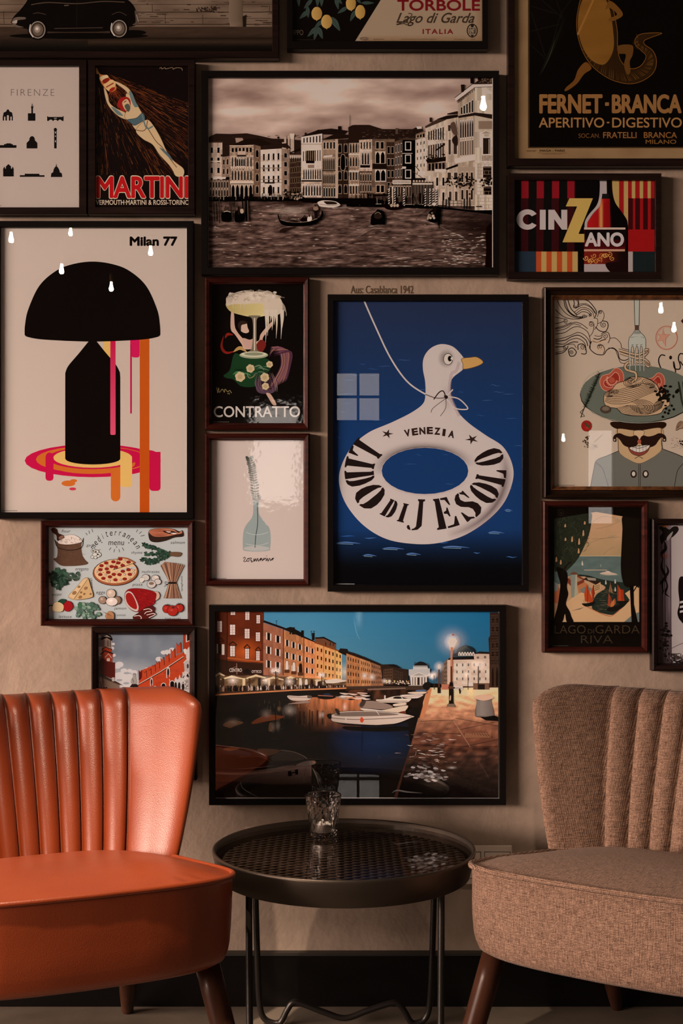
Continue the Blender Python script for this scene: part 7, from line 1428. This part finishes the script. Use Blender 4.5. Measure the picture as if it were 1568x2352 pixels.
for x, y, r in ((1038, 810, 34), (1150, 780, 34), (930, 840, 24)): A.ell(x, y, r, r*1.1, '#b7a096'); A.rect(x-r, y, x+r, 900, '#b7a096'); A.ell(x, y+4, r*.75, r*.9, '#120a09'); A.rect(x-r*.75, y+4, x+r*.75, 900, '#120a09')
A.poly([(1300, 520), (1330, 480), (1372, 480), (1372, 640), (1310, 640)], '#a0908a'); A.line([(1295, 520), (1330, 480), (1372, 482)], 8, '#c9b8b0'); A.ell(1350, 560, 14, 30, '#3a2f2c'); A.shape([(1295, 345), (1330, 340), (1340, 380), (1320, 410), (1300, 380)], '#c0b0a8'); A.shape([(1330, 380), (1360, 320), (1372, 330), (1372, 480), (1335, 470)], '#b5a39b')
A.poly([(1180, 860), (1180, 730), (1198, 700), (1215, 735), (1230, 725), (1245, 665), (1262, 720), (1290, 640), (1320, 620), (1372, 650), (1372, 900), (1180, 900)], '#b3a29b')
for x in (1195, 1240, 1290): A.shape([(x-14, 860), (x-14, 790), (x, 765), (x+14, 790), (x+14, 860)], '#1d1614')
A.poly([(1300, 860), (1340, 700), (1366, 700), (1366, 860)], '#8d7b75'); A.poly([(1330, 690), (1350, 650), (1366, 690), (1366, 705)], '#17100f')
for i in range(26): A.ell(R.uniform(1270, 1368), R.uniform(640, 840), 7, 9, R.choice(('#5d4e4a', '#d0c1ba', '#3a2f2c')), n=8)
for k in range(10): A.ell(1118+3*math.cos(k), 830-k*11, 6, 6, '#b7a096', n=8)
# tower and house at left
A.poly([(195, 470), (215, 500), (230, 455), (270, 450), (300, 490), (340, 470), (380, 510), (415, 515), (415, 735), (180, 650)], RDD); A.poly([(180, 500), (200, 455), (215, 500), (215, 640), (180, 640)], '#3a0e0a')
A.poly([(240, 400), (290, 360), (385, 395), (380, 510), (300, 490), (265, 455), (240, 470)], RD2); A.line([(285, 450), (330, 400), (372, 455)], 9, '#b79a8c'); 
for x in (315, 328, 341): A.shape([(x-5, 495), (x-5, 465), (x, 455), (x+5, 465), (x+5, 495)], '#c2aca2')
A.poly([(222, 405), (285, 352), (395, 395), (385, 408), (285, 370), (232, 415)], '#17100e'); A.poly([(250, 345), (285, 315), (372, 350), (372, 385), (285, 355), (245, 385)], RD2); A.poly([(240, 345), (285, 300), (380, 340), (375, 352), (285, 316), (248, 355)], '#17100e')
A.poly([(250, 225), (300, 175), (370, 210), (370, 340), (285, 305), (252, 335)], '#8a6a5a')
for x, w in ((265, 8), (282, 10), (310, 12), (330, 12), (352, 10)): A.rect(x, 225, x+w, 310, '#17100e'); A.rect(x+w+2, 222, x+w+6, 306, '#c0aaa0')
A.poly([(230, 215), (262, 170), (310, 150), (360, 165), (385, 215), (370, 235), (310, 195), (245, 225)], '#120c0b'); A.poly([(262, 180), (310, 160), (365, 195), (310, 180)], '#a08a7e')
A.poly([(180, 640), (300, 700), (420, 760), (515, 805), (470, 800), (472, 900), (180, 900)], '#6d5344'); A.poly([(180, 635), (300, 695), (420, 752), (520, 808), (470, 800), (330, 745), (180, 680)], '#33251e'); A.rect(376, 705, 410, 755, '#a5928a')
for x, y, w, h in ((270, 830, 44, 65), (372, 850, 26, 40), (402, 862, 44, 30)): A.rect(x, y, x+w, y+h, '#1d1512'); A.rect(x+w*.4, y, x+w*.55, y+h, '#6b5d58')
A.shape([(205, 850), (215, 760), (225, 700), (240, 695), (248, 740), (255, 790), (262, 850)], '#a5938a'); A.ell(235, 700, 9, 12, '#8a766c'); A.rect(200, 850, 270, 900, '#a5928a'); A.line([(225, 760), (245, 850)], 8, '#5f514b')
A.poly([(605, 825), (640, 780), (690, 790), (712, 805), (705, 870), (610, 870)], '#1a1512'); A.rect(600, 830, 640, 900, '#a59892'); A.shape([(618, 740), (640, 700), (650, 655), (675, 655), (680, 700), (690, 780), (625, 785)], '#8d8078'); A.line([(650, 650), (652, 670)], 6, '#2a2320'); A.line([(672, 650), (670, 670)], 6, '#2a2320'); A.line([(640, 720), (655, 770)], 8, '#4d433e')
picture('framed_poster', 'drawing of red castle battlements in a dark frame, half hidden behind the orange chair', (208.4, 1442, 450, 1794), (223, 1458, 434.6, 1778), M_FDARK, 'bevel', A)
# ---------------------------------------------------------------- chairs
def leather():
    m = mat('orange_leather', (0.28, 0.040, 0.009), 0.36, spec=0.65, coat=0.1, **{'Coat Roughness': 0.32}); mp = coords(m, (1, 1, 1))
    n = nd(m, 'ShaderNodeTexNoise', Scale=5.0, Detail=5.0); lk(m, mp, 0, n, 'Vector')
    r = ramp(m, [(0.3, (0.205, 0.032, 0.006)), (0.7, (0.265, 0.046, 0.010))]); lk(m, n, 'Fac', r, 'Fac'); lk(m, r, 0, BS(m), 'Base Color')
    v = nd(m, 'ShaderNodeTexVoronoi', Scale=520.0); lk(m, mp, 0, v, 'Vector'); n2 = nd(m, 'ShaderNodeTexNoise', Scale=18.0, Detail=4.0); lk(m, mp, 0, n2, 'Vector')
    ad = nd(m, 'ShaderNodeMath', operation='MULTIPLY_ADD'); ad.inputs[1].default_value = 0.35; lk(m, v, 'Distance', ad, 0); lk(m, n2, 'Fac', ad, 2)
    bump(m, ad, 0, 0.12, 0.004); return m
def tweed(name, base, hi, lo):
    m = mat(name, base, 0.85, spec=0.2); BS(m).inputs['Sheen Weight'].default_value = 0.06; BS(m).inputs['Sheen Roughness'].default_value = 0.5
    u = nd(m, 'ShaderNodeUVMap'); 
    mp = nd(m, 'ShaderNodeMapping'); lk(m, u, 0, mp, 'Vector')
    w1 = nd(m, 'ShaderNodeTexWave', Scale=120.0, Distortion=2.6, Detail=2.0); w1.wave_type = 'BANDS'; w1.bands_direction = 'X'; w1.inputs['Detail Scale'].default_value = 3.0; lk(m, mp, 0, w1, 'Vector')
    w2 = nd(m, 'ShaderNodeTexWave', Scale=120.0, Distortion=2.6, Detail=2.0); w2.wave_type = 'BANDS'; w2.bands_direction = 'Y'; w2.inputs['Detail Scale'].default_value = 3.0; lk(m, mp, 0, w2, 'Vector')
    mx = nd(m, 'ShaderNodeMath', operation='MULTIPLY'); lk(m, w1, 'Fac', mx, 0); lk(m, w2, 'Fac', mx, 1)
    sl = nd(m, 'ShaderNodeMapping'); sl.inputs['Scale'].default_value = (60, 420, 1); lk(m, u, 0, sl, 'Vector')
    n = nd(m, 'ShaderNodeTexNoise', Scale=1.0, Detail=4.0, Roughness=0.7); lk(m, sl, 0, n, 'Vector')
    s2 = nd(m, 'ShaderNodeMapping'); s2.inputs['Scale'].default_value = (420, 60, 1); lk(m, u, 0, s2, 'Vector')
    n2 = nd(m, 'ShaderNodeTexNoise', Scale=1.0, Detail=4.0, Roughness=0.7); lk(m, s2, 0, n2, 'Vector')
    av = nd(m, 'ShaderNodeMath', operation='ADD'); lk(m, n, 'Fac', av, 0); lk(m, n2, 'Fac', av, 1)
    a2 = nd(m, 'ShaderNodeMath', operation='MULTIPLY_ADD'); a2.inputs[1].default_value = 0.35; lk(m, mx, 0, a2, 0)
    hf = nd(m, 'ShaderNodeMath', operation='MULTIPLY'); hf.inputs[1].default_value = 0.5; lk(m, av, 0, hf, 0); lk(m, hf, 0, a2, 2)
    r = ramp(m, [(0.38, lo), (0.56, base), (0.78, hi)]); lk(m, a2, 0, r, 'Fac'); lk(m, r, 0, BS(m), 'Base Color')
    bump(m, a2, 0, 0.55, 0.0022); return m
M_LEATHER = leather()
M_TWEED = tweed('brown_tweed', (0.145, 0.082, 0.056), (0.38, 0.25, 0.18), (0.022, 0.011, 0.007))
M_LEGWOOD = wood('dark_walnut_leg', (0.042, 0.016, 0.009), 0.32, 0.4, 0.3, (30, 30, 5))

def back_mesh(nch, seam_top, seam_bot, hw_top, hw_bot, z0, z1):
    """channelled cocktail-chair back; u across, v forward (+), z up"""
    bm = bmesh.new(); uvl = bm.loops.layers.uv.new('UVMap')
    per = 14; NW = 20; NT = 56
    cols = []      # (side fraction) list: -1..1 with seam at +-q ; store (kind, f)
    for i in range(NW): cols.append(('w', -1, 1-i/NW))
    for c in range(nch):
        for k in range(per): cols.append(('c', c, k/per))
    cols.append(('c', nch-1, 1.0))
    for i in range(1, NW+1): cols.append(('w', 1, i/NW))
    def front(col, t):
        z = z0+(z1-z0)*t
        tt = t**0.9
        seam = seam_bot+(seam_top-seam_bot)*tt; hw = hw_bot+(hw_top-hw_bot)*tt
        if col[0] == 'c':
            u = -seam+2*seam*(col[1]+col[2])/nch; f = col[2]
            bul = 0.0235*max(0, 1-abs(2*f-1)**2.2)**0.55
        else:
            f = col[2]; u = col[1]*(seam+(hw-seam)*f)
            bul = 0.0235*math.sin(min(1, f/.42)*PI/2)**.62
        s = u/hw
        wrap = (0.095+0.105*tt)*abs(s)**2.6
        lean = -0.205-0.185*t+0.012*math.sin(PI*t)
        return u, lean+wrap+bul, z, hw
    RN = 0.045
    def outline(u, z, hw, t):
        """rounded upper corners: pull top edge down near the sides"""
        rc = 0.055
        du = abs(u)-(hw-rc)
        top = z1-0.024*(1-(u/hw)**2)
        if du > 0: top -= rc-math.sqrt(max(0, rc*rc-min(du, rc)**2))
        return z0+(z-z0)*(top-z0)/(z1-z0), top
    rows = []
    ts = []
    for j in range(NT+1):
        q = j/NT; ts.append(1-(1-q)**1.5)
    F = []; Bk = []
    for t in ts:
        fr = []; bk = []
        for c in cols:
            u, v, z, hw = front(c, t); z2, top = outline(u, z, hw, t)
            e = min(hw-abs(u), (top-z2)*1.0)
            r = 0.032; dv = 0
            if e < r: dv = r-math.sqrt(max(0, r*r-(r-e)**2))
            base = (u, v-dv, z2)
            fr.append(base)
            th = 0.062; dvb = 0
            sb = u/hw; vb = -0.205-0.185*t+0.012*math.sin(PI*t)+(0.095+0.105*t**.9)*abs(sb)**2.6-th+0.014
            if e < r: dvb = (r-math.sqrt(max(0, r*r-(r-e)**2)))*0.9
            bk.append((u, min(vb+dvb, v-dv-0.001), z2))
        F.append(fr); Bk.append(bk)
    def mk(G, flip):
        V = [[bm.verts.new(p) for p in row] for row in G]
        for j in range(len(G)-1):
            for i in range(len(G[0])-1):
                q = [V[j][i], V[j][i+1], V[j+1][i+1], V[j+1][i]]
                if flip: q.reverse()
                f = bm.faces.new(q)
                for l in f.loops: l[uvl].uv = (l.vert.co.x*1.0, l.vert.co.z*1.0)
        return V
    A_ = mk(F, True); B_ = mk(Bk, False)
    n = len(cols)
    def strip(a, b, flip):
        for i in range(len(a)-1):
            q = [a[i], a[i+1], b[i+1], b[i]]
            if flip: q.reverse()
            f = bm.faces.new(q)
            for l in f.loops: l[uvl].uv = (l.vert.co.x, l.vert.co.z)
    strip(A_[-1], B_[-1], False); strip(A_[0], B_[0], True)
    strip([r[0] for r in A_], [r[0] for r in B_], False); strip([r[-1] for r in A_], [r[-1] for r in B_], True)
    bmesh.ops.remove_doubles(bm, verts=bm.verts[:], dist=0.0004)
    return recalc(bm)
def seat_outline(hw_f, hw_b, vf, vb, bow, n=160):
    """closed plan outline, front bowed, corners rounded"""
    base = []
    for i in range(n):
        a = 2*PI*i/n; c, s = math.cos(a), math.sin(a); e = 0.36
        x = math.copysign(abs(c)**e, c); y = math.copysign(abs(s)**e, s)
        k = (y+1)/2; hw = hw_b+(hw_f-hw_b)*k
        v = vb+(vf-vb)*k+(bow*(1-x*x) if y > 0 else -0.03*(1-x*x))*abs(y)
        base.append((hw*x, v))
    return base
def seat_meshes(zp, zb, tilt, crown, R):
    out = seat_outline(0.280, 0.236, 0.245, -0.25, 0.028)
    n = len(out)
    zt = lambda u, v: zp+tilt*(v-0.245)
    bm = bmesh.new(); uvl = bm.loops.layers.uv.new('UVMap')
    rings = []
    def ring(k, zf): rings.append([bm.verts.new((u*k, (v-0.0)*k, zf(u, v))) for u, v in out])
    # underside, side, then crowned top
    ring(0.0001+0.55, lambda u, v: zb-0.002); ring(0.93, lambda u, v: zb-0.004); ring(0.962, lambda u, v: zb+0.002); ring(0.978, lambda u, v: zb+0.014)
    for f in (0.2, 0.4, 0.6, 0.8, 0.93): 
        kk = 0.98+0.02*f+0.006*math.sin(PI*f)
        rings.append([bm.verts.new((u*kk+0.0016*noise.noise((u*26, v*26, f*3)), v*kk+0.0016*noise.noise((u*26, v*26, 5+f*3)), zb+(zt(u, v)-zb)*f)) for u, v in out])
    ring(0.999, lambda u, v: zt(u, v)-0.002)
    for k in (0.985, 0.96, 0.92, 0.86, 0.78, 0.68, 0.56, 0.42, 0.27, 0.12):
        zc = crown*(1-k**2.6)
        pk = 0.0045*math.exp(-((k-0.93)/.05)**2)
        rings.append([bm.verts.new((u*k, v*k, zt(u*k, v*k)+zc+pk*noise.noise((u*40, v*40, 1.0)))) for u, v in out])
    for a, b in zip(rings, rings[1:]):
        for i in range(n): bm.faces.new((a[i], a[(i+1) % n], b[(i+1) % n], b[i]))
    c = bm.verts.new((0, 0, zt(0, 0)+crown)); 
    for i in range(n): bm.faces.new((rings[-1][i], rings[-1][(i+1) % n], c))
    bm.faces.new(rings[0][::-1])
    recalc(bm)
    for f in bm.faces:
        nn = f.normal
        for l in f.loops:
            p = l.vert.co
            l[uvl].uv = (p.x, p.y) if abs(nn.z) > .6 else ((p.x, p.z) if abs(nn.y) > abs(nn.x) else (p.y, p.z))
    pb = bmesh.new(); pl = pb.loops.layers.uv.new('UVMap')
    tube(pb, [(u*1.004, v*1.004, zt(u, v)+0.001) for u, v in out], 0.0052, 8, closed=True)
    recalc(pb)
    for f in pb.faces:
        for l in f.loops: l[pl].uv = (l.vert.co.x+l.vert.co.y, l.vert.co.z)
    return bm, pb
def chair(label, cat, m, loc, rot):
    t = thing('cocktail_chair', label, cat, loc, rot)
    s, p = seat_meshes(0.428, 0.281, 0.125, 0.032, None)
    so = obj('seat', s, m, t, True); obj('piping', p, m, so, True)
    obj('backrest', back_mesh(9, 0.212, 0.160, 0.332, 0.232, 0.29, 0.695), m, t, True)
    def leg(p0, p1, r0, r1):
        b = bmesh.new(); a, c = Vector(p0), Vector(p1)
        tube(b, [a+(c-a)*k for k in (0, .2, .5, .8, .97, 1)], [r0, r0*.98, r0*.84+r1*.16, r0*.5+r1*.5, r1, r1*.8], 20)
        obj('leg', recalc(b), M_LEGWOOD, t, True)
    for sx in (-1, 1):
        leg((sx*0.215, 0.19, 0.284), (sx*0.272, 0.262, 0.0), 0.0215, 0.0125)
        leg((sx*0.18, -0.18, 0.284), (sx*0.232, -0.40, 0.0), 0.0215, 0.0125)
    return t
# local +y is the seat front, +x = the sitter's right when looking along +y
def place(corner, th, side):
    """seat corner (side*-0.252, 0.245) at a world point; th = heading of the seat front from -y"""
    a = PI+th
    lx, ly = side*0.25, 0.245
    return (corner[0]-(lx*math.cos(a)-ly*math.sin(a)), corner[1]-(lx*math.sin(a)+ly*math.cos(a)), 0), a
L_, ra = place((-0.176, -0.632), math.radians(23), -1)
chair('orange leather chair with channelled back, left of the round table', 'chair', M_LEATHER, L_, ra)
L_, ra = place((0.210, -0.556), math.radians(-33), 1)
chair('brown tweed chair with channelled back, right of the round table', 'chair', M_TWEED, L_, ra)

# ---------------------------------------------------------------- round metal table
M_METAL = mat('dark_bronze_metal', (0.085, 0.069, 0.056), 0.40, 0.85)
_n = nd(M_METAL, 'ShaderNodeTexNoise', Scale=220.0); bump(M_METAL, _n, 'Fac', 0.02, 0.001)
M_WIRE = mat('black_wire', (0.02, 0.017, 0.015), 0.35, 0.5)
M_RIM = mat('satin_dark_rim', (0.10, 0.085, 0.072), 0.3, 0.9)
M_LATT = mat('dark_expanded_metal', (0.22, 0.18, 0.15), 0.4, 0.6)
M_TRAY = mat('polished_tray_base', (0.10, 0.082, 0.07), 0.12, 0.9)
M_TOPG = bpy.data.materials.new('smoked_table_glass'); M_TOPG.use_nodes = True
glazing(M_TOPG, 0.0, (0.86, 0.83, 0.80), 0.05)
TC = (0.0045, -0.318); HT = 0.408; RT = 0.2475
t = thing('side_table', 'round black metal table with glass top over a diamond lattice, between the chairs', 'table', (TC[0], TC[1], 0))
b = bmesh.new(); lathe(b, [(RT-0.006, HT-0.014), (RT-0.006, HT-0.002), (RT-0.003, HT), (RT, HT-0.002), (RT, HT-0.006), (RT-0.011, HT-0.050), (RT-0.014, HT-0.052), (RT-0.017, HT-0.050), (RT-0.008, HT-0.016)], 128, close=True)
obj('tray_rim', recalc(b), M_METAL, t, True)
b = bmesh.new(); lathe(b, [(0, HT-0.034), (RT-0.016, HT-0.034), (RT-0.016, HT-0.037), (0, HT-0.037)], 96); obj('tray_base', recalc(b), M_TRAY, t)
b = bmesh.new(); lathe(b, [(0, HT-0.0085), (RT-0.0075, HT-0.0085), (RT-0.0075, HT-0.0135), (0, HT-0.0135)], 96); obj('glass_top', recalc(b), M_TOPG, t)
b = bmesh.new(); rr = RT-0.020; N = 26
for dirn in (1, -1):
    ang = math.radians(33)*dirn; ca, sa = math.cos(ang), math.sin(ang); sp_ = 0.0165
    for k in range(-N, N+1):
        o_ = k*sp_
        if abs(o_) >= rr-.002: continue
        L = math.sqrt(rr*rr-o_*o_); z0 = HT-0.0245+(0.0015 if dirn > 0 else 0)
        hw, hh = 0.0021, 0.0028
        vs = []
        for sx in (-L, L):
            for du, dz in ((-hw, -hh), (hw, -hh), (hw*.5, hh), (-hw*1.4, hh)):
                vs.append(b.verts.new((sx*ca-(o_+du)*sa, sx*sa+(o_+du)*ca, z0+dz)))
        for q in ((0, 1, 2, 3), (7, 6, 5, 4), (0, 4, 5, 1), (1, 5, 6, 2), (2, 6, 7, 3), (3, 7, 4, 0)): b.faces.new([vs[i] for i in q])
obj('lattice', recalc(b), M_LATT, t)
# bent wire legs
lr = 0.0062
def wpt(px, py, d): return (WX(px, d)-TC[0], d-D-TC[1], WZ(py, d))
for sy, xs in ((1, 1.0), (-1, 0.97)):      # two continuous bent wires, each making a pair of legs
    P_ = [(-0.176, 0.125, HT-0.046), (-0.175, 0.140, 0.28), (-0.172, 0.165, 0.12), (-0.169, 0.185, 0.045), (-0.162, 0.190, 0.018), (-0.146, 0.190, 0.0075), (-0.128, 0.189, 0.0085), (-0.114, 0.187, 0.034), (-0.102, 0.186, 0.050), (-0.084, 0.186, 0.047), (-0.04, 0.186, 0.030), (0.003, 0.186, 0.018), (0.05, 0.186, 0.034), (0.094, 0.186, 0.048), (0.110, 0.186, 0.047), (0.122, 0.187, 0.032), (0.136, 0.189, 0.0085), (0.152, 0.190, 0.0075), (0.166, 0.190, 0.018), (0.173, 0.185, 0.045), (0.176, 0.165, 0.12), (0.179, 0.140, 0.28), (0.180, 0.125, HT-0.046)]
    b = bmesh.new(); tube(b, sp([(x*xs, y*sy, z) for x, y, z in P_], 5), lr, 12); obj('leg_wire', recalc(b), M_WIRE, t, True)

# ---------------------------------------------------------------- tumbler and tea light
M_GLASS = mat('clear_glass', (1, 1, 1), 0.0, spec=0.5); BS(M_GLASS).inputs['Transmission Weight'].default_value = 1.0; BS(M_GLASS).inputs['IOR'].default_value = 1.5
GX, GY = WX(742, 2.80), -0.20; GZ = HT-0.0084
b = bmesh.new(); n = 24; prof = [(0.0, 0.001), (0.022, 0.0), (0.0255, 0.003), (0.0262, 0.010), (0.0275, 0.022), (0.0292, 0.036), (0.031, 0.050), (0.0328, 0.064), (0.0338, 0.071), (0.0352, 0.0745), (0.0357, 0.0825), (0.0349, 0.0838), (0.0336, 0.0825), (0.0325, 0.072), (0.0295, 0.05), (0.0265, 0.03), (0.0240, 0.012), (0.020, 0.0095), (0.0, 0.0092)]
rings = []
for i, (r, z) in enumerate(prof):
    if r == 0: rings.append([b.verts.new((0, 0, z))]); continue
    rg = []
    for k in range(48):
        a = 2*PI*k/48; rr = r
        if 2 <= i <= 8:      # cut diamonds: ridges swap sides row by row
            ph = (k/4+(i % 2)*0.5) % 1; rr = r*(1.028-0.055*abs(2*ph-1))
        rg.append(b.verts.new((rr*math.cos(a), rr*math.sin(a), z)))
    rings.append(rg)
for A_, B_ in zip(rings, rings[1:]):
    for k in range(48):
        k2 = (k+1) % 48
        if len(A_) == 1: b.faces.new((A_[0], B_[k2], B_[k]))
        elif len(B_) == 1: b.faces.new((A_[k], A_[k2], B_[0]))
        else: b.faces.new((A_[k], A_[k2], B_[k2], B_[k]))
recalc(b)
g = obj('tumbler', b, M_GLASS); g.location = (GX, GY, GZ); tag(g, 'cut glass tumbler holding a tea light on the round table', 'glass')
M_WAX = mat('white_wax', (0.8, 0.74, 0.66), 0.45); BS(M_WAX).inputs['Subsurface Weight'].default_value = 0.2; BS(M_WAX).inputs['Subsurface Radius'].default_value = (0.01, 0.006, 0.004)
M_ALU = mat('thin_aluminium_cup', (0.72, 0.70, 0.68), 0.3, 1.0)
t = thing('tea_light', 'small white tea light inside the cut glass tumbler', 'candle', (GX, GY, GZ+0.0105))
b = bmesh.new(); lathe(b, [(0, 0.0), (0.0185, 0.0), (0.0190, 0.001), (0.0192, 0.0155), (0.0197, 0.016), (0.0187, 0.0158), (0.0184, 0.0012), (0, 0.0011)], 40); obj('cup', recalc(b), M_ALU, t, True)
b = bmesh.new(); lathe(b, [(0, 0.0014), (0.0182, 0.0014), (0.0182, 0.0140), (0.0165, 0.0138), (0.004, 0.0132), (0, 0.0132)], 40); obj('wax', recalc(b), M_WAX, t, True)
b = bmesh.new(); tube(b, [(0, 0, 0.013), (0.0005, 0, 0.018), (0.0015, 0.0003, 0.0205)], 0.0007, 6); obj('wick', b, M_CORD, t)

# ---------------------------------------------------------------- wall socket
M_PLAST = mat('ivory_plastic', (0.62, 0.53, 0.45), 0.35); M_PLASD = mat('socket_gap', (0.05, 0.04, 0.035), 0.6)
sx0, sx1 = WX(1040, 2.99), WX(1176, 2.99); sz1 = WZ(1943, 2.99); sz0 = sz1-0.081
t = thing('wall_socket', 'ivory double wall socket half hidden between the round table and tweed chair', 'socket', ((sx0+sx1)/2, 0, sz0))
cx = (sx1-sx0)/2
b = bmesh.new(); box(b, (-cx, -0.009, 0), (cx, 0, sz1-sz0), 0.002); obj('cover_plate', recalc(b), M_PLAST, t)
for k in (-1, 1):
    c = k*cx*.5; w = 0.0265; h0, h1 = 0.0135, sz1-sz0-0.0135
    b = bmesh.new(); box(b, (c-w-.0012, -0.0096, h0-.0012), (c+w+.0012, -0.0085, h1+.0012)); g = obj('socket_gap', b, M_PLASD, t)
    b = bmesh.new(); box(b, (c-w, -0.0112, h0), (c+w, -0.0085, h1), 0.0012); ins = obj('socket_insert', recalc(b), M_PLAST, t)
    b = bmesh.new()
    for dx in (-0.0095, 0.0095):
        vs = [b.verts.new((c+dx+0.0028*math.cos(2*PI*q/14), -0.01125, (h0+h1)/2+0.0028*math.sin(2*PI*q/14))) for q in range(14)]; b.faces.new(vs)
    obj('socket_hole', b, M_PLASD, ins)
